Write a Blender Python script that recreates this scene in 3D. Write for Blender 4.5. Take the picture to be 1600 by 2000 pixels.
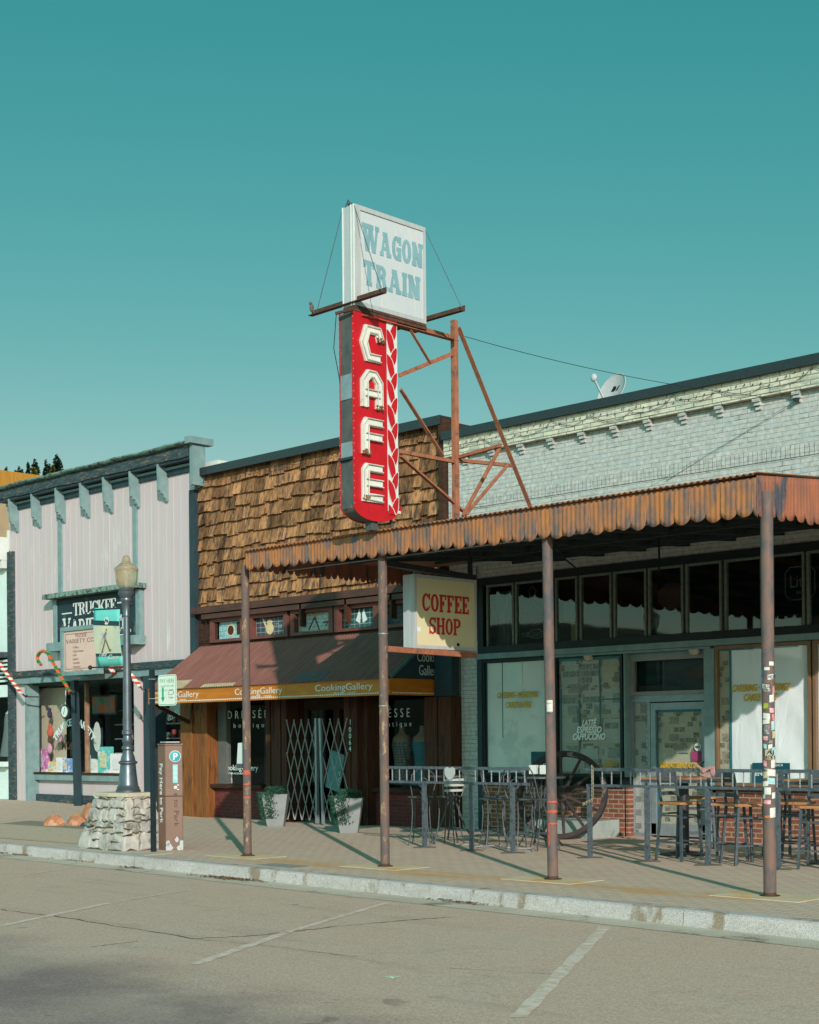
import bpy, math, random
from math import sin, cos, pi, radians, sqrt, atan2, atan, degrees
from mathutils import Vector, Matrix

SC = bpy.context.scene
for o in list(bpy.data.objects): bpy.data.objects.remove(o, do_unlink=True)
rnd = random.Random(7)

# ---------------- camera ----------------
FPX = 2900.0; CXP = 800.0; CYP = 1445.0; ROLL = 0.009; CAMH = 1.58
AL = atan(2922.0 / FPX)
RV = Vector((sin(AL), cos(AL), 0)); FV = Vector((-cos(AL), sin(AL), 0)); ZV = Vector((0, 0, 1))
R2 = cos(ROLL) * RV - sin(ROLL) * ZV; U2 = sin(ROLL) * RV + cos(ROLL) * ZV
cam = bpy.data.cameras.new('camera'); camo = bpy.data.objects.new('camera', cam)
SC.collection.objects.link(camo); SC.camera = camo
camo.matrix_world = Matrix(((R2.x, U2.x, -FV.x, 0), (R2.y, U2.y, -FV.y, 0), (R2.z, U2.z, -FV.z, CAMH), (0, 0, 0, 1)))
cam.sensor_fit = 'HORIZONTAL'; cam.sensor_width = 36; cam.lens = 36 * FPX / 1600
cam.shift_y = 445 / 1600; cam.clip_start = 0.1; cam.clip_end = 3000
SC.render.resolution_x = 819; SC.render.resolution_y = 1024

# ---------------- sun and sky ----------------
SUN_AZ = radians(144.5); SUN_EL = radians(20.2)
sd = Vector((cos(SUN_AZ) * cos(SUN_EL), sin(SUN_AZ) * cos(SUN_EL), -sin(SUN_EL)))
sl = bpy.data.lights.new('sun', 'SUN'); sl.energy = 3.7; sl.angle = radians(0.5); sl.color = (1.0, 0.87, 0.82)
so = bpy.data.objects.new('sun', sl); SC.collection.objects.link(so)
so.rotation_euler = sd.to_track_quat('-Z', 'Y').to_euler()
W = bpy.data.worlds.new('World'); SC.world = W; W.use_nodes = True
nt = W.node_tree; nt.nodes.clear()
sky = nt.nodes.new('ShaderNodeTexSky'); sky.sky_type = 'NISHITA'; sky.sun_disc = False
sky.sun_elevation = SUN_EL; sky.sun_rotation = atan2(-sd.x, -sd.y)
sky.altitude = 1800; sky.air_density = 1.0; sky.dust_density = 0.6; sky.ozone_density = 1.0
sep = nt.nodes.new('ShaderNodeSeparateColor'); comb = nt.nodes.new('ShaderNodeCombineColor')
nt.links.new(sky.outputs[0], sep.inputs[0])
SKYG = [(0.224, 1.957), (1.469, 0.681), (1.025, 0.717)]   # (gain, power) per channel: the teal film grade of the sky
for i, (g, p) in enumerate(SKYG):
    a = nt.nodes.new('ShaderNodeMath'); a.operation = 'POWER'; a.inputs[1].default_value = p
    b = nt.nodes.new('ShaderNodeMath'); b.operation = 'MULTIPLY'; b.inputs[1].default_value = g
    nt.links.new(sep.outputs[i], a.inputs[0]); nt.links.new(a.outputs[0], b.inputs[0]); nt.links.new(b.outputs[0], comb.inputs[i])
mn = nt.nodes.new('ShaderNodeMath'); mn.operation = 'MINIMUM'; mg = nt.nodes.new('ShaderNodeMath'); mg.operation = 'MULTIPLY'; mg.inputs[1].default_value = .8
nt.links.new(comb.inputs[1].links[0].from_socket, mg.inputs[0]); nt.links.new(comb.inputs[0].links[0].from_socket, mn.inputs[0]); nt.links.new(mg.outputs[0], mn.inputs[1]); nt.links.new(mn.outputs[0], comb.inputs[0])
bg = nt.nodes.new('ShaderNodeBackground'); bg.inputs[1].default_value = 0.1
wo = nt.nodes.new('ShaderNodeOutputWorld')
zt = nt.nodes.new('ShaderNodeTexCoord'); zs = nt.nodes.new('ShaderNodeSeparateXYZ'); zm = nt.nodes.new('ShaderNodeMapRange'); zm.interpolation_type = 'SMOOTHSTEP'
zm.inputs[1].default_value = .5; zm.inputs[2].default_value = .8; zm.inputs[3].default_value = .1; zm.inputs[4].default_value = .05   # zenith dimmed out of view to cut sky fill on the ground
nt.links.new(zt.outputs['Generated'], zs.inputs[0]); nt.links.new(zs.outputs[2], zm.inputs[0]); ym = nt.nodes.new('ShaderNodeMapRange'); ym.interpolation_type = 'SMOOTHSTEP'; ym.inputs[1].default_value = .15; ym.inputs[2].default_value = -.5; ym.inputs[3].default_value = 1.0; ym.inputs[4].default_value = 3.2   # sky boosted out of view on the sun side to fill shaded facades
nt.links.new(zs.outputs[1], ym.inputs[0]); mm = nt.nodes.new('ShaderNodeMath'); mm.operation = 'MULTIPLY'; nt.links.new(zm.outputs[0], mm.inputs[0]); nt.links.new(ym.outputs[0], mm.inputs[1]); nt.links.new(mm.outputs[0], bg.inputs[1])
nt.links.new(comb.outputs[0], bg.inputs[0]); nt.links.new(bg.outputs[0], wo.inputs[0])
SC.view_settings.view_transform = 'Standard'; SC.view_settings.look = 'None'
SC.view_settings.exposure = 0.25; SC.view_settings.gamma = 1.0

# ---------------- photo measuring: a pixel of the photograph meets a real plane ----------------
def P(x, y, X=None, Y=None, Z=None):
    d = FV + (x - CXP) / FPX * R2 + (CYP - y) / FPX * U2
    if X is not None: t = X / d.x
    elif Y is not None: t = Y / d.y
    else: t = (Z - CAMH) / d.z
    return Vector((0, 0, CAMH)) + t * d
def XF(x, Y, y=1300): return P(x, y, Y=Y).x
def ZF(x, y, Y): return P(x, y, Y=Y).z

# ---------------- materials ----------------
def lin(c):
    r = []
    for v in c:
        v = v / 255.0
        r.append(v / 12.92 if v <= 0.04045 else ((v + 0.055) / 1.055) ** 2.4)
    return (r[0], r[1], r[2], 1.0)
class NB:
    def __init__(s, name):
        s.m = bpy.data.materials.new(name); s.m.use_nodes = True
        s.t = s.m.node_tree; s.b = s.t.nodes['Principled BSDF']; s.o = s.t.nodes['Material Output']
    def n(s, ty, **k):
        q = s.t.nodes.new('ShaderNode' + ty)
        for a, v in k.items(): setattr(q, a, v)
        return q
    def l(s, a, b): s.t.links.new(a, b)
    def coords(s, st=(1, 1, 1), ro=(0, 0, 0)):
        tc = s.n('TexCoord'); mp = s.n('Mapping'); mp.inputs['Scale'].default_value = st; mp.inputs['Rotation'].default_value = ro
        s.l(tc.outputs['Object'], mp.inputs[0]); return mp.outputs[0]
    def noise(s, co, sc, det=4, ro=.6, dist=0):
        q = s.n('TexNoise'); q.inputs['Scale'].default_value = sc; q.inputs['Detail'].default_value = det
        q.inputs['Roughness'].default_value = ro; q.inputs['Distortion'].default_value = dist
        s.l(co, q.inputs['Vector']); return q.outputs[0]
    def ramp(s, f, a, b):
        q = s.n('MapRange'); q.interpolation_type = 'SMOOTHSTEP'
        q.inputs[1].default_value = a; q.inputs[2].default_value = b
        s.l(f, q.inputs[0]); return q.outputs[0]
    def mix(s, f, a, b, mode='MIX'):
        q = s.n('Mix'); q.data_type = 'RGBA'; q.blend_type = mode
        for v, i in ((f, 0), (a, 6), (b, 7)):
            if isinstance(v, (int, float)): q.inputs[i].default_value = v
            elif isinstance(v, tuple): q.inputs[i].default_value = v
            else: s.l(v, q.inputs[i])
        return q.outputs[2]
    def math(s, op, a, b=0.0, c=None):
        q = s.n('Math'); q.operation = op
        for v, i in ((a, 0), (b, 1), (c, 2)):
            if v is None: continue
            if isinstance(v, (int, float)): q.inputs[i].default_value = v
            else: s.l(v, q.inputs[i])
        return q.outputs[0]
    def bump(s, h, st, d=.01):
        q = s.n('Bump'); q.inputs['Strength'].default_value = st; q.inputs['Distance'].default_value = d
        s.l(h, q.inputs['Height']); s.l(q.outputs[0], s.b.inputs['Normal'])
MC = {}
def mat(name, c, c2=None, s=6, r=.75, b=.15, st=(1, 1, 1), m=0, c3=None, t3=.6, s3=2.0, st3=None, rv=0, sp=.3, fine=0, w3=.06):
    if name in MC: return MC[name]
    q = NB(name); co = q.coords(st)
    if c2 is None: c2 = tuple(v * .86 for v in c)
    n1 = q.noise(co, s, 5, .62)
    col = q.mix(q.ramp(n1, .3, .7), lin(c), lin(c2))
    if c3:
        co3 = q.coords(st3 or st); n3 = q.noise(co3, s3, 6, .68)
        col = q.mix(q.ramp(n3, t3 - w3, t3 + w3), col, lin(c3))
    if fine:
        n4 = q.noise(q.coords(), 90, 2, .5)
        col = q.mix(fine, col, q.mix(q.ramp(n4, .35, .65), (.2, .2, .2, 1), (.95, .95, .95, 1)), 'OVERLAY')
    if rv:
        at = q.n('Attribute'); at.attribute_name = 'rnd'
        k = q.math('MULTIPLY_ADD', at.outputs['Fac'], 2 * rv, 1 - rv)
        hv = q.n('HueSaturation'); q.l(k, hv.inputs['Value']); q.l(col, hv.inputs['Color']); col = hv.outputs[0]
    q.l(col, q.b.inputs['Base Color'])
    q.b.inputs['Roughness'].default_value = r; q.b.inputs['Metallic'].default_value = m
    q.b.inputs['Specular IOR Level'].default_value = sp
    if b: q.bump(n1, b, .01)
    MC[name] = q.m; return q.m

def glass_mat(name, tint=(.985, .995, .99), gl=1.0):
    q = NB(name)
    tr = q.n('BsdfTransparent'); tr.inputs[0].default_value = tint + (1,)
    g = q.n('BsdfGlossy'); g.inputs['Roughness'].default_value = .02
    fr = q.n('Fresnel'); fr.inputs[0].default_value = 1.5
    nz = q.noise(q.coords(), 1.3, 2); bp = q.n('Bump'); bp.inputs['Strength'].default_value = .05; bp.inputs['Distance'].default_value = .01
    q.l(nz, bp.inputs['Height']); q.l(bp.outputs[0], g.inputs['Normal'])
    mx = q.n('MixShader'); ge = q.n('NewGeometry'); q.l(q.math('MULTIPLY', q.math('MULTIPLY', fr.outputs[0], gl), q.math('SUBTRACT', 1.0, ge.outputs['Backfacing'])), mx.inputs[0])
    q.l(tr.outputs[0], mx.inputs[1]); q.l(g.outputs[0], mx.inputs[2]); q.l(mx.outputs[0], q.o.inputs['Surface'])
    MC[name] = q.m; return q.m

def brick_mat(name, ca, cb, cm, bw, bh, mort=.006, rough=.85, off=.5, c3=None, t3=.62, b=.5, s3=3.0, smooth=.15, gap=None):
    q = NB(name); tc = q.n('TexCoord'); sx = q.n('SeparateXYZ'); q.l(tc.outputs['Object'], sx.inputs[0])
    cb_ = q.n('CombineXYZ'); q.l(sx.outputs[0], cb_.inputs[0]); q.l(sx.outputs[2], cb_.inputs[1])
    wob = q.noise(tc.outputs['Object'], 3.0, 3)
    ad = q.n('VectorMath'); ad.operation = 'MULTIPLY_ADD'
    cw = q.n('CombineXYZ'); q.l(wob, cw.inputs[1]); q.l(cw.outputs[0], ad.inputs[0]); ad.inputs[1].default_value = (.012, .012, 0); q.l(cb_.outputs[0], ad.inputs[2])
    bt = q.n('TexBrick'); bt.offset = off; bt.inputs['Scale'].default_value = 1.0
    bt.inputs['Brick Width'].default_value = bw; bt.inputs['Row Height'].default_value = bh
    bt.inputs['Mortar Size'].default_value = mort; bt.inputs['Mortar Smooth'].default_value = smooth; bt.inputs['Bias'].default_value = 0
    bt.inputs['Color1'].default_value = lin(ca); bt.inputs['Color2'].default_value = lin(cb); bt.inputs['Mortar'].default_value = lin(cm)
    q.l(ad.outputs[0], bt.inputs['Vector'])
    n1 = q.noise(q.coords(), 12, 5); col = q.mix(.35, bt.outputs[0], q.mix(q.ramp(n1, .3, .7), (.25, .25, .25, 1), (.75, .75, .75, 1)), 'OVERLAY')
    if c3:
        n3 = q.noise(q.coords((1, 1, 4)), s3, 6, .7)
        col = q.mix(q.math('MULTIPLY', q.ramp(n3, t3 - .05, t3 + .05), .75), col, lin(c3))
    if gap:
        ng = q.noise(q.coords((.5, 1, 1.4)), 2.6, 5, .7); col = q.mix(q.math('MULTIPLY', bt.outputs['Fac'], q.ramp(ng, .52, .66)), col, lin(gap))
    q.l(col, q.b.inputs['Base Color']); q.b.inputs['Roughness'].default_value = rough; q.b.inputs['Specular IOR Level'].default_value = .2
    h = q.math('SUBTRACT', q.math('MULTIPLY', n1, .25), bt.outputs['Fac'])
    q.bump(h, b, .012); MC[name] = q.m; return q.m

def news_mat(name, base, ink, sc=1.0):
    q = NB(name); tc = q.n('TexCoord'); sx = q.n('SeparateXYZ'); q.l(tc.outputs['Object'], sx.inputs[0])
    cv = q.n('CombineXYZ'); q.l(sx.outputs[0], cv.inputs[0]); q.l(sx.outputs[2], cv.inputs[1])
    b1 = q.n('TexBrick'); b1.offset = .37; b1.inputs['Scale'].default_value = 1
    b1.inputs['Brick Width'].default_value = .11 * sc; b1.inputs['Row Height'].default_value = .083 * sc; b1.inputs['Mortar Size'].default_value = .006
    b1.inputs['Color1'].default_value = (0, 0, 0, 1); b1.inputs['Color2'].default_value = (1, 1, 1, 1); b1.inputs['Mortar'].default_value = (0, 0, 0, 1)
    q.l(cv.outputs[0], b1.inputs['Vector'])
    blk = q.ramp(b1.outputs[0], .7, .72)
    b2 = q.n('TexBrick'); b2.offset = .61; b2.inputs['Scale'].default_value = 1; b2.inputs['Brick Width'].default_value = .21 * sc; b2.inputs['Row Height'].default_value = .137 * sc; b2.inputs['Mortar Size'].default_value = .012
    b2.inputs['Color1'].default_value = (0, 0, 0, 1); b2.inputs['Color2'].default_value = (1, 1, 1, 1); b2.inputs['Mortar'].default_value = (0, 0, 0, 1); q.l(cv.outputs[0], b2.inputs['Vector']); blk = q.math('MAXIMUM', blk, q.math('MULTIPLY', q.ramp(b2.outputs[0], .78, .8), .7))
    ln = q.n('TexWave'); ln.bands_direction = 'Z'; ln.inputs['Scale'].default_value = 26; ln.inputs['Distortion'].default_value = 1.5
    q.l(tc.outputs['Object'], ln.inputs['Vector'])
    nn = q.noise(q.coords((1, 1, 1)), 55, 2); txt = q.math('MULTIPLY', q.ramp(ln.outputs[1], .4, .7), q.ramp(nn, .42, .6))
    n2 = q.noise(q.coords(), 38, 3)
    col = q.mix(q.math('MULTIPLY', txt, .4), lin(base), lin(ink))
    col = q.mix(q.math('MULTIPLY', blk, q.math('MULTIPLY_ADD', q.ramp(n2, .35, .65), .5, .35)), col, lin(ink))
    n3 = q.noise(q.coords(), 1.7, 3); col = q.mix(q.math('MULTIPLY', q.ramp(n3, .4, .7), .3), col, lin(tuple(v * .8 for v in base)))
    q.l(col, q.b.inputs['Base Color']); q.b.inputs['Roughness'].default_value = .9; q.b.inputs['Specular IOR Level'].default_value = .1
    MC[name] = q.m; return q.m

# ---------------- mesh builder ----------------
class MB:
    def __init__(s): s.v = []; s.f = []; s.mi = []; s.r = []
    def add(s, vs, fs, mi=0, r=None):
        k = len(s.v); s.v += [tuple(v) for v in vs]; r = rnd.random() if r is None else r
        for f in fs: s.f.append(tuple(i + k for i in f)); s.mi.append(mi); s.r.append(r)
        return s
    def box(s, x0, x1, y0, y1, z0, z1, mi=0):
        if x0 > x1: x0, x1 = x1, x0
        if y0 > y1: y0, y1 = y1, y0
        if z0 > z1: z0, z1 = z1, z0
        vs = [(x, y, z) for z in (z0, z1) for y in (y0, y1) for x in (x0, x1)]
        return s.add(vs, [(0, 2, 3, 1), (4, 5, 7, 6), (0, 1, 5, 4), (2, 6, 7, 3), (0, 4, 6, 2), (1, 3, 7, 5)], mi)
    def beam(s, A, B, w, h, up=(0, 0, 1), mi=0):
        A = Vector(A); B = Vector(B); d = (B - A).normalized(); up = Vector(up)
        if abs(d.dot(up)) > .98: up = Vector((0, 1, 0))
        u = d.cross(up).normalized(); v = u.cross(d)
        vs = [p + a * u * w / 2 + b * v * h / 2 for p in (A, B) for b in (-1, 1) for a in (-1, 1)]
        return s.add(vs, [(0, 1, 3, 2), (4, 6, 7, 5), (0, 4, 5, 1), (2, 3, 7, 6), (0, 2, 6, 4), (1, 5, 7, 3)], mi)
    def tube(s, pts, r, n=8, mi=0, closed=False, r1=None):
        pts = [Vector(p) for p in pts]; N = len(pts); vs = []; prev = None
        for i, p in enumerate(pts):
            if closed: d = (pts[(i + 1) % N] - pts[i - 1])
            else: d = pts[min(i + 1, N - 1)] - pts[max(i - 1, 0)]
            d.normalize()
            a = prev if prev is not None else (Vector((0, 0, 1)) if abs(d.z) < .9 else Vector((1, 0, 0)))
            u = d.cross(a).normalized() if prev is None else (a - a.dot(d) * d).normalized()
            prev = u; w = d.cross(u)
            rr = r if r1 is None else r + (r1 - r) * i / (N - 1)
            for k in range(n): t = 2 * pi * k / n; vs.append(p + rr * (cos(t) * u + sin(t) * w))
        fs = []
        for i in range(N if closed else N - 1):
            for k in range(n):
                a = i * n + k; b = i * n + (k + 1) % n; c = ((i + 1) % N) * n
                fs.append((a, b, c + (k + 1) % n, c + k))
        if not closed: fs += [tuple(range(n))[::-1], tuple((N - 1) * n + k for k in range(n))]
        return s.add(vs, fs, mi)
    def lathe(s, prof, cx, cy, n=20, mi=0, cz=0):
        vs = [(cx + r * cos(2 * pi * k / n), cy + r * sin(2 * pi * k / n), cz + z) for r, z in prof for k in range(n)]
        fs = [(i * n + k, i * n + (k + 1) % n, (i + 1) * n + (k + 1) % n, (i + 1) * n + k) for i in range(len(prof) - 1) for k in range(n)]
        fs += [tuple(range(n))[::-1], tuple((len(prof) - 1) * n + k for k in range(n))]
        return s.add(vs, fs, mi)
    def prism(s, poly, fn, d0, d1, mi=0, r=None):
        n = len(poly); vs = [fn(a, b, d0) for a, b in poly] + [fn(a, b, d1) for a, b in poly]
        fs = [tuple(range(n))[::-1], tuple(range(n, 2 * n))] + [(i, (i + 1) % n, n + (i + 1) % n, n + i) for i in range(n)]
        return s.add(vs, fs, mi, r)
    def ball(s, c, rx, ry, rz, n=12, m=8, mi=0):
        vs = [(c[0] + rx * sin(pi * j / m) * cos(2 * pi * k / n), c[1] + ry * sin(pi * j / m) * sin(2 * pi * k / n), c[2] + rz * cos(pi * j / m)) for j in range(m + 1) for k in range(n)]
        fs = [(j * n + k, (j + 1) * n + k, (j + 1) * n + (k + 1) % n, j * n + (k + 1) % n) for j in range(m) for k in range(n)]
        return s.add(vs, fs, mi)
    def grid(s, fn, nu, nv, mi=0):
        vs = [fn(i / nu, j / nv) for j in range(nv + 1) for i in range(nu + 1)]
        fs = [(j * (nu + 1) + i, j * (nu + 1) + i + 1, (j + 1) * (nu + 1) + i + 1, (j + 1) * (nu + 1) + i) for j in range(nv) for i in range(nu)]
        return s.add(vs, fs, mi)

def meshobj(name, mb, mats, off=Vector((0, 0, 0)), smooth=False, bev=0, fix=True):
    me = bpy.data.meshes.new(name)
    me.from_pydata([tuple(Vector(v) - off) for v in mb.v], [], mb.f)
    if not isinstance(mats, (list, tuple)): mats = [mats]
    for m in mats: me.materials.append(m)
    me.polygons.foreach_set('material_index', mb.mi)
    if smooth: me.polygons.foreach_set('use_smooth', [True] * len(me.polygons))
    a = me.attributes.new('rnd', 'FLOAT', 'FACE'); a.data.foreach_set('value', mb.r)
    if fix:
        import bmesh
        b = bmesh.new(); b.from_mesh(me); bmesh.ops.recalc_face_normals(b, faces=b.faces); b.to_mesh(me); b.free()
    me.update()
    o = bpy.data.objects.new(name, me); SC.collection.objects.link(o)
    if smooth:
        me.set_sharp_from_angle(angle=radians(40))
    if bev:
        bm_ = o.modifiers.new('bevel', 'BEVEL'); bm_.width = bev; bm_.segments = 2; bm_.limit_method = 'ANGLE'
    return o
WL = {}
def part(name, mb, mats, parent, label=None, smooth=False, bev=0, stuff=False, fix=True):
    off = WL.get(parent.name, Vector((0, 0, 0)))
    o = meshobj(name, mb, mats, off, smooth, bev, fix); o.parent = parent; WL[o.name] = off
    if label: o['label'] = label
    if stuff: o['kind'] = 'stuff'
    return o
def setp(o, label=None, cat=None, group=None, kind=None):
    if label: o['label'] = label
    if cat: o['category'] = cat
    if group: o['group'] = group
    if kind: o['kind'] = kind
    return o
def thing(name, label, cat, loc, group=None):
    o = bpy.data.objects.new(name, None); SC.collection.objects.link(o); o.location = loc
    o.empty_display_size = .2; WL[o.name] = Vector(loc); return setp(o, label, cat, group)
def single(name, mb, mats, label, cat, group=None, smooth=False, bev=0, loc=None):
    xs = [v[0] for v in mb.v]; ys = [v[1] for v in mb.v]; zs = [v[2] for v in mb.v]
    off = Vector(loc) if loc else Vector(((min(xs) + max(xs)) / 2, (min(ys) + max(ys)) / 2, min(zs)))
    o = meshobj(name, mb, mats, off, smooth, bev); o.location = off; return setp(o, label, cat, group)
def struct(name, mb, mats, smooth=False, fix=True):
    return setp(meshobj(name, mb, mats, smooth=smooth, fix=fix), kind='structure')
def copy_tree(o, parent=None):
    c = o.copy(); SC.collection.objects.link(c)
    if parent: c.parent = parent
    for ch in list(o.children): copy_tree(ch, c)
    return c

# ---------------- lettering ----------------
def text(parent, s, mt, org, xd, ud, size, nd=None, dep=.004, align='LEFT', xs=1.0, shear=0, bold=0, spc=1.0, fit=None, arc=None, name='lettering'):
    """writing set on a real surface: org is the baseline start, xd/ud its direction, nd its outward normal"""
    cu = bpy.data.curves.new('t', 'FONT'); cu.body = s; cu.align_x = align; cu.size = 1.0; cu.shear = shear
    cu.offset = bold; cu.space_character = spc; cu.resolution_u = 3; cu.extrude = .5
    o = bpy.data.objects.new('t', cu); SC.collection.objects.link(o)
    dg = bpy.context.evaluated_depsgraph_get(); me = bpy.data.meshes.new_from_object(o.evaluated_get(dg))
    bpy.data.objects.remove(o); me.name = name
    xd = Vector(xd).normalized(); ud = Vector(ud).normalized(); nd = Vector(nd).normalized() if nd else xd.cross(ud)
    k = size / .72; mx = max([v.co.x for v in me.vertices] + [.001]); mn = min([v.co.x for v in me.vertices] + [0])
    if fit: xs = fit / ((mx - mn) * k)
    off = WL.get(parent.name, Vector((0, 0, 0))); org = Vector(org)
    for v in me.vertices:
        x, y, z = v.co; x = x * k * xs; y = y * k
        if arc:
            R = arc; a = x / R; rr = R + y; x = rr * sin(a); y = rr * cos(a) - R
        v.co = org + xd * x + ud * y + nd * ((z + .5) * dep) - off
    me.materials.append(mt)
    a = me.attributes.new('rnd', 'FLOAT', 'FACE')
    ob = bpy.data.objects.new(name, me); SC.collection.objects.link(ob); ob.parent = parent; return ob

def rq(x0, y0, x1, y1): return [(x0, y0), (x1, y0), (x1, y1), (x0, y1)]
def lq(x0, y0, x1, y1, w): return [(x0, y0), (x0 + w, y0), (x1 + w, y1), (x1, y1)]
def aq(cx, cy, rx, ry, a0, a1, tx, ty, n=16):
    out = []
    for i in range(n):
        a = radians(a0 + (a1 - a0) * i / n); b = radians(a0 + (a1 - a0) * (i + 1) / n)
        out.append([(cx + rx * cos(a), cy + ry * sin(a)), (cx + rx * cos(b), cy + ry * sin(b)), (cx + (rx - tx) * cos(b), cy + (ry - ty) * sin(b)), (cx + (rx - tx) * cos(a), cy + (ry - ty) * sin(a))])
    return out
def slab(ch, t, h, e):
    def stem(x, top=True, bot=True):
        p = [rq(x, 0, x + t, 1)]
        if bot: p.append(rq(x - e, 0, x + t + e, h))
        if top: p.append(rq(x - e, 1 - h, x + t + e, 1))
        return p
    w = .62
    if ch == 'I': return t + 2 * e, stem(e)
    if ch == 'T':
        w = .72; c = (w - t) / 2
        return w, stem(c, top=False) + [rq(0, 1 - h, w, 1), rq(0, .72, h * .9, 1 - h), rq(w - h * .9, .72, w, 1 - h)]
    if ch in 'FE':
        p = stem(e, top=False, bot=(ch == 'F')) + [rq(0, 1 - h, w, 1), rq(w - h * .9, .72, w, 1 - h), rq(e + t, .5 - h / 2, w * .68, .5 + h / 2), rq(w * .68 - h * .8, .36, w * .68, .64)]
        if ch == 'E': p += [rq(0, 0, w, h), rq(w - h * .9, h, w, .28)]
        return w, p
    if ch == 'H': return .8, stem(e) + stem(.8 - t - e) + [rq(e + t, .5 - h / 2, .8 - t - e, .5 + h / 2)]
    if ch == 'N': return .84, stem(e, bot=True, top=False) + stem(.84 - t - e, bot=False) + [lq(.84 - t - e - t * .3, 0, e - t * .1, 1, t * 1.15), rq(0, 1 - h, e + t, 1)]
    if ch == 'K': return .82, stem(e) + [lq(e + t, .38, .82 - t - e, 1 - h, t * .8), lq(.82 - t * 1.2, 0, e + t * 1.3, .58, t * 1.1), rq(.82 - t - 2 * e, 1 - h, .82, 1), rq(.82 - t - 2 * e, 0, .82, h)]
    if ch == 'A':
        w = .84; c = w / 2
        return w, [lq(e, 0, c - t * .45, 1, t * .62), lq(w - e - t, 0, c - t * .5, 1, t), rq(.2, .26, w - .22, .26 + h * .8), rq(0, 0, 2 * e + t * .7, h), rq(w - 2 * e - t, 0, w, h), rq(c - t * .8, 1 - h, c + t * .55, 1)]
    if ch == 'V':
        w = .84; c = w / 2
        return w, [lq(c - t * .5, 0, e, 1, t), lq(c - t * .2, 0, w - e - t * .6, 1, t * .6), rq(0, 1 - h, 2 * e + t, 1), rq(w - 2 * e - t * .7, 1 - h, w, 1)]
    if ch == 'W':
        w = 1.12
        return w, [lq(.24, 0, e, 1, t), lq(.24 + t * .4, 0, .5 - t * .2, 1, t * .55), lq(.66, 0, .5 - t * .4, 1, t), lq(.66 + t * .4, 0, w - e - t * .55, 1, t * .55), rq(0, 1 - h, 2 * e + t, 1), rq(.5 - t, 1 - h, .5 + t, 1), rq(w - 2 * e - t * .6, 1 - h, w, 1)]
    if ch == 'Y':
        w = .84; c = w / 2
        return w, [rq(c - t / 2, 0, c + t / 2, .48), lq(c - t / 2, .44, e, 1, t), lq(c - t * .1, .44, w - e - t * .6, 1, t * .6), rq(c - t / 2 - e, 0, c + t / 2 + e, h), rq(0, 1 - h, 2 * e + t, 1), rq(w - 2 * e - t * .7, 1 - h, w, 1)]
    if ch == 'U':
        w = .8
        return w, [rq(e, .35, e + t, 1), rq(w - e - t * .7, .35, w - e, 1), rq(0, 1 - h, 2 * e + t, 1), rq(w - 2 * e - t, 1 - h, w, 1)] + aq(w / 2, .36, w / 2 - e, .36, 180, 360, t, h)
    w = .7
    if ch == 'O': return w, aq(w / 2, .5, w / 2, .5, 0, 360, t, h, 30)
    if ch == 'C': return w, aq(w / 2, .5, w / 2, .5, 42, 318, t, h, 24) + [rq(w - h, .66, w, 1), rq(w - h * .8, .2, w, .3)]
    if ch == 'G': return w, aq(w / 2, .5, w / 2, .5, 42, 330, t, h, 24) + [rq(w - h, .66, w, 1), rq(w - t, .0, w, .42), rq(w * .5, .38, w, .38 + h)]
    if ch == 'S':
        return w * .9, aq(.31, .73, .3, .27, 30, 270, t * .8, h) + aq(.31, .29, .3, .29, -150, 90, t * .8, h) + [rq(.52, .68, .62, 1), rq(0, 0, .1, .34)]
    if ch == 'P': return w, stem(e) + aq(w - .34, .72, .34, .28, -90, 90, t, h) + [rq(e, 1 - h, w - .33, 1), rq(e + t, .44, w - .33, .44 + h)]
    if ch == 'R': return w + .06, stem(e) + aq(w - .36, .72, .32, .28, -90, 90, t, h) + [rq(e, 1 - h, w - .35, 1), rq(e + t, .44, w - .35, .44 + h), lq(w - t * .8, 0, .34, .5, t), rq(w - t, 0, w + .06, h)]
    if ch == 'D': return w + .04, stem(e) + aq(w - .34, .5, .38, .5, -90, 90, t, h, 20) + [rq(e, 1 - h, w - .33, 1), rq(e, 0, w - .33, h)]
    if ch == '.': return .16, [rq(0, 0, .14, .16)]
    return .3, []
def slabtext(parent, s, mt, org, xd, ud, H, W, dep=.006, t=.2, h=.14, e=.06, gap=.1, hs=None, name='lettering'):
    xd = Vector(xd).normalized(); ud = Vector(ud).normalized(); nd = xd.cross(ud); org = Vector(org)
    gl = [slab(c, t, h, e) for c in s]; hh = hs or [1] * len(s)
    tot = sum(g[0] * k for g, k in zip(gl, hh)) + gap * (len(s) - 1); sx = W / tot; mb = MB(); x = 0; i = 0
    for (w, ps), k in zip(gl, hh):
        for p in ps:
            i += 1; pp = [(x + a * k, b * k) for a, b in p]
            mb.prism(pp, lambda a, b, d: org + xd * a * sx + ud * b * H + nd * d, 0, dep + (i % 9) * .00025)
        x += w * k + gap
    return part(name, mb, mt, parent)
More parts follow.
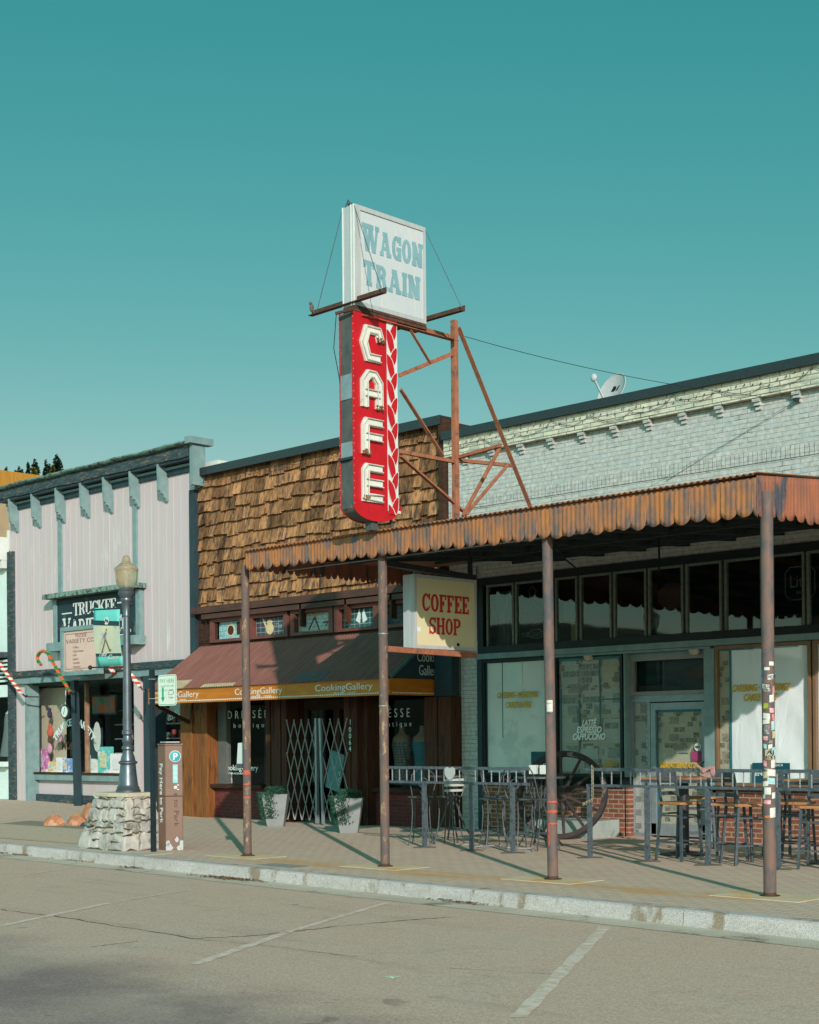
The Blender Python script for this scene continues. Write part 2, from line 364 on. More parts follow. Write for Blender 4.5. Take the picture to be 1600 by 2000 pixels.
def stroke(mb, pts, w, fn, d0, d1, mi=0, closed=False):
    """mitred band along 2d points"""
    n = len(pts); L = []; R_ = []
    for i in range(n):
        p = Vector(pts[i]).to_2d(); a = Vector(pts[i - 1]) if (i or closed) else None; b = Vector(pts[(i + 1) % n]) if (i < n - 1 or closed) else None
        d1_ = (p - a).normalized() if a is not None else None; d2_ = (b - p).normalized() if b is not None else None
        if d1_ is None: nn = Vector((-d2_.y, d2_.x)); k = 1
        elif d2_ is None: nn = Vector((-d1_.y, d1_.x)); k = 1
        else:
            n1 = Vector((-d1_.y, d1_.x)); n2 = Vector((-d2_.y, d2_.x)); nn = (n1 + n2).normalized(); k = 1 / max(.4, nn.dot(n1))
        L.append(p + nn * w / 2 * k); R_.append(p - nn * w / 2 * k)
    m = n if closed else n - 1
    for i in range(m):
        j = (i + 1) % n
        mb.prism([L[i], L[j], R_[j], R_[i]], fn, d0, d1 + (i % 5) * .0002, mi)
# ================= palette =================
m_pink = mat('pink_paint', (188, 177, 176), (181, 170, 170), 3, .7, .1, (1, 1, .15), c3=(198, 192, 184), t3=.62, s3=3, sp=.2)
m_green = mat('sage_paint', (122, 148, 146), (106, 132, 132), 5, .7, .2, sp=.2)
m_peel = mat('peeling_paint', (120, 150, 138), (92, 118, 112), 9, .85, .5, c3=(70, 66, 60), t3=.55, s3=9, sp=.1)
m_fascia = mat('weathered_board', (66, 84, 86), (46, 60, 64), 6, .85, .5, (1, 4, 4), c3=(122, 104, 88), t3=.6, s3=4, sp=.1)
m_teald = mat('dark_teal_paint', (44, 62, 68), (34, 50, 56), 5, .6, .2, (1, 1, .3))
m_mint = mat('mint_white_paint', (205, 222, 216), (192, 212, 206), 2, .7, .05)
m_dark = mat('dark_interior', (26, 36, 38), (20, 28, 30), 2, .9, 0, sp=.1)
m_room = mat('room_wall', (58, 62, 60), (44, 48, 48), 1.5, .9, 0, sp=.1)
m_black = mat('black_metal', (38, 42, 46), (28, 32, 36), 20, .45, .1, m=0, sp=.5)
m_rail = mat('grey_steel', (84, 94, 100), (64, 74, 82), 25, .5, .15, c3=(52, 56, 62), t3=.58, s3=14, sp=.5)
m_lampmetal = mat('lamp_post_metal', (96, 106, 112), (82, 92, 98), 8, .38, .05, m=.55, sp=.5)
m_rustroof = mat('rusted_sheet', (158, 98, 70), (128, 88, 74), 7, .8, .25, (1, 1, .25), c3=(70, 74, 82), t3=.57, s3=3.2, st3=(1, 1, .35), sp=.2)
m_rustor = mat('orange_rust', (172, 112, 66), (138, 98, 74), 7, .8, .3, (1.5, 1.5, .3), c3=(96, 90, 90), t3=.55, s3=5, st3=(1.3, 1.3, .45), sp=.2, w3=.12)
m_awnroof = mat('maroon_sheet', (132, 88, 78), (112, 74, 66), 4, .7, .1, (3, .4, .4), c3=(178, 150, 120), t3=.72, s3=5, st3=(6, .5, .5), sp=.3)
m_truss = mat('rusty_steel', (162, 104, 76), (132, 88, 68), 12, .8, .3, c3=(96, 76, 72), t3=.62, s3=6, sp=.2)
m_beamr = mat('dark_rusty_steel', (96, 66, 52), (66, 52, 46), 12, .8, .3, sp=.2)
m_post = mat('rust_post_paint', (118, 90, 78), (96, 86, 82), 14, .7, .35, (1, 1, .5), c3=(74, 76, 80), t3=.52, s3=3.5, st3=(1, 1, .5), sp=.3, w3=.12)
m_postsc = mat('scuffed_post_paint', (108, 84, 74), (84, 78, 76), 13, .7, .4, (1, 1, .5), c3=(150, 128, 98), t3=.6, s3=10, st3=(1, 1, .5), sp=.3, w3=.05)
m_wood = mat('brown_wood', (84, 50, 32), (56, 38, 28), 7, .75, .4, (5, 5, .35), c3=(40, 32, 28), t3=.58, s3=3, st3=(3, 3, .3), sp=.2)
m_goldwood = mat('golden_wood', (136, 88, 44), (98, 60, 34), 7, .75, .4, (5, 5, .35), c3=(56, 42, 34), t3=.6, s3=2.6, st3=(2, 2, .4), sp=.2)
m_redframe = mat('redbrown_paint', (112, 66, 56), (90, 54, 48), 6, .6, .2, (.5, 1, 1), sp=.3)
m_darkwood = mat('dark_aged_wood', (70, 48, 36), (48, 36, 30), 8, .85, .4, (.4, 1, 3), sp=.15)
m_fasciaor = mat('orange_board', (184, 112, 26), (168, 98, 22), 3, .55, .1, (.6, 1, 5), c3=(196, 126, 44), t3=.62, s3=1.2, sp=.3)
m_white = mat('white_paint', (204, 210, 204), (194, 202, 196), 3, .6, 0)
m_dkteal = mat('deep_teal_panel', (40, 62, 68), (32, 52, 58), 3, .6, 0)
m_brickp = brick_mat('painted_brick', (176, 179, 172), (168, 173, 168), (138, 145, 138), .29, .072, .005, c3=(158, 176, 180), t3=.6, b=.55, s3=2.4, gap=(58, 66, 60))
m_brickcr = brick_mat('painted_brick_cream', (200, 198, 174), (186, 190, 172), (120, 120, 106), .33, .072, .008, c3=(150, 158, 144), t3=.56, b=.7, s3=5, gap=(60, 62, 50))
m_brickr = brick_mat('red_brick', (134, 82, 62), (106, 68, 56), (152, 136, 118), .21, .075, .01, c3=(92, 64, 56), t3=.62)
m_brickm = brick_mat('maroon_brick', (104, 50, 46), (90, 44, 42), (96, 66, 60), .21, .07, .006)
m_glass = glass_mat('window_glass')
m_glassd = glass_mat('dark_glass', (.8, .88, .88), 1.3)
m_alu = mat('aluminium_frame', (140, 150, 152), (124, 136, 140), 8, .4, 0, m=.3, sp=.5)
m_ltgrey = mat('light_grey_metal', (172, 178, 177), (160, 166, 167), 6, .5, .05, (4, 4, .3), c3=(160, 158, 150), t3=.66, s3=3, st3=(4, 4, .4))
m_red = mat('red_sign_enamel', (186, 12, 26), (170, 8, 24), 5, .38, .03, c3=(150, 14, 24), t3=.68, s3=7, sp=.5)
m_conc = mat('pale_concrete', (164, 164, 154), (148, 148, 138), 5, .9, .25, c3=(126, 122, 110), t3=.62, s3=3, fine=.25)
m_stone = mat('grey_stone', (172, 170, 160), (148, 148, 142), 5, .9, .5, c3=(112, 110, 98), t3=.6, s3=4, rv=.22)

# ================= ground =================
def gz(x, y): return .18 * min(1, max(0, (-x - 25) / 8)) * min(1, max(0, (y - 12.5) / 6.8))
def yc(x): return 11.72 - .05 * (x + 11.66)
q = NB('asphalt')
co = q.coords(); tcx = q.n('SeparateXYZ'); q.l(co, tcx.inputs[0])
n1 = q.noise(co, .8, 5, .6); nf = q.noise(co, 60, 3, .7); ng = q.noise(co, 140, 2, .5)
lane = q.math('ADD', tcx.outputs[1], q.math('MULTIPLY_ADD', n1, 1.6, -.8))
lane = q.math('ADD', lane, q.math('MULTIPLY', tcx.outputs[0], .10))
f = q.ramp(lane, 4.6, 6.1)
c = q.mix(f, lin((136, 120, 116)), lin((198, 171, 152)))
c = q.mix(q.math('MULTIPLY', q.ramp(n1, .4, .65), .35), c, lin((194, 178, 160)))
nb_ = q.noise(co, 2.3, 4, .6); c = q.mix(q.math('MULTIPLY', q.ramp(nb_, .55, .72), .3), c, lin((162, 148, 130)))
c = q.mix(.30, c, q.mix(q.ramp(nf, .35, .68), (.12, .12, .12, 1), (.86, .86, .86, 1)), 'OVERLAY')
c = q.mix(q.math('MULTIPLY', q.ramp(ng, .66, .7), .4), c, lin((196, 190, 180)))
nd_ = q.noise(co, 3.6, 2, .4); ne_ = q.noise(co, .35, 3, .5)
c = q.mix(q.math('MULTIPLY', q.math('MULTIPLY', q.ramp(nd_, .69, .74), q.ramp(ne_, .48, .6)), .45), c, lin((96, 88, 80)))   # old oil drips
nl_ = q.noise(q.coords((.25, 2.2, 1), (0, 0, .05)), 1.3, 4, .6); c = q.mix(q.math('MULTIPLY', q.ramp(nl_, .56, .7), .22), c, lin((150, 134, 118)))   # tyre polish along the street
q.l(c, q.b.inputs['Base Color']); q.b.inputs['Roughness'].default_value = .9; q.b.inputs['Specular IOR Level'].default_value = .25
q.bump(nf, .5, .008); m_asph = q.m
m_soil = mat('dry_ground', (120, 112, 96), (104, 98, 84), .3, .95, 0)
q = NB('pavers')
tc = q.n('TexCoord'); bt = q.n('TexBrick'); bt.offset = .5; bt.inputs['Scale'].default_value = 1
for k, v in (('Brick Width', .22), ('Row Height', .11), ('Mortar Size', .007), ('Mortar Smooth', .3)): bt.inputs[k].default_value = v
bt.inputs['Color1'].default_value = lin((206, 182, 162)); bt.inputs['Color2'].default_value = lin((194, 173, 153)); bt.inputs['Mortar'].default_value = lin((146, 128, 112))
q.l(tc.outputs['Object'], bt.inputs['Vector'])
n1 = q.noise(q.coords(), 1.1, 4); c = q.mix(q.math('MULTIPLY', q.ramp(n1, .4, .65), .35), bt.outputs[0], lin((192, 178, 154)))
nf = q.noise(q.coords(), 70, 3); c = q.mix(.3, c, q.mix(q.ramp(nf, .35, .65), (.2, .2, .2, 1), (.8, .8, .8, 1)), 'OVERLAY')
sx = q.n('SeparateXYZ'); q.l(tc.outputs['Object'], sx.inputs[0])
yy = q.math('ADD', sx.outputs[1], q.math('MULTIPLY_ADD', n1, .9, -.45))
band = q.math('MULTIPLY', q.ramp(yy, 12.2, 12.55), q.math('SUBTRACT', 1.0, q.ramp(yy, 12.65, 13.1)))
bx_ = q.math('MULTIPLY', q.ramp(sx.outputs[0], -16.5, -14.5), q.math('SUBTRACT', 1.0, q.ramp(sx.outputs[0], -7.9, -7.4)))
n5 = q.noise(q.coords((.6, 3, 1)), 1.6, 4); band = q.math('MULTIPLY', q.math('MULTIPLY', band, bx_), q.ramp(n5, .3, .6))
c = q.mix(q.math('MULTIPLY', band, .7), c, lin((196, 146, 84)))
q.l(c, q.b.inputs['Base Color']); q.b.inputs['Roughness'].default_value = .92; q.b.inputs['Specular IOR Level'].default_value = .15
q.bump(q.math('SUBTRACT', q.math('MULTIPLY', nf, .2), bt.outputs['Fac']), .5, .008); m_pav = q.m

struct('ground', MB().box(-700, 500, -400, 800, -.5, -.2), m_soil)
r_ = MB(); r_.add([(-90, -30, -.14), (40, -30, -.14), (40, yc(40), -.14), (-90, yc(-90), -.14), (-90, -30, -.19), (40, -30, -.19), (40, yc(40), -.19), (-90, yc(-90), -.19)], [(0, 1, 2, 3), (7, 6, 5, 4), (0, 4, 5, 1), (2, 6, 7, 3), (1, 5, 6, 2), (0, 3, 7, 4)])
struct('road', r_, m_asph)
sw = MB()
def swf(u, v):
    x = -60 + 75 * u; y0 = yc(x) - .02; y = y0 + (32 - y0) * v; return (x, y, gz(x, y))
sw.grid(swf, 90, 24); struct('sidewalk', sw, m_pav, fix=False)
cb_ = MB(); x = -60.0; k = 0
while x < 12:
    x2 = x + 2.75; a = x + .006; b = x2 - .006; j = .012 * rnd.uniform(-1, 1)
    pr = [(-.2, .012), (-.03, .012), (-.004, -.002), (.0, -.02), (.02, -.18), (-.2, -.18)]
    vs = [(xx, yc(xx) - p + j - .02, z) for xx in (a, b) for p, z in pr]; vs = [(xx, yc(xx) + .0 - (p + .2) + .0, z) for xx in (a, b) for p, z in pr]
    n = len(pr); cb_.add(vs, [tuple(range(n)), tuple(range(n, 2 * n))[::-1]] + [(i, (i + 1) % n, n + (i + 1) % n, n + i) for i in range(n)]); x = x2
m_kerb = mat('kerb_concrete', (178, 173, 168), (165, 160, 154), 2.5, .9, .25, (1, 1, 3), c3=(136, 122, 104), t3=.58, s3=3.2, st3=(1, 1, .4), fine=.3, rv=.05)
struct('kerb', cb_, m_kerb)
gp = MB(); gp.grid(lambda u, v: (-60 + 72 * u, yc(-60 + 72 * u) - .19 - .42 * v - .02 * sin(u * 60), -.132 - .004 * v), 120, 1)
m_gut = mat('gutter_concrete', (190, 180, 162), (176, 166, 150), 2.2, .9, .2, c3=(124, 116, 102), t3=.6, s3=1.8, fine=.35)
struct('gutter', gp, m_gut, fix=False)
m_line = mat('worn_line_paint', (224, 206, 192), (214, 196, 182), 14, .85, .1, c3=(196, 174, 154), t3=.52, s3=9, w3=.12)
def line_strip(p0, p1, w, z=-.1365):
    mb = MB(); A = P(*p0, Z=-.14); B = P(*p1, Z=-.14); d = (B - A); d.z = 0; n = Vector((-d.y, d.x, 0)).normalized() * w / 2; N = 40
    def f(u, v):
        p = A + d * u + n * (2 * v - 1) + n * .12 * sin(u * 43 + v * 9); return (p.x, p.y, z)
    mb.grid(f, N, 1); return mb
for p0, p1, w in (((380, 1884), (560, 1822), .1), ((562, 1821), (755, 1764), .07), ((1012, 1988), (1182, 1811), .11), ((-60, 1822), (215, 1764), .09), ((225, 1762), (375, 1738), .05), ((30, 1713), (150, 1693), .05), ((2100, 1990), (1830, 1850), .1)):
    struct('parking_line', line_strip(p0, p1, w), m_line, fix=False)
m_crack = mat('tar_crack', (74, 66, 58), (58, 52, 46), 20, .9, 0)
def crack(pts, w):
    pp = []; 
    for i in range(len(pts) - 1):
        for k in range(14):
            t = k / 14; pp.append(P(pts[i][0] * (1 - t) + pts[i + 1][0] * t, pts[i][1] * (1 - t) + pts[i + 1][1] * t, Z=-.14) + Vector((rnd.uniform(-.02, .02), rnd.uniform(-.02, .02), 0)))
    mb = MB(); vs = []
    for i, p in enumerate(pp):
        d = pp[min(i + 1, len(pp) - 1)] - pp[max(i - 1, 0)]; n = Vector((-d.y, d.x, 0)).normalized() * w * rnd.uniform(.2, 1)
        vs += [(p + n).to_tuple()[:2] + (-.1372,), (p - n).to_tuple()[:2] + (-.1372,)]
    mb.add(vs, [(2 * i, 2 * i + 1, 2 * i + 3, 2 * i + 2) for i in range(len(pp) - 1)]); return mb
for pts, w in (([(0, 1777), (110, 1790), (380, 1834), (500, 1828), (640, 1812), (800, 1797), (890, 1791)], .013), ([(180, 1850), (280, 1838)], .008), ([(380, 1834), (560, 1852), (700, 1870)], .006), ([(850, 1890), (1100, 1905)], .004)):
    struct('road_crack', crack(pts, w), m_crack, fix=False)
# patches and slabs
pl = MB(); pl.box(-14.72, -13.98, 12.0, 12.35, 0.0, .006)
m_plate = mat('metal_cover', (150, 150, 142), (136, 136, 128), 60, .7, .6)
setp(single('utility_cover', pl, m_plate, 'pale ribbed utility cover set in the paving near the kerb', 'utility cover'), None)
m_slab = mat('pale_slab', (204, 188, 156), (192, 176, 146), 3, .9, .15, c3=(204, 158, 100), t3=.56, s3=2)
for i, x in enumerate((-15.98, -13.27, -10.58, -7.82)):
    mb = MB(); mb.box(x - .5, x + .5, 12.6, 13.2, .0, .004 + i * .0005); struct('pavement_slab', mb, m_slab)
mb = MB(); mb.box(-19.9, -17.2, 11.98, 12.55, 0, .005); struct('pavement_slab', mb, mat('grey_slab', (190, 180, 160), (178, 168, 150), 3, .9, .15))
def litter(cx, cy, sx, sy, n, z, name='dead_leaves'):
    mb = MB()
    for i in range(n):
        x = rnd.gauss(cx, sx); y = rnd.gauss(cy, sy); a = rnd.uniform(0, 6.3); s = rnd.uniform(.008, .03)
        vs = [(x + s * cos(a + t), y + s * .7 * sin(a + t), z + rnd.uniform(0, .015)) for t in (0, 1.7, 3.1, 4.6)]; mb.add(vs, [(0, 1, 2, 3)])
    return mb
m_leaf = mat('dead_leaf', (122, 88, 54), (90, 68, 46), 30, .9, 0, rv=.4)
for cx, cy, sx, sy, n in ((-14.6, 11.52, .3, .05, 260), (-16.9, 11.66, .15, .05, 50), (-18.6, 11.85, .3, .04, 40), (-21.0, 11.9, .3, .04, 60), (-10.5, 11.38, .25, .04, 90), (-20.2, 11.9, .2, .03, 40)):
    o = meshobj('dead_leaves', litter(cx, cy, sx, sy, n, -.125), m_leaf, fix=False); setp(o, 'brown dead leaves gathered in the gutter by the kerb', 'leaf litter', 'leaf drifts in the gutter', 'stuff')
wr = MB(); A = P(765, 1906, Z=-.13); wr.box(A.x - .04, A.x + .04, A.y - .03, A.y + .02, -.138, -.134)
wr.box(A.x - .0, A.x + .06, A.y - .02, A.y + .03, -.134, -.131)
single('litter_scrap', wr, mat('green_wrapper', (150, 190, 150), (190, 205, 190), 40, .5, 0), 'small green and white scrap of litter lying on the road', 'litter')

# ================= far left neighbour =================
t = thing('mint_shop_building', 'pale mint white shop at far left with louvres and display window', 'building', (-37, 19.3, .18))
XE = -33.22
part('wall', MB().box(-46, XE, 19.3, 30, 3.72, 6.1).box(-46, XE, 19.32, 19.5, .18, 1.0).box(-46, XE, 19.33, 19.6, 2.75, 3.05), m_mint, t)
part('cornice', MB().box(-46, XE + .03, 18.95, 19.3, 6.15, 6.4).box(-46, XE + .03, 19.05, 19.5, 6.4, 6.72).box(-46, XE + .02, 19.1, 19.3, 5.95, 6.15), m_white, t)
lv = MB()
for i in range(6): lv.box(-46, XE, 19.22, 19.34, 3.12 + i * .1, 3.17 + i * .1)
part('louvre', lv, m_mint, t); part('louvre_recess', MB().box(-46, XE, 19.36, 19.5, 3.05, 3.72), m_dark, t)
part('hood', MB().box(-46, XE, 19.0, 19.3, 3.72, 3.86), m_fascia, t)
part('sill', MB().box(-46, XE, 19.1, 19.4, 1.0, 1.12), m_mint, t)
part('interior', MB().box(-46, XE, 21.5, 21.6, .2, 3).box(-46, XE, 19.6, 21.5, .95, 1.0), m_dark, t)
part('window', MB().box(-46, XE, 19.36, 19.37, 1.12, 2.75), m_glass, t)
d = thing('mannequin', 'headless mannequin in a grey sleeveless dress in far left window', 'mannequin', (-33.95, 19.75, 1.0))
part('dress', MB().lathe([(.13, 1.33), (.16, 1.2), (.17, 1.0), (.19, .8), (.24, .5), (.28, .25), (.27, .24)], -33.95, 19.75, 18, cz=1.0), mat('grey_dress', (96, 112, 108), (84, 100, 98), 20, .9, .1, (6, 6, .3)), d, smooth=True)
part('body', MB().lathe([(.06, 1.5), (.07, 1.42), (.14, 1.34), (.13, 1.32)], -33.95, 19.75, 14, cz=1.0).lathe([(.05, .0), (.07, .12), (.06, .3)], -33.87, 19.72, 10, cz=1.0).lathe([(.05, .0), (.07, .12), (.06, .3)], -34.05, 19.78, 10, cz=1.0), mat('mannequin_skin', (196, 178, 148), (186, 168, 140), 3, .6, 0), d, smooth=True)
single('cushion', MB().ball((-33.5, 19.7, 1.3), .2, .15, .3), mat('cream_cloth', (190, 188, 166), None, 4, .9, 0), 'round cream vase shaped cushion standing beside mannequin', 'cushion', smooth=True)
# tan building behind
t = thing('tan_building', 'tan stucco building with ochre parapet behind the pink shop', 'building', (-42, 26, 0))
m_tan = mat('tan_stucco', (166, 144, 112), (152, 132, 104), 1.4, .9, .1)
part('wall', MB().box(-60, -38, 17.6, 40, 0, 8.85), m_tan, t)
part('parapet', MB().box(-60, -37.9, 17.5, 40, 8.85, 9.35), mat('ochre_band', (176, 126, 44), (152, 108, 46), 5, .8, .1, (1, 6, .3)), t)
a = P(13, 1036, X=-38); b = P(29, 1055, X=-38)
w_ = part('window', MB().box(-38.02, -37.94, a.y, b.y + .5, b.z - .3, a.z), m_white, t)
part('pane', MB().box(-37.95, -37.92, a.y + .12, b.y + .4, b.z - .22, a.z - .15), m_glassd, w_)
del t

# unseen hillside added behind the camera, shaped to darken the shop window reflections
hb = MB(); hb.grid(lambda u, v: (-320 + 560 * u, -62 - 90 * v, -1 + 24 * sin(pi * min(1, v) * .5) * (.65 + .2 * sin(u * 9) + .15 * sin(u * 23 + 1))), 40, 12)
struct('unseen_reflection_hill', hb, mat('unseen_hill_cover', (120, 124, 104), (84, 96, 84), .06, .95, 0, c3=(150, 144, 120), t3=.58, s3=.03), smooth=True, fix=False)
# hill and pines
hl = MB(); hl.grid(lambda u, v: (-330 + 260 * u, 70 + 130 * v, -2 + 17 * sin(pi * min(1, v * 1.3) * .5) * (.7 + .3 * sin(u * 7))), 26, 12)
struct('hill', hl, mat('forest_floor', (64, 74, 48), (50, 60, 42), .2, .95, 0), smooth=True, fix=False)
m_pine = mat('pine_needles', (48, 66, 56), (32, 48, 44), 1.5, .9, 0, rv=.45, sp=.1)
m_pine2 = mat('olive_needles', (98, 96, 40), (74, 78, 38), 1.5, .9, 0, rv=.4, sp=.1)
m_bark = mat('bark', (70, 56, 46), (56, 44, 38), 4, .95, .3, (3, 3, .5))
def pine(px, py, dist, h, wd, mt, lab):
    d = FV + (px - CXP) / FPX * R2 + (CYP - py) / FPX * U2; p = Vector((0, 0, CAMH)) + d * dist
    base = Vector((p.x, p.y, p.z - h)); t = thing('pine_tree', lab, 'tree', base, 'pines on the far hill')
    part('trunk', MB().tube([base, base + Vector((0, 0, h * .96))], .22, 7, r1=.03), m_bark, t)
    mb = MB(); n = int(230 * h / 2.2); rr = random.Random(int(px * 7 + py))
    lean = rr.uniform(-.2, .2)
    for i in range(n):
        k = rr.random() ** .8; z = h * (1 - k * .86); R = 1.25 * wd * k ** .75 * (.75 + .35 * sin(z * 3.1 + px) * rr.random()) + .1; a = rr.uniform(0, 6.283)
        L = R * rr.uniform(.5, 1.1); w = .16 + .2 * L * .5; dz = -.25 * L + rr.uniform(-.05, .15)
        c = base + Vector((0, 0, z)); o = Vector((cos(a), sin(a), 0)); s = Vector((-sin(a), cos(a), 0))
        q0 = c + o * L * .15; q1 = c + o * L * .6 + Vector((0, 0, dz * .4)); q2 = c + o * L + Vector((0, 0, dz))
        mb.add([q0, q1 + s * w, q2, q1 - s * w, q1 + Vector((0, 0, w * .7)), q1 - Vector((0, 0, w * .6))], [(0, 1, 2), (0, 2, 3), (0, 4, 2), (0, 2, 5)], r=rr.random())
    part('crown', mb, mt, t, fix=False)
for a in ((12, 912, 150, 9, 1.1, m_pine, 'tiny dark pine tip just above the tan parapet, leftmost of all'),
          (31, 918, 150, 9, 1.2, m_pine, 'low dark pine just right of the leftmost pine tip'),
          (37, 911, 152, 10, 1.4, m_pine, 'thin forked dark pine third from the left on the hill'),
          (43, 918, 148, 9, 1.0, m_pine, 'short dark pine between two taller pines over tan parapet'),
          (55, 903, 150, 11, 1.7, m_pine, 'slim dark pine left of the pine with yellowish skirt'),
          (68, 895, 150, 12, 2.2, m_pine, 'tall dark pine rising behind a yellowish round pine'),
          (66, 913, 140, 8, 2.3, m_pine2, 'yellow green bushy conifer below the tall middle pine'),
          (90, 898, 155, 12, 2.0, m_pine, 'narrow pine with gaps left of the tallest pine'),
          (96, 907, 150, 10, 1.5, m_pine, 'small dark pine tucked against the tallest pine'),
          (111, 886, 150, 14, 2.6, m_pine, 'tallest dark pine beside the pink shop cornice'),
          (103, 908, 142, 9, 2.2, m_pine2, 'yellow green conifer below the tallest pine'),
          (119, 902, 150, 11, 1.6, m_pine, 'dark pine at right shoulder of the tallest pine')): pine(*a)

# ================= pink building =================
X0, X1 = -33.15, -25.55
pk = thing('pink_shop_building', 'pink board and batten shop with sage green cornice and brackets', 'building', (-29.3, 19.3, .1))
w = MB().box(X0, X1, 19.3, 19.5, 3.36, 7.66).box(X0, X1, 19.5, 31, 3.4, 7.2)
for wx0, wx1 in ((X0 + .25, -32.42), (-27.86, -27.62)): w.box(wx0, wx1, 19.3, 19.62, gz(-32, 19.3) - .05, 3.1)
w.box(-32.3, -27.86, 19.56, 19.66, .3, .68).box(-26.9, X1, 19.56, 19.66, .25, .6)
part('wall', w, m_pink, pk)
bt_ = MB(); x = X0 + .28; i = 0
while x < X1 - .1: bt_.box(x, x + (.02 if i % 3 else .035), 19.293 if i % 3 else 19.288, 19.3, 3.37, 7.3); x += .272 + .03 * sin(i * 2.1); i += 1
part('batten', bt_, m_pink, pk, stuff=True)
for px, z0, z1 in ((121, 5.05, 6.95), (268, 5.15, 6.9)):
    xx = XF(px, 19.3); part('trim_board', MB().box(xx - .075, xx + .075, 19.255, 19.3, z0, z1), m_green, pk)
part('corner_board', MB().box(X0 - .06, X0 + .24, 19.24, 19.36, .15, 6.35), m_fascia, pk)
part('corner_board', MB().box(X1 - .1, X1 + .07, 19.22, 19.6, .1, 6.95), m_teald, pk)
part('soffit', MB().box(X0 - .08, -25.3, 19.04, 19.3, 7.56, 7.62), m_teald, pk)
part('frieze', MB().box(X0, X1, 19.25, 19.3, 7.36, 7.48).box(X0, X1, 19.28, 19.3, 7.53, 7.6), m_teald, pk); part('frieze_moulding', MB().box(X0, X1, 19.2, 19.3, 7.48, 7.53), m_green, pk)
cf = MB(); n = 60
def wob(x, k): return .009 * sin(x * 3.1 + k) + .005 * sin(x * 9.7 + k * 2)
part('cornice', MB().grid(lambda u, v: (X0 - .08 + 7.88 * u, [19.0, 18.99, 19.0, 19.03, 19.03][round(v * 4)], [7.62, 7.74, 7.85, 7.86, 7.6][round(v * 4)] + (wob(8 * u, v) if v < .9 else 0)), 80, 4), m_fascia, pk, fix=False)
part('crown_moulding', MB().grid(lambda u, v: (X0 - .14 + 8.0 * u, [19.0, 18.9, 18.87, 18.93, 19.6][round(v * 4)], [7.86, 7.865, 7.89, 7.94, 7.97][round(v * 4)] + wob(8 * u, 3 + v)), 90, 4), m_peel, pk, fix=False)
part('end_board', MB().box(-25.32, -25.22, 19.0, 19.34, 7.0, 7.86).box(-25.34, -25.14, 18.88, 19.5, 7.86, 8.0), m_green, pk)
part('roof_parapet', MB().box(-26, -25.0, 19.5, 20.4, 7.2, 7.55), m_white, pk)
prof = [(19.03, 7.6), (19.3, 7.6), (19.3, 6.84), (19.265, 6.80), (19.235, 6.84), (19.22, 6.89), (19.19, 6.89), (19.17, 6.95), (19.14, 6.98), (19.1, 6.98), (19.09, 7.03), (19.05, 7.04)]
for px in (16, 60, 107, 155, 200, 252, 307):
    xx = XF(px, 19.04, 1000)
    part('bracket', MB().prism([(a, b) for a, b in prof], lambda a, b, dd: (xx + dd, a, b), 0, .07), m_green, pk)
# storefront
part('fascia', MB().grid(lambda u, v: (X0 + .2 + 7.3 * u, 19.12 if v < .9 else 19.3, 3.2 + .15 * v + wob(7 * u, 5) * .7), 60, 1).box(X0 + .2, X1 + .05, 19.14, 19.3, 3.22, 3.34), m_fascia, pk)
part('fascia_trim', MB().box(X0 + .2, X1 + .05, 19.18, 19.4, 3.04, 3.2), m_green, pk)
part('ceiling', MB().box(X0 + .2, X1, 19.4, 23, 3.0, 3.08), m_teald, pk)
part('pilaster', MB().box(-32.42, -32.3, 19.25, 19.58, .15, 3.04), m_green, pk)
part('pilaster', MB().box(-27.22, -26.92, 19.1, 19.5, .08, 3.04), m_teald, pk)
part('kickboard', MB().box(-32.32, -27.7, 19.46, 19.56, .14, .33), m_fascia, pk)
sl_ = part('sill', MB().box(-32.32, -27.86, 19.42, 19.6, .68, .82), m_green, pk)
part('ledge', MB().box(-32.32, -27.86, 19.4, 19.62, .82, .87), m_darkwood, sl_)
xp = XF(153, 19.2, 1450)
part('post', MB().beam((xp - .06, 19.15, 3.04), (xp + .04, 19.15, .1), .15, .13), m_teald, pk)
fr = part('window_frame', MB().box(XF(170, 19.55, 1400) - .03, XF(170, 19.55, 1400) + .03, 19.5, 19.6, .87, 3.04).box(-27.6, -27.5, 19.5, 19.6, .1, 3.04).box(-27.35, -27.22, 19.5, 19.6, .1, 3.04).box(-25.85, X1, 19.5, 19.6, .1, 3.04), mat('tan_mullion', (150, 118, 92), (120, 92, 74), 6, .6, .1), pk)
part('window', MB().box(-32.3, -27.86, 19.56, 19.57, .87, 3.04), m_glass, pk)
part('window', MB().box(-27.5, -27.35, 19.56, 19.57, .3, 3.04), m_glass, pk)
wc = part('window', MB().box(-26.92, -25.85, 19.56, 19.57, .3, 3.04), m_glass, pk)
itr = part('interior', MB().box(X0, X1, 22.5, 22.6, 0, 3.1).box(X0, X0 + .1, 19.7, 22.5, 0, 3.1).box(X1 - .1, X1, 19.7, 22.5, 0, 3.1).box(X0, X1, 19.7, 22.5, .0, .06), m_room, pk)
part('display_floor', MB().box(-32.3, -27.86, 19.66, 20.5, .78, .86), m_white, pk)
part('backdrop', MB().box(XF(74, 20.0), XF(126, 20.0), 20.0, 20.04, .87, 2.95), mat('cream_panel', (186, 180, 158), (176, 170, 148), 10, .9, 0), pk)
sh = MB()
for z in (1.3, 1.65, 2.0, 2.35): sh.box(-31, -27.9, 20.9, 21.25, z, z + .03)
part('shelf', sh, m_alu, pk)
ar = P(80, 1430, Y=19.55)
text(pk, 'TRUCKEE VARIETY', m_mint, (-30.72, 19.555, 2.0), (1, 0, 0), (0, 0, 1), .17, align='CENTER', fit=1.85, arc=1.0, bold=.03)
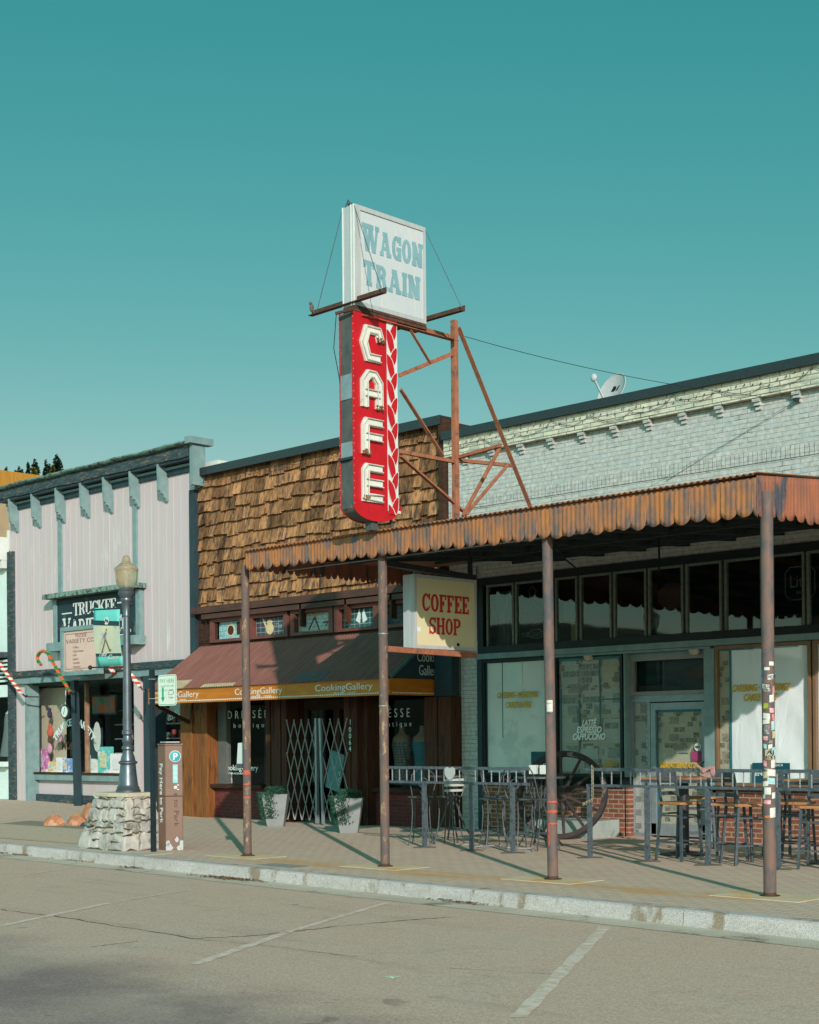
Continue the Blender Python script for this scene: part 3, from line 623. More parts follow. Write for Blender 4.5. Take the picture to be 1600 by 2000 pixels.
text(pk, 'MONEY', mat('brown_ink', (96, 70, 60)), (-31.95, 19.99, 1.42), (1, 0, 0), (0, 0, 1), .2, xs=.9, bold=.02)
text(pk, 'GENERAL', m_mint, P(313, 1418, Y=19.55), (1, 0, .32), (-.32, 0, 1), .16, fit=.8, bold=.015)
text(pk, 'ON', mat('red_neon', (200, 40, 50)), (-28.12, 19.7, 1.5), (1, 0, 0), (0, 0, 1), .12)
ps = MB(); ps.box(XF(331, 19.6), XF(365, 19.6), 19.585, 19.59, 2.15, 2.6); single('window_poster', ps, m_ltgrey, 'plain pale poster hung in window left of the golden wood column', 'poster')

goods = [(XF(84, 19.85, 1495), .42, .58, (176, 98, 160), 'tall magenta toy box with a white figure, leftmost on display floor'), (XF(104, 19.85, 1495), .3, .26, (214, 176, 96), 'small yellow and cream toy box beside the magenta box'),
         (XF(119, 19.85, 1495), .24, .36, (206, 210, 206), 'white box with black marks in pink shop window'), (XF(132, 19.85, 1495), .26, .34, (96, 140, 190), 'blue box with yellow dot, left of the window post'),
         (XF(181, 19.85, 1495), .4, .42, (200, 204, 194), 'white box with pink line drawing right of the tan mullion'), (XF(206, 19.85, 1495), .46, .62, (80, 178, 172), 'large turquoise toy box with pink cars'),
         (XF(230, 19.85, 1495), .44, .46, (222, 208, 208), 'pale pink box with two dots in the window'), (XF(252, 19.85, 1495), .3, .5, (196, 206, 120), 'lime box at right end of pink shop window')]
for x, w, h, c, lab in goods:
    b0 = thing('toy_box', lab, 'toy box', (x, 19.85, .86), 'boxed toys in the pink shop window')
    part('carton', MB().beam((x - w / 2, 19.85, .86 + h / 2), (x + w / 2, 19.87, .86 + h / 2), .12, h), mat('carton_%d' % int(-x * 100), c, tuple(min(255, v + 22) for v in c), 9, .6, 0, c3=(226, 220, 214), t3=.56, s3=7), b0)
    part('window_patch', MB().box(x - w * .28, x + w * .3, 19.78, 19.786, .86 + h * .2, .86 + h * .75), mat('patch_%d' % int(-x * 100), (230, 226, 220), tuple(c[::-1]), 14, .4, 0), b0)
single('plush_toy', MB().ball((-30.45, 19.95, 1.02), .16, .1, .16).ball((-30.5, 19.92, 1.2), .1, .09, .1).ball((-30.3, 19.9, .95), .14, .1, .08), mat('cream_plush', (206, 200, 180), None, 20, .95, .2), 'cream plush animal lying in shop window left of the post', 'plush toy', smooth=True)
for i, (px, py, s, c, lab) in enumerate(((97, 1395, .09, (60, 40, 70), 'dark pink doll charm hanging highest in the pink shop window'), (98, 1430, .12, (206, 90, 70), 'orange red plush charm hanging in the middle'), (98, 1445, .1, (90, 62, 40), 'brown bear charm hanging under the orange one'), (97, 1463, .11, (206, 150, 170), 'pink round charm hanging lowest'), (116, 1440, .12, (206, 160, 180), 'pink charm hanging right of brown lettering'))):
    p = P(px, py, Y=19.7)
    single('hanging_charm', MB().ball(p, s, .05, s * 1.1).ball(p + Vector((0, 0, s * 1.2)), s * .6, .04, s * .6), mat('charm%d' % i, c, None, 9, .8, 0), lab, 'charm', smooth=True)
bk = thing('poster_board', 'dark tarot style board with a white robed figure by the mullion', 'poster', P(186, 1480, Y=19.8))
a = P(176, 1430, Y=19.8); b = P(200, 1482, Y=19.8)
part('board', MB().box(a.x, b.x, 19.8, 19.82, b.z, a.z + .1), m_dkteal, bk)
part('figure', MB().prism([(cos(t_ * .5236) * .16, sin(t_ * .5236) * .36) for t_ in range(12)], lambda u, v, dd: (a.x + .3 + u, 19.797 - dd, b.z + .52 + v), 0, .006), m_white, bk)
pt = thing('framed_picture', 'green and orange train picture leaning on top shelf', 'picture', P(205, 1375, Y=20.5))
a = P(180, 1362, Y=20.5); b = P(224, 1392, Y=20.5)
part('canvas', MB().box(a.x, b.x, 20.5, 20.53, b.z, a.z), mat('train_picture', (70, 120, 60), (60, 110, 150), 3, .6, 0, c3=(170, 90, 40), t3=.5, s3=4), pt)
part('frame', MB().box(a.x - .04, b.x + .04, 20.535, 20.56, b.z - .04, a.z + .04), m_black, pt)
cols = [(150, 90, 60), (90, 110, 120), (170, 150, 120), (60, 80, 70), (140, 60, 60)]
for r0, z in enumerate((1.33, 1.68, 2.03)):
    for i in range(11):
        x = -30.6 + i * .25 + rnd.uniform(-.04, .04); hh = rnd.uniform(.12, .2)
        o = single('mug', MB().lathe([(.05, 0), (.062, .02), (.055, hh), (.045, hh)], x, 20.95, 10, cz=z), mat('mug%d' % ((i + r0) % 5), cols[(i + r0) % 5], None, 5, .4, 0), 'small souvenir mug on the dim shelves inside the pink shop', 'mug', 'mugs on the shelves', smooth=True)

# wall sign
S = thing('shop_wall_sign', 'dark teal wall sign with large white serif lettering', 'sign', (-29.2, 19.2, 3.8))
zt = 4.98; zb = 3.95
part('panel', MB().box(-30.83, -27.58, 19.2, 19.26, zb, zt), mat('dark_sign_panel', (30, 52, 60), (24, 44, 52), 2, .6, 0, c3=(98, 92, 88), t3=.6, s3=2.0, st3=(1, 1, .8)), S)
part('hood', MB().box(-31.1, -27.32, 18.95, 19.28, zt + .02, zt + .13), m_peel, S)
part('side_board', MB().box(-30.98, -30.83, 19.17, 19.28, zb, zt), m_green, S); part('side_board', MB().box(-27.58, -27.43, 19.17, 19.28, zb, zt), m_green, S)
part('shelf', MB().box(-30.98, -27.36, 18.98, 19.28, zb - .2, zb), m_green, S)
slabtext(S, 'TRUCKEE', m_white, (-30.14, 19.2, 4.56), (1, 0, 0), (0, 0, 1), .3, 1.75, t=.17, h=.09, e=.06, gap=.03)
slabtext(S, 'VARIETY', m_white, (-30.6, 19.2, 4.03), (1, 0, 0), (0, 0, 1), .44, 1.95, t=.17, h=.09, e=.06, gap=.04, hs=[1.12] + [1] * 6)
slabtext(S, 'CO.', m_white, (-28.42, 19.2, 4.05), (1, 0, 0), (0, 0, 1), .42, .62, t=.2, h=.09, e=.06, gap=.08)
part('rule', MB().box(-30.62, -30.2, 19.19, 19.2, 4.62, 4.65).box(-28.32, -27.98, 19.19, 19.2, 4.72, 4.75).box(-28.5, -27.95, 19.19, 19.2, 3.99, 4.02), m_white, S)

# hanging menu board on a pole
M_ = thing('menu_board', 'pink hanging notice board in thick grey frame listing goods', 'sign', P(155, 1320, Y=18.6))
YM = 18.6; a = P(117, 1228, Y=YM); b = P(194, 1316, Y=YM); x0, x1, z0, z1 = a.x, b.x, b.z, a.z + .02
part('frame', MB().box(x0, x1, YM, YM + .12, z1 - .1, z1).box(x0, x1, YM, YM + .12, z0, z0 + .1).box(x0, x0 + .12, YM, YM + .12, z0 + .1, z1 - .1).box(x1 - .12, x1, YM, YM + .12, z0 + .1, z1 - .1), m_green, M_, bev=.01)
part('panel', MB().box(x0 + .1, x1 - .1, YM + .04, YM + .08, z0 + .08, z1 - .08), mat('menu_pink', (204, 176, 162), (196, 168, 156), 3, .6, 0), M_)
m_ink = mat('sepia_ink', (132, 100, 88))
cx = (x0 + x1) / 2
text(M_, 'TRUCKEE', m_ink, (cx, YM + .04, z1 - .25), (1, 0, 0), (0, 0, 1), .08, align='CENTER')
text(M_, 'VARIETY CO.', m_ink, (cx, YM + .04, z1 - .38), (1, 0, 0), (0, 0, 1), .1, align='CENTER', fit=x1 - x0 - .38)
for i, s in enumerate(('• T-Shirts', '• Caps & Games', '• Gifts', '• Jewelry', '• Souvenirs', '• Stationery', '• Crafts & Toys', '• Candy', '• Novelties')):
    text(M_, s, m_ink, (x0 + .45, YM + .04, z1 - .5 - i * .088), (1, 0, 0), (0, 0, 1), .05)
part('border', MB().box(x0 + .17, x1 - .17, YM + .034, YM + .04, z1 - .17, z1 - .16).box(x0 + .17, x1 - .17, YM + .034, YM + .04, z0 + .15, z0 + .16).box(x0 + .17, x0 + .18, YM + .034, YM + .04, z0 + .16, z1 - .17).box(x1 - .18, x1 - .17, YM + .034, YM + .04, z0 + .16, z1 - .17), m_ink, M_)
part('hanger', MB().tube([(x0 + .05, YM + .06, z1), (x0 + .6, 19.3, z1 + .55)], .012, 6), m_black, M_); part('hanger', MB().beam((x0 + .2, YM + .06, z0 + .05), (x0 + .2, 19.2, z0 + .05), .06, .06), m_black, M_); part('hanger', MB().beam((x1 - .2, YM + .06, z0 + .05), (x1 - .2, 19.2, z0 + .05), .06, .06), m_black, M_)
ck = P(128, 1390, Y=19.05)
C_ = thing('hanging_clock', 'small round clock with white face and black rim under the menu board', 'clock', ck)
def yz_disc(mb, c, r, d0, d1, n=24, mi=0): return mb.prism([(r * cos(2 * pi * k / n), r * sin(2 * pi * k / n)) for k in range(n)], lambda a, b, d: (c[0] + a, c[1] - d, c[2] + b), d0, d1, mi)
part('rim', yz_disc(MB(), ck, .17, -.04, .03), m_black, C_, bev=.01); part('face', yz_disc(MB(), ck, .13, .03, .035), m_mint, C_)
part('hand', MB().beam(ck + Vector((0, -.04, 0)), ck + Vector((.02, -.04, .1)), .012, .006).beam(ck + Vector((0, -.04, 0)), ck + Vector((-.03, -.04, -.06)), .014, .006), m_black, C_)
part('hanger', MB().tube([ck + Vector((0, 0, .16)), ck + Vector((-.02, .02, .42)), ck + Vector((-.05, .06, .65))], .015, 6), m_ltgrey, C_)

# candy canes
def cane_mat(name, c1, c2, n=9):
    q = NB(name); tc = q.n('TexCoord'); wv = q.n('TexWave'); wv.bands_direction = 'Z'; wv.inputs['Scale'].default_value = n; wv.inputs['Distortion'].default_value = .6
    q.l(tc.outputs['Object'], wv.inputs[0]); ns = q.noise(q.coords(), 60, 2)
    c = q.mix(q.ramp(wv.outputs[1], .42, .58), lin(c1), lin(c2)); c = q.mix(.5, c, q.mix(q.ramp(ns, .35, .65), (.1, .1, .1, 1), (1, 1, 1, 1)), 'OVERLAY')
    q.l(c, q.b.inputs['Base Color']); q.b.inputs['Roughness'].default_value = .35; return q.m
m_caner = cane_mat('red_white_tinsel', (196, 62, 40), (222, 214, 198), 2.6); m_caneg = cane_mat('red_green_tinsel', (190, 84, 42), (42, 112, 44), 1.9)
def tinsel(pts, r, n=16, seed=1):
    mb = MB(); rr = random.Random(seed); L = [Vector(p) for p in pts]; mb.tube(L, r * .75, 8)
    for i in range(len(L) - 1):
        d = L[i + 1] - L[i]; m = max(3, int(d.length / .006))
        for k in range(m):
            p = L[i] + d * k / m; a = rr.uniform(0, 6.3); u = d.normalized().cross(Vector((0, 1, .1))).normalized(); w = d.normalized().cross(u)
            o = (u * cos(a) + w * sin(a)); e = p + o * r * rr.uniform(.9, 1.35); s = d.normalized() * .012
            mb.add([p + o * r * .5 - s, p + o * r * .5 + s, e + s * .5], [(0, 1, 2)])
    return mb
def px_path(pp, Y, dy=0): return [P(a, b, Y=Y + dy * i / len(pp)) for i, (a, b) in enumerate(pp)]
CG_ = 'candy canes on the shop posts'
o1 = thing('candy_cane', 'red and white tinsel candy cane at the far left edge', 'candy cane', P(47, 1358, Y=18.9), CG_)
part('cane', tinsel(px_path([(-22, 1290), (-10, 1284), (0, 1298), (10, 1312), (25, 1332), (38, 1350), (42, 1354)], 18.9), .052, seed=3), m_caner, o1, fix=False)
part('bracket', MB().tube(px_path([(42, 1354), (50, 1361), (53, 1358)], 18.95), .02, 6).beam(P(50, 1361, Y=18.95), P(50, 1361, Y=18.95) + Vector((.1, .35, 0)), .03, .03), m_black, o1)
o2 = thing('candy_cane', 'red and green tinsel candy cane hooked over the menu board corner', 'candy cane', P(138, 1352, Y=18.4), CG_)
part('cane', tinsel(px_path([(80, 1299), (74, 1291), (73, 1282), (78, 1274), (85, 1271), (93, 1276), (101, 1289), (109, 1304), (116, 1317), (122, 1327), (130, 1340), (137, 1351)], 18.4), .048, seed=5), m_caneg, o2, fix=False)
part('bracket', MB().tube([P(137, 1351, Y=18.4), P(143, 1357, Y=18.5), P(148, 1352, Y=19.1)], .02, 6), m_black, o2)
o3 = thing('candy_cane', 'red and white tinsel candy cane passing behind the lamp post', 'candy cane', P(275, 1345, Y=18.3), CG_)
part('cane', tinsel(px_path([(222, 1312), (217, 1308), (217, 1302), (224, 1298), (235, 1302), (243, 1303), (252, 1313), (262, 1326), (274, 1341)], 18.3), .055, seed=8), m_caner, o3, fix=False)
part('bracket', MB().tube([P(274, 1341, Y=18.3), P(281, 1350, Y=18.35), P(285, 1347, Y=19.1)], .02, 6), m_black, o3)
# ================= shingled building =================
BX0, BX1 = -25.48, -18.25
br = thing('shingled_shop_building', 'brown cedar shingled shop with maroon metal awning and boutique windows', 'building', (-21.8, 19.3, 0))
part('wall', MB().box(BX0, BX1, 19.42, 31, 3.0, 7.3).box(BX0, BX1, 19.4, 19.6, 3.0, 7.32), m_darkwood, br)
m_shing = mat('cedar_shingle', (172, 126, 84), (122, 86, 60), 3.5, .85, .5, (9, 9, .7), c3=(66, 56, 50), t3=.55, s3=2.6, st3=(5, 5, .7), rv=.5, sp=.1, w3=.12)
sg = MB(); z = 7.28; row = 0
while z > 4.45:
    x = BX0 + .02 - rnd.random() * .1
    while x < BX1 - .03:
        w = rnd.uniform(.13, .29); x2 = min(x + w, BX1); xa = max(x, BX0)
        if x2 - xa > .03:
            zb = z - .305 + rnd.choice([-.03, -.008, 0, .008, .02]) + rnd.uniform(-.012, .012); th = rnd.uniform(.04, .065); tl = rnd.uniform(-.008, .008); zt_ = min(z + .04, 7.3)
            sg.add([(xa + .004, 19.40 - .016, zt_), (x2 - .004, 19.40 - .016, zt_), (x2 - .004, 19.36 - th, zb + tl), (xa + .004, 19.36 - th, zb - tl),
                    (xa + .004, 19.40, zt_), (x2 - .004, 19.40, zt_), (x2 - .004, 19.40, zb + tl), (xa + .004, 19.40, zb - tl)],
                   [(0, 3, 2, 1), (3, 7, 6, 2), (0, 4, 7, 3), (1, 2, 6, 5)])
        x += w
    z -= .27; row += 1
part('shingles', sg, m_shing, br, stuff=True, fix=False)
part('coping', MB().box(BX0 - .05, BX1 + .05, 19.2, 19.6, 7.3, 7.36).box(BX0 - .05, BX1 + .05, 19.18, 19.199, 7.2, 7.365), m_black, br)
part('edge_board', MB().box(BX1 - .02, BX1 + .1, 19.2, 19.5, 4.3, 7.32), m_darkwood, br)
part('side_wall', MB().add([(BX1 + .1, 19.5, 4.3), (BX1 + .1, 21.5, 4.3), (BX1 + .1, 21.5, 6.6), (BX1 + .1, 20.3, 6.95), (BX1 + .1, 19.5, 7.3), (BX1 - .1, 19.5, 4.3), (BX1 - .1, 21.5, 4.3), (BX1 - .1, 21.5, 6.6), (BX1 - .1, 20.3, 6.95), (BX1 - .1, 19.5, 7.3)],
     [(0, 1, 2, 3, 4), (9, 8, 7, 6, 5), (0, 5, 6, 1), (1, 6, 7, 2), (2, 7, 8, 3), (3, 8, 9, 4), (4, 9, 5, 0)]), m_black, br)
# light wire along the top
def sagwire(mb, pts, r, sag=.0, n=10, jit=0):
    out = []
    for i in range(len(pts) - 1):
        A = Vector(pts[i]); B = Vector(pts[i + 1])
        for k in range(n): t = k / n; out.append(A + (B - A) * t + Vector((0, 0, -sag * 4 * t * (1 - t))) + Vector((rnd.uniform(-jit, jit), 0, rnd.uniform(-jit, jit))))
    out.append(Vector(pts[-1])); return mb.tube(out, r * .7, 5)
lw = MB(); ps = [(BX0 + .1 + i * .72, 19.26, 7.12 + rnd.uniform(-.05, .05)) for i in range(10)]
sagwire(lw, ps, .006, .05, 8, .01)
for i in range(46): x = BX0 + .15 + i * .155; lw.ball((x, 19.26, 7.08 + rnd.uniform(-.03, .04)), .012, .012, .02, 5, 4)
single('string_lights', lw, m_darkwood, 'string of tiny unlit bulbs strung along the top row of shingles', 'string lights')
# window band
band = MB().box(BX0, BX1, 19.3, 19.42, 4.22, 4.42).box(BX0, BX1, 19.33, 19.42, 3.56, 3.66).box(BX0, -24.85, 19.31, 19.42, 3.66, 4.22)
for x in (-25.35, -25.2, -25.0): band.box(x, x + .06, 19.28, 19.31, 3.72, 4.12)
WN = [(427, 479), (502, 564), (585, 652), (671, 739), (757, 820)]
xs = [(XF(a, 19.4, 1230), XF(b, 19.4, 1230)) for a, b in WN]
prev = -24.85
for a, b in xs: band.box(prev, a - .12, 19.34, 19.42, 3.66, 4.22); prev = b + .12
band.box(prev, BX1, 19.34, 19.42, 3.66, 4.22)
part('band_boards', band, m_darkwood, br)
part('cornice', MB().box(BX0, BX1, 19.12, 19.3, 4.28, 4.42).box(BX0 + .3, BX1, 19.16, 19.3, 4.16, 4.26), mat('eave_board', (84, 56, 46), (62, 44, 38), 6, .7, .2, (.4, 1, 1)), br)
part('bracket', MB().box(-22.03, -21.98, 19.16, 19.3, 3.82, 4.26), m_wood, br); part('bracket', MB().box(-20.73, -20.68, 19.16, 19.3, 3.82, 4.26), m_wood, br); part('bracket', MB().box(-19.5, -19.45, 19.16, 19.3, 3.82, 4.26), m_wood, br)
gcol = [((120, 170, 176), (150, 190, 190)), ((70, 60, 78), (50, 76, 88)), ((176, 156, 120), (150, 170, 176)), ((40, 90, 92), (30, 70, 74)), ((56, 62, 66), (46, 54, 60))]
m_lead = mat('lead_came', (150, 160, 150)); m_creamg = mat('cream_glass', (196, 170, 120), (206, 190, 150), 9, .3, 0)
for i, (a, b) in enumerate(xs):
    z1 = 4.12; z0 = 3.72
    f_ = part('window_frame', MB().box(a - .12, b + .12, 19.26, 19.42, z1 - .03, z1 + .08).box(a - .12, b + .12, 19.26, 19.42, z0 - .06, z0).box(a - .12, a, 19.26, 19.42, z0, z1 - .03).box(b, b + .12, 19.26, 19.42, z0, z1 - .03), m_redframe, br)
    gm = brick_mat('stained_glass%d' % i, gcol[i][0], gcol[i][1], (170, 170, 150) if i in (1, 3) else (90, 90, 84), .14 if i != 2 else .17, .1 if i != 2 else .075, .004, rough=.35, off=.0 if i in (1, 3) else .5, b=.1)
    part('stained_glass', MB().box(a, b, 19.38, 19.39, z0, z1 - .03), gm, f_)
    c = (a + b) / 2; Y = 19.378
    if i == 0:
        mb = MB(); yz_disc(mb, (c + .0, Y, 3.9), .13, 0, .004); part('motif', mb, m_creamg, f_)
        mb = MB(); yz_disc(mb, (c + .0, Y, 3.9), .1, .004, .008); mb.box(c + .2, c + .38, Y - .006, Y, 3.8, 4.06); part('motif', mb, mat('coffee_glass', (74, 42, 32)), f_)
    if i == 1:
        mb = MB(); yz_disc(mb, (c - .06, Y, 3.86), .12, 0, .004); mb.prism([(-.3, .2), (-.26, .2), (-.12, -.02), (-.14, -.08)], lambda u, v, d: (c + u, Y - d, 3.88 + v), 0, .0045); mb.prism([(.02 + .09 * cos(t_), .16 + .05 * sin(t_)) for t_ in [k * .5 for k in range(12)]], lambda u, v, d: (c - .08 + u, Y - d, 3.83 + v), 0, .005); part('motif', mb, m_creamg, f_)
        text(f_, 'Tea', m_lead, (c + .1, Y, 3.86), (1, 0, 0), (0, 0, 1), .1, shear=.3)
    if i == 2:
        mb = MB(); stroke(mb, [(-.2, -.14), (-.02, .1), (.12, -.16)], .03, lambda u, v, d: (c + u, Y - d, 3.9 + v), 0, .004); stroke(mb, [(.22, -.02), (.42, .0), (.5, .12), (.3, -.08)], .03, lambda u, v, d: (c + u, Y - d, 3.9 + v), 0, .004); part('motif', mb, m_black, f_)
    if i == 3:
        mb = MB()
        for s in (-1, 1): mb.prism([(.06 * s, .16), (.12 * s, .02), (.16 * s, -.06), (.04 * s, -.12), (.02 * s, .04)], lambda u, v, d: (c + u + .05, Y - d, 3.92 + v), 0, .004 + .001 * s)
        part('motif', mb, m_mint, f_)
# awning
aw = thing('metal_awning', 'maroon corrugated awning over orange boards with white lettering', 'awning', (-21.8, 18.6, 2.35))
ax0, ax1 = -25.42, -18.32
n = 540
cr = MB(); vs = []; 
for i in range(n + 1):
    x = ax0 + (ax1 - ax0) * i / n; dz = .010 * sin(2 * pi * x / .076)
    vs += [(x, 19.3, 3.6 + dz), (x, 17.93, 2.655 + dz), (x, 17.93, 2.647 + dz), (x, 19.3, 3.59 + dz)]
cr.add(vs, [(4 * i, 4 * i + 1, 4 * i + 5, 4 * i + 4) for i in range(n)] + [(4 * i + 3, 4 * i + 7, 4 * i + 6, 4 * i + 2) for i in range(n)] + [(4 * i + 1, 4 * i + 2, 4 * i + 6, 4 * i + 5) for i in range(n)])
part('corrugated_sheet', cr, m_awnroof, aw, smooth=True, fix=False)
for xa, xb, y0, y1 in ((-24.95, -24.2, 17.92, 18.18), (-23.6, -22.6, 17.92, 18.02), (-20.9, -20.05, 17.92, 18.2)):
    pp_ = MB(); m_ = 60; vs = []
    for i in range(m_ + 1):
        x = xa + (xb - xa) * i / m_; dz = .010 * sin(2 * pi * x / .076) + .004
        for y in (y0, y1): vs.append((x, y, 2.655 + (y - 17.93) * .945 / 1.37 + dz))
    pp_.add(vs, [(2 * i, 2 * i + 2, 2 * i + 3, 2 * i + 1) for i in range(m_)])
    part('faded_patch', pp_, mat('bare_zinc', (168, 156, 126), (150, 138, 112), 8, .6, .1) if xa < -22 else mat('grey_zinc', (102, 92, 92), (90, 80, 82), 8, .6, .1), aw, smooth=True, fix=False)
fz0, fz1 = 2.36, 2.65
fb = MB(); 
for a, b in ((ax0, -23.55), (-23.545, -21.05), (-21.045, ax1)): fb.box(a, b, 17.97, 18.01, fz0, fz1)
fb.box(ax1 - .04, ax1, 18.01, 19.3, fz0, fz1)
part('fascia_board', fb, m_fasciaor, aw)
dm = MB()
for i in range(118): x = ax0 + .03 + i * .06; dm.box(x, x + .035, 17.962, 17.97, fz0 + .03, fz0 + .052)
for i in range(20): y = 18.05 + i * .06; dm.box(ax1, ax1 + .008, y, y + .035, fz0 + .03, fz0 + .052)
part('bead_trim', dm, m_white, aw, stuff=True)
for px in (300, 458, 615):
    p = P(px, 1350, Y=17.97); x = p.x
    text(aw, 'CookingGallery', m_white, (x, 17.97, 2.475), (1, 0, 0), (0, 0, 1), .125, fit=(1.52 if px != 458 else 1.42), bold=-.004)
    text(aw, 'TRUCKEE    TAHOE', m_mint, (x + .5, 17.97, 2.415), (1, 0, 0), (0, 0, 1), .028, fit=.6)
part('gable_panel', MB().add([(ax1 + .0, 18.0, 2.66), (ax1, 19.3, 2.66), (ax1, 19.3, 3.58), (ax1 - .03, 18.0, 2.66), (ax1 - .03, 19.3, 2.66), (ax1 - .03, 19.3, 3.58)], [(0, 1, 2), (5, 4, 3), (0, 3, 4, 1), (1, 4, 5, 2), (0, 2, 5, 3)]), m_dkteal, aw)
part('gable_edge', MB().beam((ax1 + .01, 18.0, 2.67), (ax1 + .01, 19.25, 3.54), .03, .05), mat('teal_edge', (66, 110, 112)), aw)
text(aw, 'Cooking', m_mint, (ax1 + .002, 18.66, 2.96), (0, 1, 0), (0, 0, 1), .19, fit=.6, bold=-.01)
text(aw, 'Gallery', m_mint, (ax1 + .002, 18.7, 2.72), (0, 1, 0), (0, 0, 1), .19, fit=.52, bold=-.01)
part('arm', MB().beam((-25.3, 18.02, 2.36), (-25.3, 19.0, 1.95), .07, .07).beam((-25.3, 18.05, 2.2), (-25.3, 18.05, 2.36), .08, .08), m_darkwood, aw)
# storefront
YS = 19.1
cl = MB().box(BX0 - .12, -25.2, 18.9, 19.5, -.02, 2.9).box(-25.195, -24.72, 18.94, 19.5, -.02, 2.9)
part('column', cl, m_goldwood, br, bev=.01)
def wcol(a, b, Y, zt=2.9):
    x0 = XF(a, Y, 1500); x1 = XF(b, Y, 1500); w = (x1 - x0) / 2
    return part('column', MB().box(x0, x0 + w - .005, Y, Y + .5, -.02, zt).box(x0 + w + .005, x1, Y + .02, Y + .5, -.02, zt), m_wood, br, bev=.01)
wcol(519, 537, 19.0); wcol(538, 558, 18.75); c64 = wcol(672, 696, 18.75); wcol(697, 716, 18.9); wcol(829, 880, 19.0, 2.34); part('side_panel', MB().box(-18.28, -17.86, 19.06, 19.3, 2.35, 3.6), m_dkteal, br)
text(br, '1', m_mint, P(682, 1415, Y=18.74), (1, 0, 0), (0, 0, 1), .1); 
for i, chx in enumerate('0064'): text(br, chx, m_mint, P(681.5, 1430 + i * 12.5, Y=18.74), (1, 0, 0), (0, 0, 1), .1)
for a, b in ((-24.75, XF(519, 19.15)), (XF(716, 19.15), XF(829, 19.15))):
    part('knee_wall', MB().box(a, b, 19.13, 19.5, -.02, .62), m_brickm, br); part('sill', MB().box(a - .03, b, 19.0, 19.5, .62, .70), m_darkwood, br)
part('window_frame', MB().box(-24.7, -24.42, 19.2, 19.32, .7, 2.9), mat('grey_frame', (96, 98, 94), (84, 88, 86), 5, .6, 0), br)
part('window', MB().box(-24.42, XF(519, 19.26), 19.26, 19.27, .7, 2.9), m_glass, br)
part('window', MB().box(XF(716, 19.26), XF(829, 19.26), 19.26, 19.27, .7, 2.9), m_glass, br)
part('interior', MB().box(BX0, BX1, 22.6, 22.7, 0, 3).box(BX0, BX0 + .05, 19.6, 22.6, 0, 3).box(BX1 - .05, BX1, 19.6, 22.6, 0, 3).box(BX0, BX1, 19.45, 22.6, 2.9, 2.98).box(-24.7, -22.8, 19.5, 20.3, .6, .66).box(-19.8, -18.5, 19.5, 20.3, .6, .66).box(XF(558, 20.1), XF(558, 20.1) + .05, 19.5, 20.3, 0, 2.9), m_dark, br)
part('brick_lining', MB().box(-24.4, -23.4, 21.0, 21.1, .6, 2.9), brick_mat('inner_brick', (84, 62, 50), (66, 50, 44), (60, 56, 52), .2, .08, .01), br)
dr = part('door', MB().box(XF(560, 20.0), XF(566, 20.0), 20.0, 20.1, 0, 2.4).box(XF(560, 20.0), XF(690, 20.0), 20.0, 20.1, 2.2, 2.4).box(XF(590, 20.0), XF(600, 20.0), 20.0, 20.1, 0, 2.2).box(XF(650, 20.0), XF(662, 20.0), 20.0, 20.1, 0, 2.2), mat('door_brown', (84, 66, 56), (70, 56, 48), 6, .7, .1), br)
part('door_glass', MB().box(XF(566, 20.05), XF(690, 20.05), 20.05, 20.06, .2, 2.2), m_glassd, dr)
tx0 = P(444, 1404, Y=19.255)
text(br, 'DRESSÉE', m_mint, (tx0.x, 19.256, tx0.z), (1, 0, 0), (0, 0, 1), .17, fit=1.3, spc=1.7, bold=-.008)
text(br, 'boutique', m_mint, (tx0.x + .2, 19.256, tx0.z - .19), (1, 0, 0), (0, 0, 1), .1, fit=1.15, spc=1.9, bold=-.008)
text(br, 'CookingGallery', m_mint, (P(436, 1523, Y=19.26).x, 19.256, .98), (1, 0, 0), (0, 0, 1), .12, fit=1.15)
text(br, 'TRUCKEE', m_mint, (P(446, 1530, Y=19.26).x, 19.256, .9), (1, 0, 0), (0, 0, 1), .035, fit=.5)
tx1 = P(728, 1402, Y=19.255)
text(br, 'DRÉSSE', m_mint, (tx1.x, 19.256, tx1.z), (1, 0, 0), (0, 0, 1), .17, fit=.98, spc=1.7, bold=-.008)
text(br, 'boutique', m_mint, (tx1.x + .14, 19.256, tx1.z - .17), (1, 0, 0), (0, 0, 1), .1, fit=.88, spc=1.9, bold=-.008)
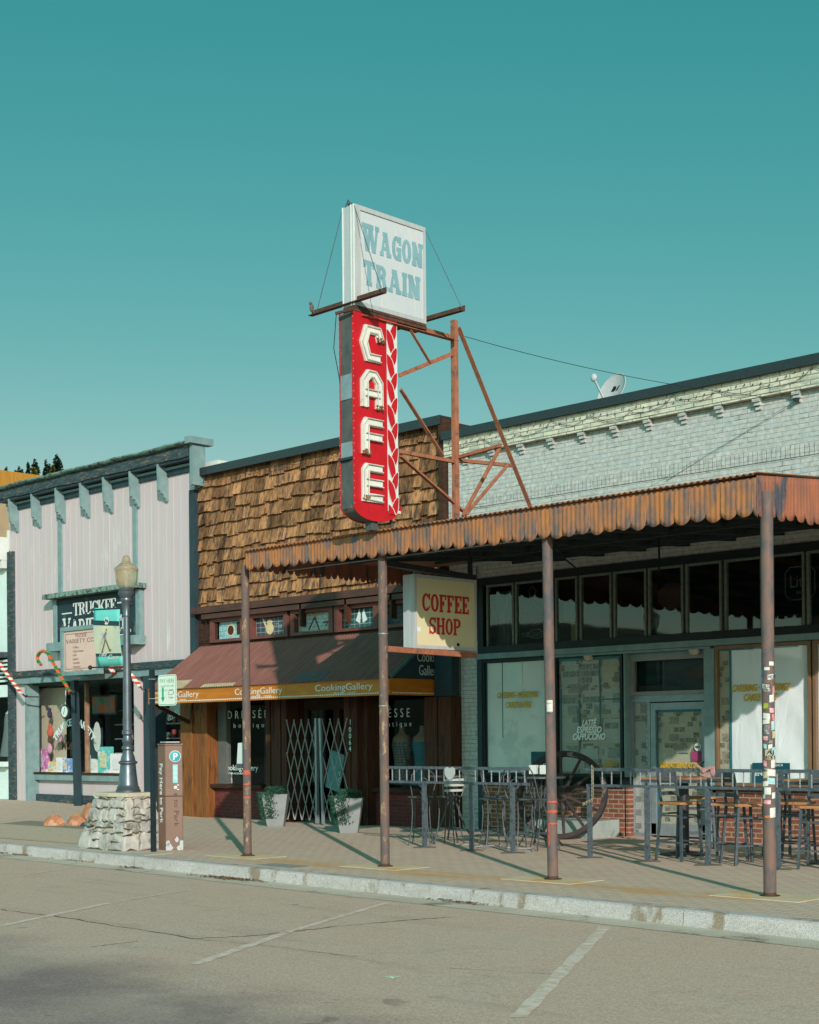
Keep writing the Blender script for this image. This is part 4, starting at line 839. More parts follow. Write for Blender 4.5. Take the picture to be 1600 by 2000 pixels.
# things in and by the boutique
for (px, lab) in ((433, 'white gift box with gold tissue in left boutique window'), (725, 'pale card box with dried flowers in right boutique window')):
    p = P(px, 1540, Y=19.45); g = thing('gift_box', lab, 'box', (p.x, 19.45, .7), 'boxes on the boutique sills')
    part('box', MB().box(p.x - .14, p.x + .24, 19.36, 19.55, .7, .93), m_white, g, bev=.004)
    tp = MB()
    for k in range(40): a = rnd.uniform(0, 6.3); r = rnd.uniform(0, .14); c = Vector((p.x + .05 + r * cos(a), 19.45 + .4 * r * sin(a), .94 + rnd.uniform(0, .12))); tp.add([c, c + Vector((.07, .02, .03)), c + Vector((.02, .02, .08)), c + Vector((-.03, 0, .04))], [(0, 1, 2, 3)])
    part('tissue', tp, mat('gold_tissue', (176, 152, 96), (150, 120, 76), 20, .8, 0, rv=.3), g, fix=False)
def torso(px, w, c, lab, cut=False):
    p = P(px, 1470, Y=19.75); t = thing('dress_form', lab, 'dress form', (p.x, 19.75, .66), 'dress forms in the boutique window')
    part('bust', MB().lathe([(.05, 1.14), (.055, 1.04), (.08, 1.0), (.17, .93), (.19, .85), (.18, .78)], p.x, 19.75, 16, cz=.7), mat('form_cloth', (130, 116, 98), (118, 104, 90), 5, .9, 0), t, smooth=True)
    part('garment', MB().lathe([(.185, .86), (.2, .78), (.17, .6), (.15, .45), (.2, .2), (.23, .05), (.22, .04)], p.x, 19.75, 18, cz=.7), c, t, smooth=True)
    part('stand', MB().lathe([(.16, 0), (.16, .02), (.02, .04), (.02, .15)], p.x, 19.75, 12, cz=.66), m_black, t)
torso(786, 1, brick_mat('plaid', (96, 108, 104), (110, 120, 114), (60, 70, 72), .05, .05, .006, off=0, b=0), 'dress form in grey plaid sleeveless top, left one in window')
torso(826, 1, mat('teal_top', (30, 104, 118), (24, 86, 100), 6, .6, 0), 'dress form in bright teal tank top beside the wood column')
m_green_leaf = mat('trailing_leaf', (48, 88, 66), (34, 66, 54), 6, .8, 0, rv=.45)
def planter(cx, cy, lab, seed):
    t = thing('planter', lab, 'planter', (cx, cy, 0), 'tall pale planters by the boutique door'); H = .6; mb = MB(); a, b = .15, .24
    r0 = [(-a, -a), (a, -a), (a, a), (-a, a)]; r1 = [(-b, -b), (b, -b), (b, b), (-b, b)]; r2 = [(-b + .03, -b + .03), (b - .03, -b + .03), (b - .03, b - .03), (-b + .03, b - .03)]
    ang = .75
    def R(p, z): return (cx + p[0] * cos(ang) - p[1] * sin(ang), cy + p[0] * sin(ang) + p[1] * cos(ang), z)
    vs = [R(p, 0) for p in r0] + [R(p, H) for p in r1] + [R(p, H) for p in r2] + [R(p, H - .06) for p in r2]
    mb.add(vs, [(3, 2, 1, 0)] + [(i, (i + 1) % 4, 4 + (i + 1) % 4, 4 + i) for i in range(4)] + [(4 + i, 4 + (i + 1) % 4, 8 + (i + 1) % 4, 8 + i) for i in range(4)] + [(8 + i, 8 + (i + 1) % 4, 12 + (i + 1) % 4, 12 + i) for i in range(4)] + [(12, 13, 14, 15)])
    part('pot', mb, mat('planter_stone', (138, 144, 142), (126, 132, 130), 4, .85, .15), t, bev=.006)
    lf = MB(); rr = random.Random(seed)
    for k in range(2600):
        st = rr.random() < .62; s_ = rr.choice((-1.0, .1, .7)) + rr.gauss(0, .32)
        if st: x = s_ * .13 + rr.gauss(0, .04); dn = rr.random() ** 1.5 * .48; o = Vector((cx + x * 1.1 - .05, cy - .33 + dn * .16 - .04 * rr.random() + abs(x) * .7, H + .03 - dn))
        else: a_ = rr.uniform(0, 6.3); r = rr.uniform(0, .24); o = Vector((cx + r * cos(a_), cy + r * sin(a_) * .8, H + rr.uniform(-.02, .14)))
        s = rr.uniform(.012, .026); a_ = rr.uniform(0, 6.3); u = Vector((cos(a_), rr.uniform(-.5, .5), sin(a_))) * s; v = Vector((-sin(a_), rr.uniform(-.6, .6), cos(a_))) * s * .5
        lf.add([o - u, o + v, o + u, o - v], [(0, 1, 2, 3)], r=rr.random())
    part('foliage', lf, m_green_leaf, t, fix=False)
planter(-21.15, 17.78, 'pale tapered planter with trailing greenery left of the scissor gate', 4)
planter(-18.62, 17.28, 'pale tapered planter with trailing greenery right of the scissor gate', 9)
gt = thing('scissor_gate', 'folding steel scissor gate drawn across the boutique doorway', 'gate', (-20.9, 18.7, 0))
GY = 18.62; ga = XF(561, GY, 1500); gm_ = XF(618, GY, 1500); gn = XF(630, GY, 1500); gb = XF(678, GY, 1500)
def lattice(x0, x1, n, z0, z1, lab):
    mb = MB(); w = (x1 - x0) / n; m = 3; hz = (z1 - z0) / m
    for i in range(n + 1):
        for k in range(m):
            for s in (-1, 1):
                a = (x0 + i * w, z0 + k * hz); b = (x0 + (i + s * 1.0) * w, z0 + (k + 1) * hz)
                if x0 - .01 <= b[0] <= x1 + .01:
                    mb.beam((a[0], GY + .008 * s, a[1]), (b[0], GY + .008 * s, b[1]), .004, .021, up=(0, 1, 0))
    for i in range(n + 1):
        for k in range(m + 1): mb.beam((x0 + i * w, GY - .016, z0 + k * hz), (x0 + i * w, GY + .016, z0 + k * hz), .014, .014)
    part('lattice', mb, m_ltgrey, gt)
lattice(ga, gm_, 4, .08, 1.98, ''); lattice(gn, gb, 3, .08, 1.98, '')
part('gate_post', MB().box(gm_ - .01, gm_ + .04, GY - .03, GY + .03, .02, 2.0), m_alu, gt); part('gate_post', MB().beam((gn + .0, GY - .05, 2.0), (gn + .12, GY - .1, .02), .05, .04), m_alu, gt)
single('door_poster', MB().beam(P(661, 1470, Y=19.3), P(648, 1542, Y=19.3), .38, .01, up=(0, 1, 0)), mat('pale_teal_card', (104, 150, 148)), 'slanted pale teal panel propped behind the scissor gate', 'poster')
for i, chx in enumerate('YOLO'): text(br, chx, m_mint, P(661, 1515 + i * 12, Y=19.28), (1, 0, 0), (0, 0, 1), .08)

# ================= cafe building =================
KX0, KX1 = -18.12, -5.2; YF = 19.3
cf = thing('cafe_building', 'pale green painted brick cafe building with papered windows', 'building', (-11.7, 19.3, 0))
part('wall', MB().box(KX0, KX1, YF, YF + .3, 4.38, 6.58).box(KX0, KX1, YF + .3, 32, 4.4, 6.7).box(KX0, XF(933, YF), YF, YF + .3, -.02, 4.38), m_brickp, cf)
part('parapet_band', MB().box(KX0, KX1, YF - .12, YF + .3, 6.585, 6.93), m_brickcr, cf)
part('coping', MB().box(KX0, KX1, YF - .17, YF + .35, 6.93, 7.03).box(KX0, KX1, YF - .19, YF - .171, 6.89, 7.035), m_black, cf)
so_ = MB(); x = KX0 + .3
while x < KX1: so_.box(x, x + .065, YF - .018, YF, 5.64, 5.82); x += .078
part('soldier_course', so_, m_brickp, cf, stuff=True)
x = -17.75
while x < KX1:
    part('corbel', MB().box(x, x + .13, YF - .1, YF, 6.53, 6.583).box(x + .01, x + .12, YF - .07, YF, 6.475, 6.528).box(x + .02, x + .11, YF - .035, YF, 6.42, 6.473), m_brickp, cf); x += .655
# transom
tz0, tz1 = 3.07, 4.38
part('transom_frame', MB().box(-17.42, KX1, YF - .03, YF + .1, 4.26, tz1).box(-17.42, KX1, YF - .04, YF + .1, tz0, 3.19).box(-17.42, -17.3, YF - .03, YF + .1, 3.19, 4.26), mat('black_board', (28, 40, 42), (20, 30, 33), 5, .6, .2), cf)
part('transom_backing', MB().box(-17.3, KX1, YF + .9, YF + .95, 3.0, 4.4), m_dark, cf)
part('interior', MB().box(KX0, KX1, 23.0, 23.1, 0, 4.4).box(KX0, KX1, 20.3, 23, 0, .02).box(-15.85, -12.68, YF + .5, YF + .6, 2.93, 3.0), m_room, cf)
TP = [(950, 1003), (1006, 1064), (1084, 1127), (1132, 1194), (1198, 1262), (1266, 1334), (1339, 1409), (1415, 1489), (1505, 1571), (1576, 1650), (1655, 1740), (1745, 1840)]
tg = []
for a, b in TP:
    x0 = XF(a, YF, 1180); x1 = XF(b, YF, 1180)
    f_ = part('transom_window', MB().box(x0, x1, YF + .0, YF + .07, 4.22, 4.255).box(x0, x0 + .035, YF, YF + .07, 3.195, 4.22).box(x1 - .035, x1, YF, YF + .07, 3.195, 4.22), mat('cream_muntin', (118, 128, 116), (96, 106, 98), 12, .7, .2), cf)
    part('pane', MB().box(x0 + .035, x1 - .035, YF + .03, YF + .035, 3.195, 4.22), m_glassd, f_); tg.append((x0, x1, f_))
# things seen behind the transom glass
single('hanging_curtain', MB().grid(lambda u, v: (tg[0][0] + .06 + .5 * u, YF + .2 + .02 * sin(u * 30), 3.2 + .95 * v), 40, 2), mat('grey_voile', (104, 108, 100), (44, 52, 54), 3, .9, .2, (4, 1, .6)), 'crumpled grey sheet hanging in the leftmost transom pane', 'curtain')
single('yellow_shade', MB().box(tg[2][0] + .22, tg[2][1] - .02, YF + .15, YF + .17, 3.2, 3.55), mat('mustard_shade', (160, 128, 70), (140, 110, 58), 5, .8, 0, (6, 1, 1)), 'mustard yellow card standing in the transom pane behind third post', 'card')
single('teal_shade', MB().box(tg[2][0] + .03, tg[2][1] - .02, YF + .2, YF + .22, 3.55, 3.85), mat('teal_shade', (50, 96, 104), (40, 78, 88), 3, .8, 0), 'teal translucent sheet above the mustard card', 'card')
m_neon = mat('unlit_neon', (120, 130, 128), (96, 106, 106), 9, .3, 0)
x0, x1, f_ = tg[1]
N_ = thing('unlit_neon_sign', 'unlit neon sign reading welcome to Truckee in second transom pane', 'neon sign', (x0 + .3, YF + .12, 3.25)); N_['label'] = 'unlit neon sign reading welcome to Truckee in second transom pane'
text(N_, 'welcome to', mat('dull_orange_neon', (130, 84, 56)), (x0 + .08, YF + .12, 3.62), (1, 0, 0), (0, 0, 1), .055, shear=.3, fit=.42); text(N_, 'Truckee', mat('dull_orange_neon', (130, 84, 56)), (x0 + .16, YF + .12, 3.5), (1, 0, 0), (0, 0, 1), .07, shear=.3, fit=.3)
text(N_, 'BUD', m_neon, (x0 + .05, YF + .12, 3.32), (1, 0, 0), (0, 0, 1), .08, fit=.17); text(N_, 'LIGHT', m_neon, (x0 + .25, YF + .12, 3.32), (1, 0, 0), (0, 0, 1), .08, fit=.26)
part('tube', MB().tube([(x0 + .38 + .17 * cos(k * .42), YF + .11, 3.36 + .075 * sin(k * .42)) for k in range(15)], .007, 5, closed=True).tube([(x0 + .12, YF + .11, 3.76), (x0 + .2, YF + .11, 3.84), (x0 + .26, YF + .11, 3.79), (x0 + .33, YF + .11, 3.9), (x0 + .4, YF + .11, 3.8), (x0 + .5, YF + .11, 3.78)], .007, 5).tube([(x0 + .25, YF + .11, 3.95), (x0 + .22, YF + .11, 4.1), (x0 + .3, YF + .11, 4.18), (x0 + .38, YF + .11, 4.08), (x0 + .34, YF + .11, 3.94)], .007, 5), m_neon, N_)
x0, x1, f_ = tg[5]
ov = thing('oval_wooden_sign', 'dull red oval wooden sign hanging behind a middle transom pane', 'sign', ((x0 + x1) / 2, YF + .2, 3.62))
cx = (x0 + x1) / 2 + .0
part('board', MB().prism([(.27 * cos(k * .262), .21 * sin(k * .262)) for k in range(24)], lambda a, b, d: (cx + a, YF + .2 - d, 3.8 + b), 0, .03), mat('dull_red_board', (92, 62, 56), (76, 54, 50), 14, .7, .1), ov)
part('chain', MB().tube([(cx - .12, YF + .2, 3.98), (cx - .1, YF + .2, 4.26)], .006, 5).tube([(cx + .12, YF + .2, 3.98), (cx + .14, YF + .2, 4.26)], .006, 5), m_black, ov)
x0, x1, f_ = tg[8]
Li = thing('unlit_neon_sign', 'unlit rounded neon sign in the pane right of last post', 'neon sign', (x0 + .3, YF + .12, 3.6))
rc = [(.24, .16), (.16, .24), (-.16, .24), (-.24, .16), (-.24, -.16), (-.16, -.24), (.16, -.24), (.24, -.16)]
part('tube', MB().tube([(x0 + .42 + a, YF + .12, 3.82 + b) for a, b in rc], .008, 6, closed=True), m_neon, Li)
text(Li, 'Lite', m_neon, (x0 + .25, YF + .11, 3.76), (1, 0, 0), (0, 0, 1), .19, fit=.33)
text(Li, 'BEER', m_neon, (x0 + .36, YF + .11, 3.66), (1, 0, 0), (0, 0, 1), .05, fit=.2)
# header, soffit, lights
part('header', MB().box(XF(933, YF), KX1, YF - .06, YF + .1, 2.97, 3.065), m_green, cf)
part('soffit', MB().box(-15.85, -12.68, YF - .02, YF + .5, 2.93, 2.965), m_green, cf)
for px, py, lab in ((1148, 1280, 'small cream dome light under the soffit left of the cafe door'), (1354, 1268, 'small cream dome light under the soffit above the cafe door')):
    p = P(px, py, Y=YF + .0); l = single('ceiling_light', MB().lathe([(.02, -.09), (.06, -.075), (.085, -.03), (.09, 0)], p.x, YF + .03, 14, cz=2.93), mat('milk_glass', (196, 184, 160), None, 4, .4, 0), lab, 'lamp', 'dome lights under the soffit', smooth=True, loc=(p.x, YF + .03, 2.93))
# windows
YD = 19.45
def xr(a, b, Y, y=1400): return XF(a, Y, y), XF(b, Y, y)
a, b = xr(938, 1225, YF); part('knee_wall', MB().box(a, b, YF, YF + .3, -.02, .8), m_brickr, cf); a2, b2 = xr(1393, 1620, YF); part('knee_wall', MB().box(a2 - .02, KX1, YF, YF + .3, -.02, .78), m_brickr, cf)
part('sill', MB().box(a, b, YF - .08, YF + .2, .8, .95), m_dark, cf); part('sill', MB().box(a2 - .03, KX1, YF - .1, YF + .2, .78, .84), m_darkwood, cf)
part('plinth', MB().box(XF(1052, 18.9, 1630), XF(1182, 18.9, 1630), 18.55, 19.29, -.02, .27), mat('pale_plinth', (150, 162, 154), (134, 148, 142), 5, .9, .2, c3=(110, 128, 126), t3=.6, s3=4), cf, bev=.015)
m_frk = mat('black_window_frame', (24, 34, 36), (20, 28, 30), 5, .5, 0)
m_brz = mat('tan_metal_frame', (134, 104, 74), (108, 88, 68), 6, .45, 0, (1, 1, .2))
def window(pa, pb, Y, z0, z1, fm, lab=None):
    x0, x1 = xr(pa, pb, Y); f = part('window', MB().box(x0, x1, Y, Y + .08, z1 - .05, z1).box(x0, x1, Y, Y + .08, z0, z0 + .05).box(x0, x0 + .05, Y, Y + .08, z0 + .05, z1 - .05).box(x1 - .05, x1, Y, Y + .08, z0 + .05, z1 - .05), fm, cf)
    part('pane', MB().box(x0 + .05, x1 - .05, Y + .04, Y + .045, z0 + .05, z1 - .05), m_glass, f); return x0 + .05, x1 - .05, f
m_paper = mat('white_paper', (214, 218, 212), (204, 210, 206), .9, .9, 0, c3=(190, 198, 196), t3=.6, s3=1.1, sp=.05)
m_paperw = NB('wrinkled_paper'); _n = m_paperw.noise(m_paperw.coords((1.2, 1, .45)), 2.2, 4, .55, 1.2); m_paperw.b.inputs['Base Color'].default_value = lin((220, 228, 230)); m_paperw.b.inputs['Roughness'].default_value = .9; m_paperw.bump(_n, .7, .05); m_paperw = m_paperw.m
m_news = news_mat('newsprint', (170, 168, 148), (66, 70, 68)); m_news2 = news_mat('newsprint_grey', (168, 174, 166), (78, 84, 84), 1.3)
m_tape = mat('teal_tape', (40, 118, 128), (34, 104, 116), 6, .6, 0)
m_yel = mat('yellow_letters', (206, 168, 28), (196, 156, 20), 8, .5, 0)
x0, x1, f1 = window(942, 1072, YF, .95, 2.96, m_frk)
part('paper_cover', MB().box(x0, x1, YF + .07, YF + .08, 1.0, 2.9), m_paper, f1)
part('tape', MB().box(x0, x0 + .02, YF + .064, YF + .07, 1.0, 2.9).box(x0 + .36, x0 + .375, YF + .064, YF + .07, 1.6, 2.9), m_tape, f1)
part('notice', MB().box(x0 + .48, x0 + .82, YF + .06, YF + .066, 2.5, 2.88).box(x0 + 1.22, x0 + 1.45, YF + .06, YF + .066, 1.98, 2.42), m_mint, f1)
p_ = P(971, 1364, Y=YF + .04); text(cf, 'CATERING - WEDDINGS', m_yel, (p_.x, YF + .038, p_.z), (1, 0, 0), (0, 0, 1), .105, fit=.92, shear=.25, bold=.02)
text(cf, 'CAKES & PIES', m_yel, (p_.x + .19, YF + .038, p_.z - .17), (1, 0, 0), (0, 0, 1), .105, fit=.58, shear=.25, bold=.02)
part('door_frame_post', MB().box(XF(1066, YF) - .02, XF(1083, YF), YF, YF + .12, .95, 2.96), m_frk, cf)
x0, x1, f2 = window(1083, 1216, YF, .95, 2.96, m_frk)
ns = MB(); cw = (x1 - x0) / 3
part('newspaper_cover', MB().box(x0, x1, YF + .08, YF + .085, 1.0, 2.92), m_news, f2)
for i in range(3):
    for j in range(4):
        if rnd.random() < .75: ns.box(x0 + .02 + i * cw + rnd.uniform(0, .04), x0 + .02 + (i + 1) * cw - rnd.uniform(.03, .1), YF + .072 - .001 * (i + j), YF + .076 - .001 * (i + j), 1.03 + j * .47, 1.03 + (j + 1) * .47 - rnd.uniform(.02, .08))
part('newspaper_sheet', ns, m_news2, f2)
part('tape', MB().box(x0 + cw - .02, x0 + cw + .01, YF + .06, YF + .065, 1.4, 2.2).box(x0 + 2 * cw - .02, x0 + 2 * cw, YF + .06, YF + .065, 1.6, 2.85).box(x0, x1, YF + .06, YF + .064, 2.86, 2.9).box(x0 + .03, x0 + .06, YF + .06, YF + .065, 1.2, 2.4).box(x0 + .9, x0 + 1.25, YF + .058, YF + .062, 2.2, 2.22), m_tape, f2)
m_lat = mat('silver_letters', (226, 234, 232), (220, 230, 228))
for s, px, py, w in (('LATTÉ', 1137, 1418, .3), ('ESPRESSO', 1126, 1431.5, .52), ('CAPPUCCINO', 1118, 1445, .68)):
    p_ = P(px, py, Y=YF + .035); text(cf, s, m_lat, (p_.x, YF + .036, p_.z), (1, 0, 0), (0, 0, 1), .105, fit=w, shear=.3, bold=.025)
for s, px, py, w in (('LATTÉ', 1184, 1489, .16), ('ESPRESSO', 1176, 1496, .3)):
    p_ = P(px, py, Y=YF + .035); text(cf, s, m_yel, (p_.x, YF + .036, p_.z), (1, 0, 0), (0, 0, 1), .05, fit=w, shear=.3, bold=.025)
ep = part('energy_poster', MB().box(XF(1036, YF + .05), XF(1082, YF + .05), YF + .048, YF + .054, 1.0, 1.36), mat('teal_poster', (18, 78, 92), (14, 66, 80), 3, .6, 0), cf)
text(cf, 'ENERGY', m_mint, (XF(1040, YF), YF + .046, 1.13), (1, 0, 0), (0, 0, 1), .07, fit=.5, bold=.02); text(cf, 'AUDETTE', m_tape, (XF(1041, YF), YF + .046, 1.05), (1, 0, 0), (0, 0, 1), .045, fit=.4)
# door
dx0, dx1 = xr(1232, 1386, YD)
def fz(px, py): return ZF(px, py, YD)
zA = fz(1300, 1281); zB = fz(1300, 1357); zC = fz(1300, 1364)
tb = part('fanlight', MB().box(dx0, dx1, YD, YD + .1, zA - .06, zA).box(dx0, dx1, YD, YD + .1, zB, zB + .06).box(dx0, dx0 + .06, YD, YD + .1, zB + .06, zA - .06).box(dx1 - .06, dx1, YD, YD + .1, zB + .06, zA - .06), mat('grey_pink_frame', (136, 134, 130), (124, 126, 124), 5, .5, 0), cf)
part('pane', MB().box(dx0 + .06, dx1 - .06, YD + .05, YD + .055, zB + .06, zA - .06), m_glassd, tb)
pnt = mat('dim_painting', (40, 54, 60), (70, 84, 88), 3, .7, 0, (.5, 1, 2.2), c3=(104, 66, 54), t3=.58, s3=2.2, st3=(.4, 1, 2))
part('picture', MB().box(dx0 + .1, dx1 - .1, YD + .3, YD + .32, zB + .05, zA - .05), pnt, tb)
part('door_surround', MB().box(dx0, dx1, YD + .02, YD + .1, zC + .001, zB - .003).box(dx0, dx0 + .045, YD, YD + .1, 0, zC).box(dx1 - .05, dx1, YD, YD + .1, 0, zC).box(dx0, dx1, YD - .01, YD + .1, zC - .05, zC).box(XF(1263, YD), XF(1269, YD), YD, YD + .1, 0, zC - .05).box(dx0 + .045, XF(1263, YD), YD, YD + .1, .0, .06), m_alu, cf)
part('jamb', MB().box(XF(1218, YF), dx0 - .002, YF, YD + .12, 0, 2.93).box(dx1 + .002, XF(1396, YF), YF, YD + .12, 0, 2.93).box(dx0, dx1, YD, YD + .1, zA, 2.93), m_green, cf)
sx0, sx1 = dx0 + .045, XF(1263, YD)
part('sidelight', MB().box(sx0, sx1, YD + .06, YD + .065, .06, zC - .05), m_news2, cf); part('pane', MB().box(sx0, sx1, YD + .03, YD + .035, .06, zC - .05), m_glass, cf)
vx = XF(1260, YD); 
text(cf, 'MOCHAS', m_white, (vx, YD + .025, 1.75), (0, 0, -1), (1, 0, 0), .07, fit=.9, bold=.02)
ddx0, ddx1 = XF(1270, YD), dx1 - .055
dd = part('door', MB().box(ddx0, ddx1, YD + .0, YD + .06, zC - .18, zC - .07).box(ddx0, ddx0 + .09, YD, YD + .06, .05, zC - .18).box(ddx1 - .09, ddx1, YD, YD + .06, .05, zC - .18).box(ddx0, ddx1, YD, YD + .06, .03, .22), m_alu, cf)
part('pane', MB().box(ddx0 + .09, ddx1 - .09, YD + .025, YD + .03, .22, zC - .18), m_glass, dd)
part('newspaper_cover', MB().box(ddx0 + .09, ddx1 - .09, YD + .045, YD + .05, .22, zC - .18), m_news, dd)
part('tape', MB().box(ddx0 + .09, ddx0 + .12, YD + .038, YD + .042, .22, zC - .18).box(ddx0 + .09, ddx1 - .09, YD + .037, YD + .041, zC - .22, zC - .18).box(ddx0 + .5, ddx0 + .68, YD + .037, YD + .041, 1.32, 1.34), m_tape, dd)
p_ = P(1288, 1497, Y=YD); text(cf, 'BREAKFAST SERVED ALL DAY', m_yel, (p_.x, YD + .02, p_.z - .02), (1, 0, 0), (0, 0, 1), .085, fit=.75, shear=.25, bold=.02)
p_ = P(1363, 1459, Y=YD + .02); mb = MB(); yz_disc(mb, p_, .062, 0, .004); st = part('sticker', mb, m_white, dd)
text(cf, 'NRA', m_black, (p_.x, YD + .014, p_.z - .022), (1, 0, 0), (0, 0, 1), .045, align='CENTER', fit=.09)
part('sticker', MB().box(p_.x - .12, p_.x + .09, YD + .018, YD + .024, p_.z - .22, p_.z - .07), mat('magenta_card', (150, 66, 104)), dd)
part('handle', MB().tube([(ddx1 - .05, YD - .0, 1.0), (ddx1 - .05, YD - .06, 1.02), (ddx1 - .05, YD - .06, 1.18), (ddx1 - .05, YD - .0, 1.2)], .012, 6), m_black, dd)
# right window
zr = .84
x0, x1, f3 = window(1396, 1584, YF, zr, 2.96, m_brz)
xs_ = XF(1422, YF)
part('newspaper_cover', MB().box(x0, xs_, YF + .07, YF + .075, .89, 2.91), m_news, f3)
part('tape', MB().box(xs_ - .01, xs_ + .025, YF + .052, YF + .058, .89, 2.91).box(x0, x1, YF + .05, YF + .054, 2.885, 2.91), m_tape, f3)
part('paper_cover', MB().grid(lambda u, v: (xs_ + (x1 - xs_) * u, YF + .065 + .016 * sin(u * 7 + 2.0 * sin(v * 4)) * (u * .8 + .15) + .004 * sin(v * 11 + u * 13), .89 + 2.01 * v), 60, 40), m_paperw, f3, smooth=True, fix=False)
for s, px, py, w in (('CATERING · WEDDINGS', 1429, 1351, 1.0), ('CAKES & PIES', 1452, 1369, .58)):
    p_ = P(px, py, Y=YF + .035); text(cf, s, m_yel, (p_.x, YF + .036, p_.z), (1, 0, 0), (0, 0, 1), .105, fit=w, shear=.25, bold=.03)
x0_, x1_, f4 = window(1588, 1800, YF, zr, 2.96, m_brz)
part('paper_cover', MB().box(x0_, x1_, YF + .07, YF + .075, .89, 2.91), m_paper, f4)
a = P(1468, 1490, Y=YF); b = P(1542, 1553, Y=YF)
part('energy_poster', MB().box(a.x, b.x, YF + .02, YF + .026, b.z + .05, a.z), mat('teal_poster', (18, 78, 92), (14, 66, 80), 3, .6, 0), cf)
text(cf, 'ENERGÍSSA', m_mint, (a.x + .05, YF + .018, b.z + .28), (1, 0, 0), (0, 0, 1), .07, fit=.5, bold=.02); text(cf, 'PÚBLICA', m_mint, (a.x + .3, YF + .018, b.z + .42), (1, 0, 0), (0, 0, 1), .035, fit=.22)
part('corner_post', MB().box(XF(933, YF), XF(942, YF), YF - .02, YF + .15, -.02, 3.0), m_teald, cf)
part('conduit', MB().tube([(XF(899, YF), YF - .03, 0), (XF(899, YF), YF - .03, 3.3)], .02, 8).tube([(XF(935, YF), YF - .03, 3.3), (XF(935, YF), YF - .03, 4.6)], .012, 6), m_rail, cf)
# satellite dish, pipe, wires
dp = P(1200, 760, Y=19.9)
ds = thing('satellite_dish', 'pale grey satellite dish standing on the cafe roof edge', 'satellite dish', (dp.x, 19.95, 7.0))
nv = Vector((-.1, -.88, .42)).normalized(); uu = Vector((0, 0, 1)).cross(nv).normalized(); vv = nv.cross(uu); cc = Vector((dp.x, 19.9, 7.3))
def dishf(u, v): r = u * .3; a = v * 2 * pi; return cc + uu * r * cos(a) * .95 + vv * r * sin(a) * 1.1 + nv * (r * r * .8)
part('reflector', MB().grid(dishf, 8, 28).grid(lambda u, v: Vector(dishf(u, v)) - nv * .012, 8, 28), mat('dish_grey', (168, 172, 170), (160, 164, 164), 4, .5, 0), ds, smooth=True, fix=False)
part('rim', MB().tube([Vector(dishf(1, k / 28)) for k in range(28)], .008, 6, closed=True), m_ltgrey, ds)
E_ = cc - vv * .3 + nv * .03; tip = cc + nv * .42 - vv * .02 + Vector((-.06, 0, .0))
part('arm', MB().beam(E_, tip, .025, .025), m_ltgrey, ds); part('receiver', MB().ball(tip + Vector((-.02, 0, .05)), .06, .05, .07, 10, 8), m_ltgrey, ds, smooth=True)
part('mount', MB().beam(cc - nv * .02, (cc.x + .08, 20.0, 7.0), .05, .05), m_black, ds)
lg = MB(); lg.prism([(-.05, -.05), (0, -.05), (.035, -.025), (.035, .03), (0, .05), (-.03, .05)], lambda a, b, d: cc + uu * (a * 1.1 - .02) + vv * (b + .08) + nv * (.012 + d), 0, .003)
lg.prism([(.06, -.05), (.09, -.04), (.11, .05), (.09, .05)], lambda a, b, d: cc + uu * (a * 1.1 - .03) + vv * (b + .08) + nv * (.014 + d), 0, .003); part('emblem', lg, m_dark, ds)
pi_ = MB().tube([(-18.3, 20.3, 7.1), (-15.1, 20.3, 7.18), (-14.95, 20.3, 7.1)], .1, 10); single('roof_pipe', pi_, m_white, 'white pipe lying along the cafe roof behind the coping', 'pipe', smooth=True)
an = Vector((-11.13, YF - .06, 6.45))
wr = MB(); A = P(890, 652, Y=14.2); wr.tube([A + (an - A) * t + Vector((0, 0, -.5 * t * (1 - t))) for t in [k / 16 for k in range(17)]], .0045, 5)
wr.tube([an, P(1300, 940, Y=YF - .02)], .003, 5); wr.beam(an + Vector((0, .06, 0)), an + Vector((0, -.06, 0)), .05, .05)
single('guy_wire', wr, m_black, 'thin guy wire from the sign mast to an anchor in cafe wall', 'cable')
lw = MB(); ps = [(KX0 + .1 + i * .8, YF - .145, 6.86 - .12 * ((i * 7) % 3) * .5) for i in range(17)]
sagwire(lw, ps, .006, .12, 8, .018)
for i in range(90): x = KX0 + .15 + i * .14; lw.ball((x, YF - .14, 6.8 + rnd.uniform(-.07, .04)), .01, .01, .016, 5, 4)
single('string_lights', lw, m_black, 'string of tiny unlit bulbs sagging along the cafe parapet', 'string lights')
# ================= canopy =================
CY = 12.78; CX0, CX1 = -15.8, -7.84
def zroof(y): return 4.17 + .08 * (y - CY)
cn = thing('canopy', 'rusty corrugated sidewalk canopy with scalloped edge on pipe posts', 'canopy', (-12, 16, 0))
rf = MB(); n = 480; vs = []
for i in range(n + 1):
    x = CX0 + (CX1 - CX0) * i / n; dz = .011 * sin(2 * pi * x / .076)
    for y in (CY - .05, 19.28): vs.append((x, y, zroof(y) + dz))
    for y in (19.28, CY - .05): vs.append((x, y, zroof(y) + dz - .006))
rf.add(vs, [(4 * i, 4 * i + 4, 4 * i + 5, 4 * i + 1) for i in range(n)] + [(4 * i + 2, 4 * i + 6, 4 * i + 7, 4 * i + 3) for i in range(n)] + [(4 * i, 4 * i + 3, 4 * i + 7, 4 * i + 4) for i in range(n)])
part('roof_sheet', rf, m_rustor, cn, smooth=True, fix=False)
rl = MB(); yy_ = 16.0
yy_ = CY + .02; rl.add([(CX0, yy_, zroof(yy_)), (CX0, 19.28, zroof(19.28)), (-19.0, 19.28, zroof(19.28)), (CX0, yy_, zroof(yy_) - .02), (CX0, 19.28, zroof(19.28) - .02), (-19.0, 19.28, zroof(19.28) - .02)], [(0, 1, 2), (5, 4, 3), (0, 2, 5, 3)])
part('roof_sheet', rl, m_rustor, cn, fix=False)
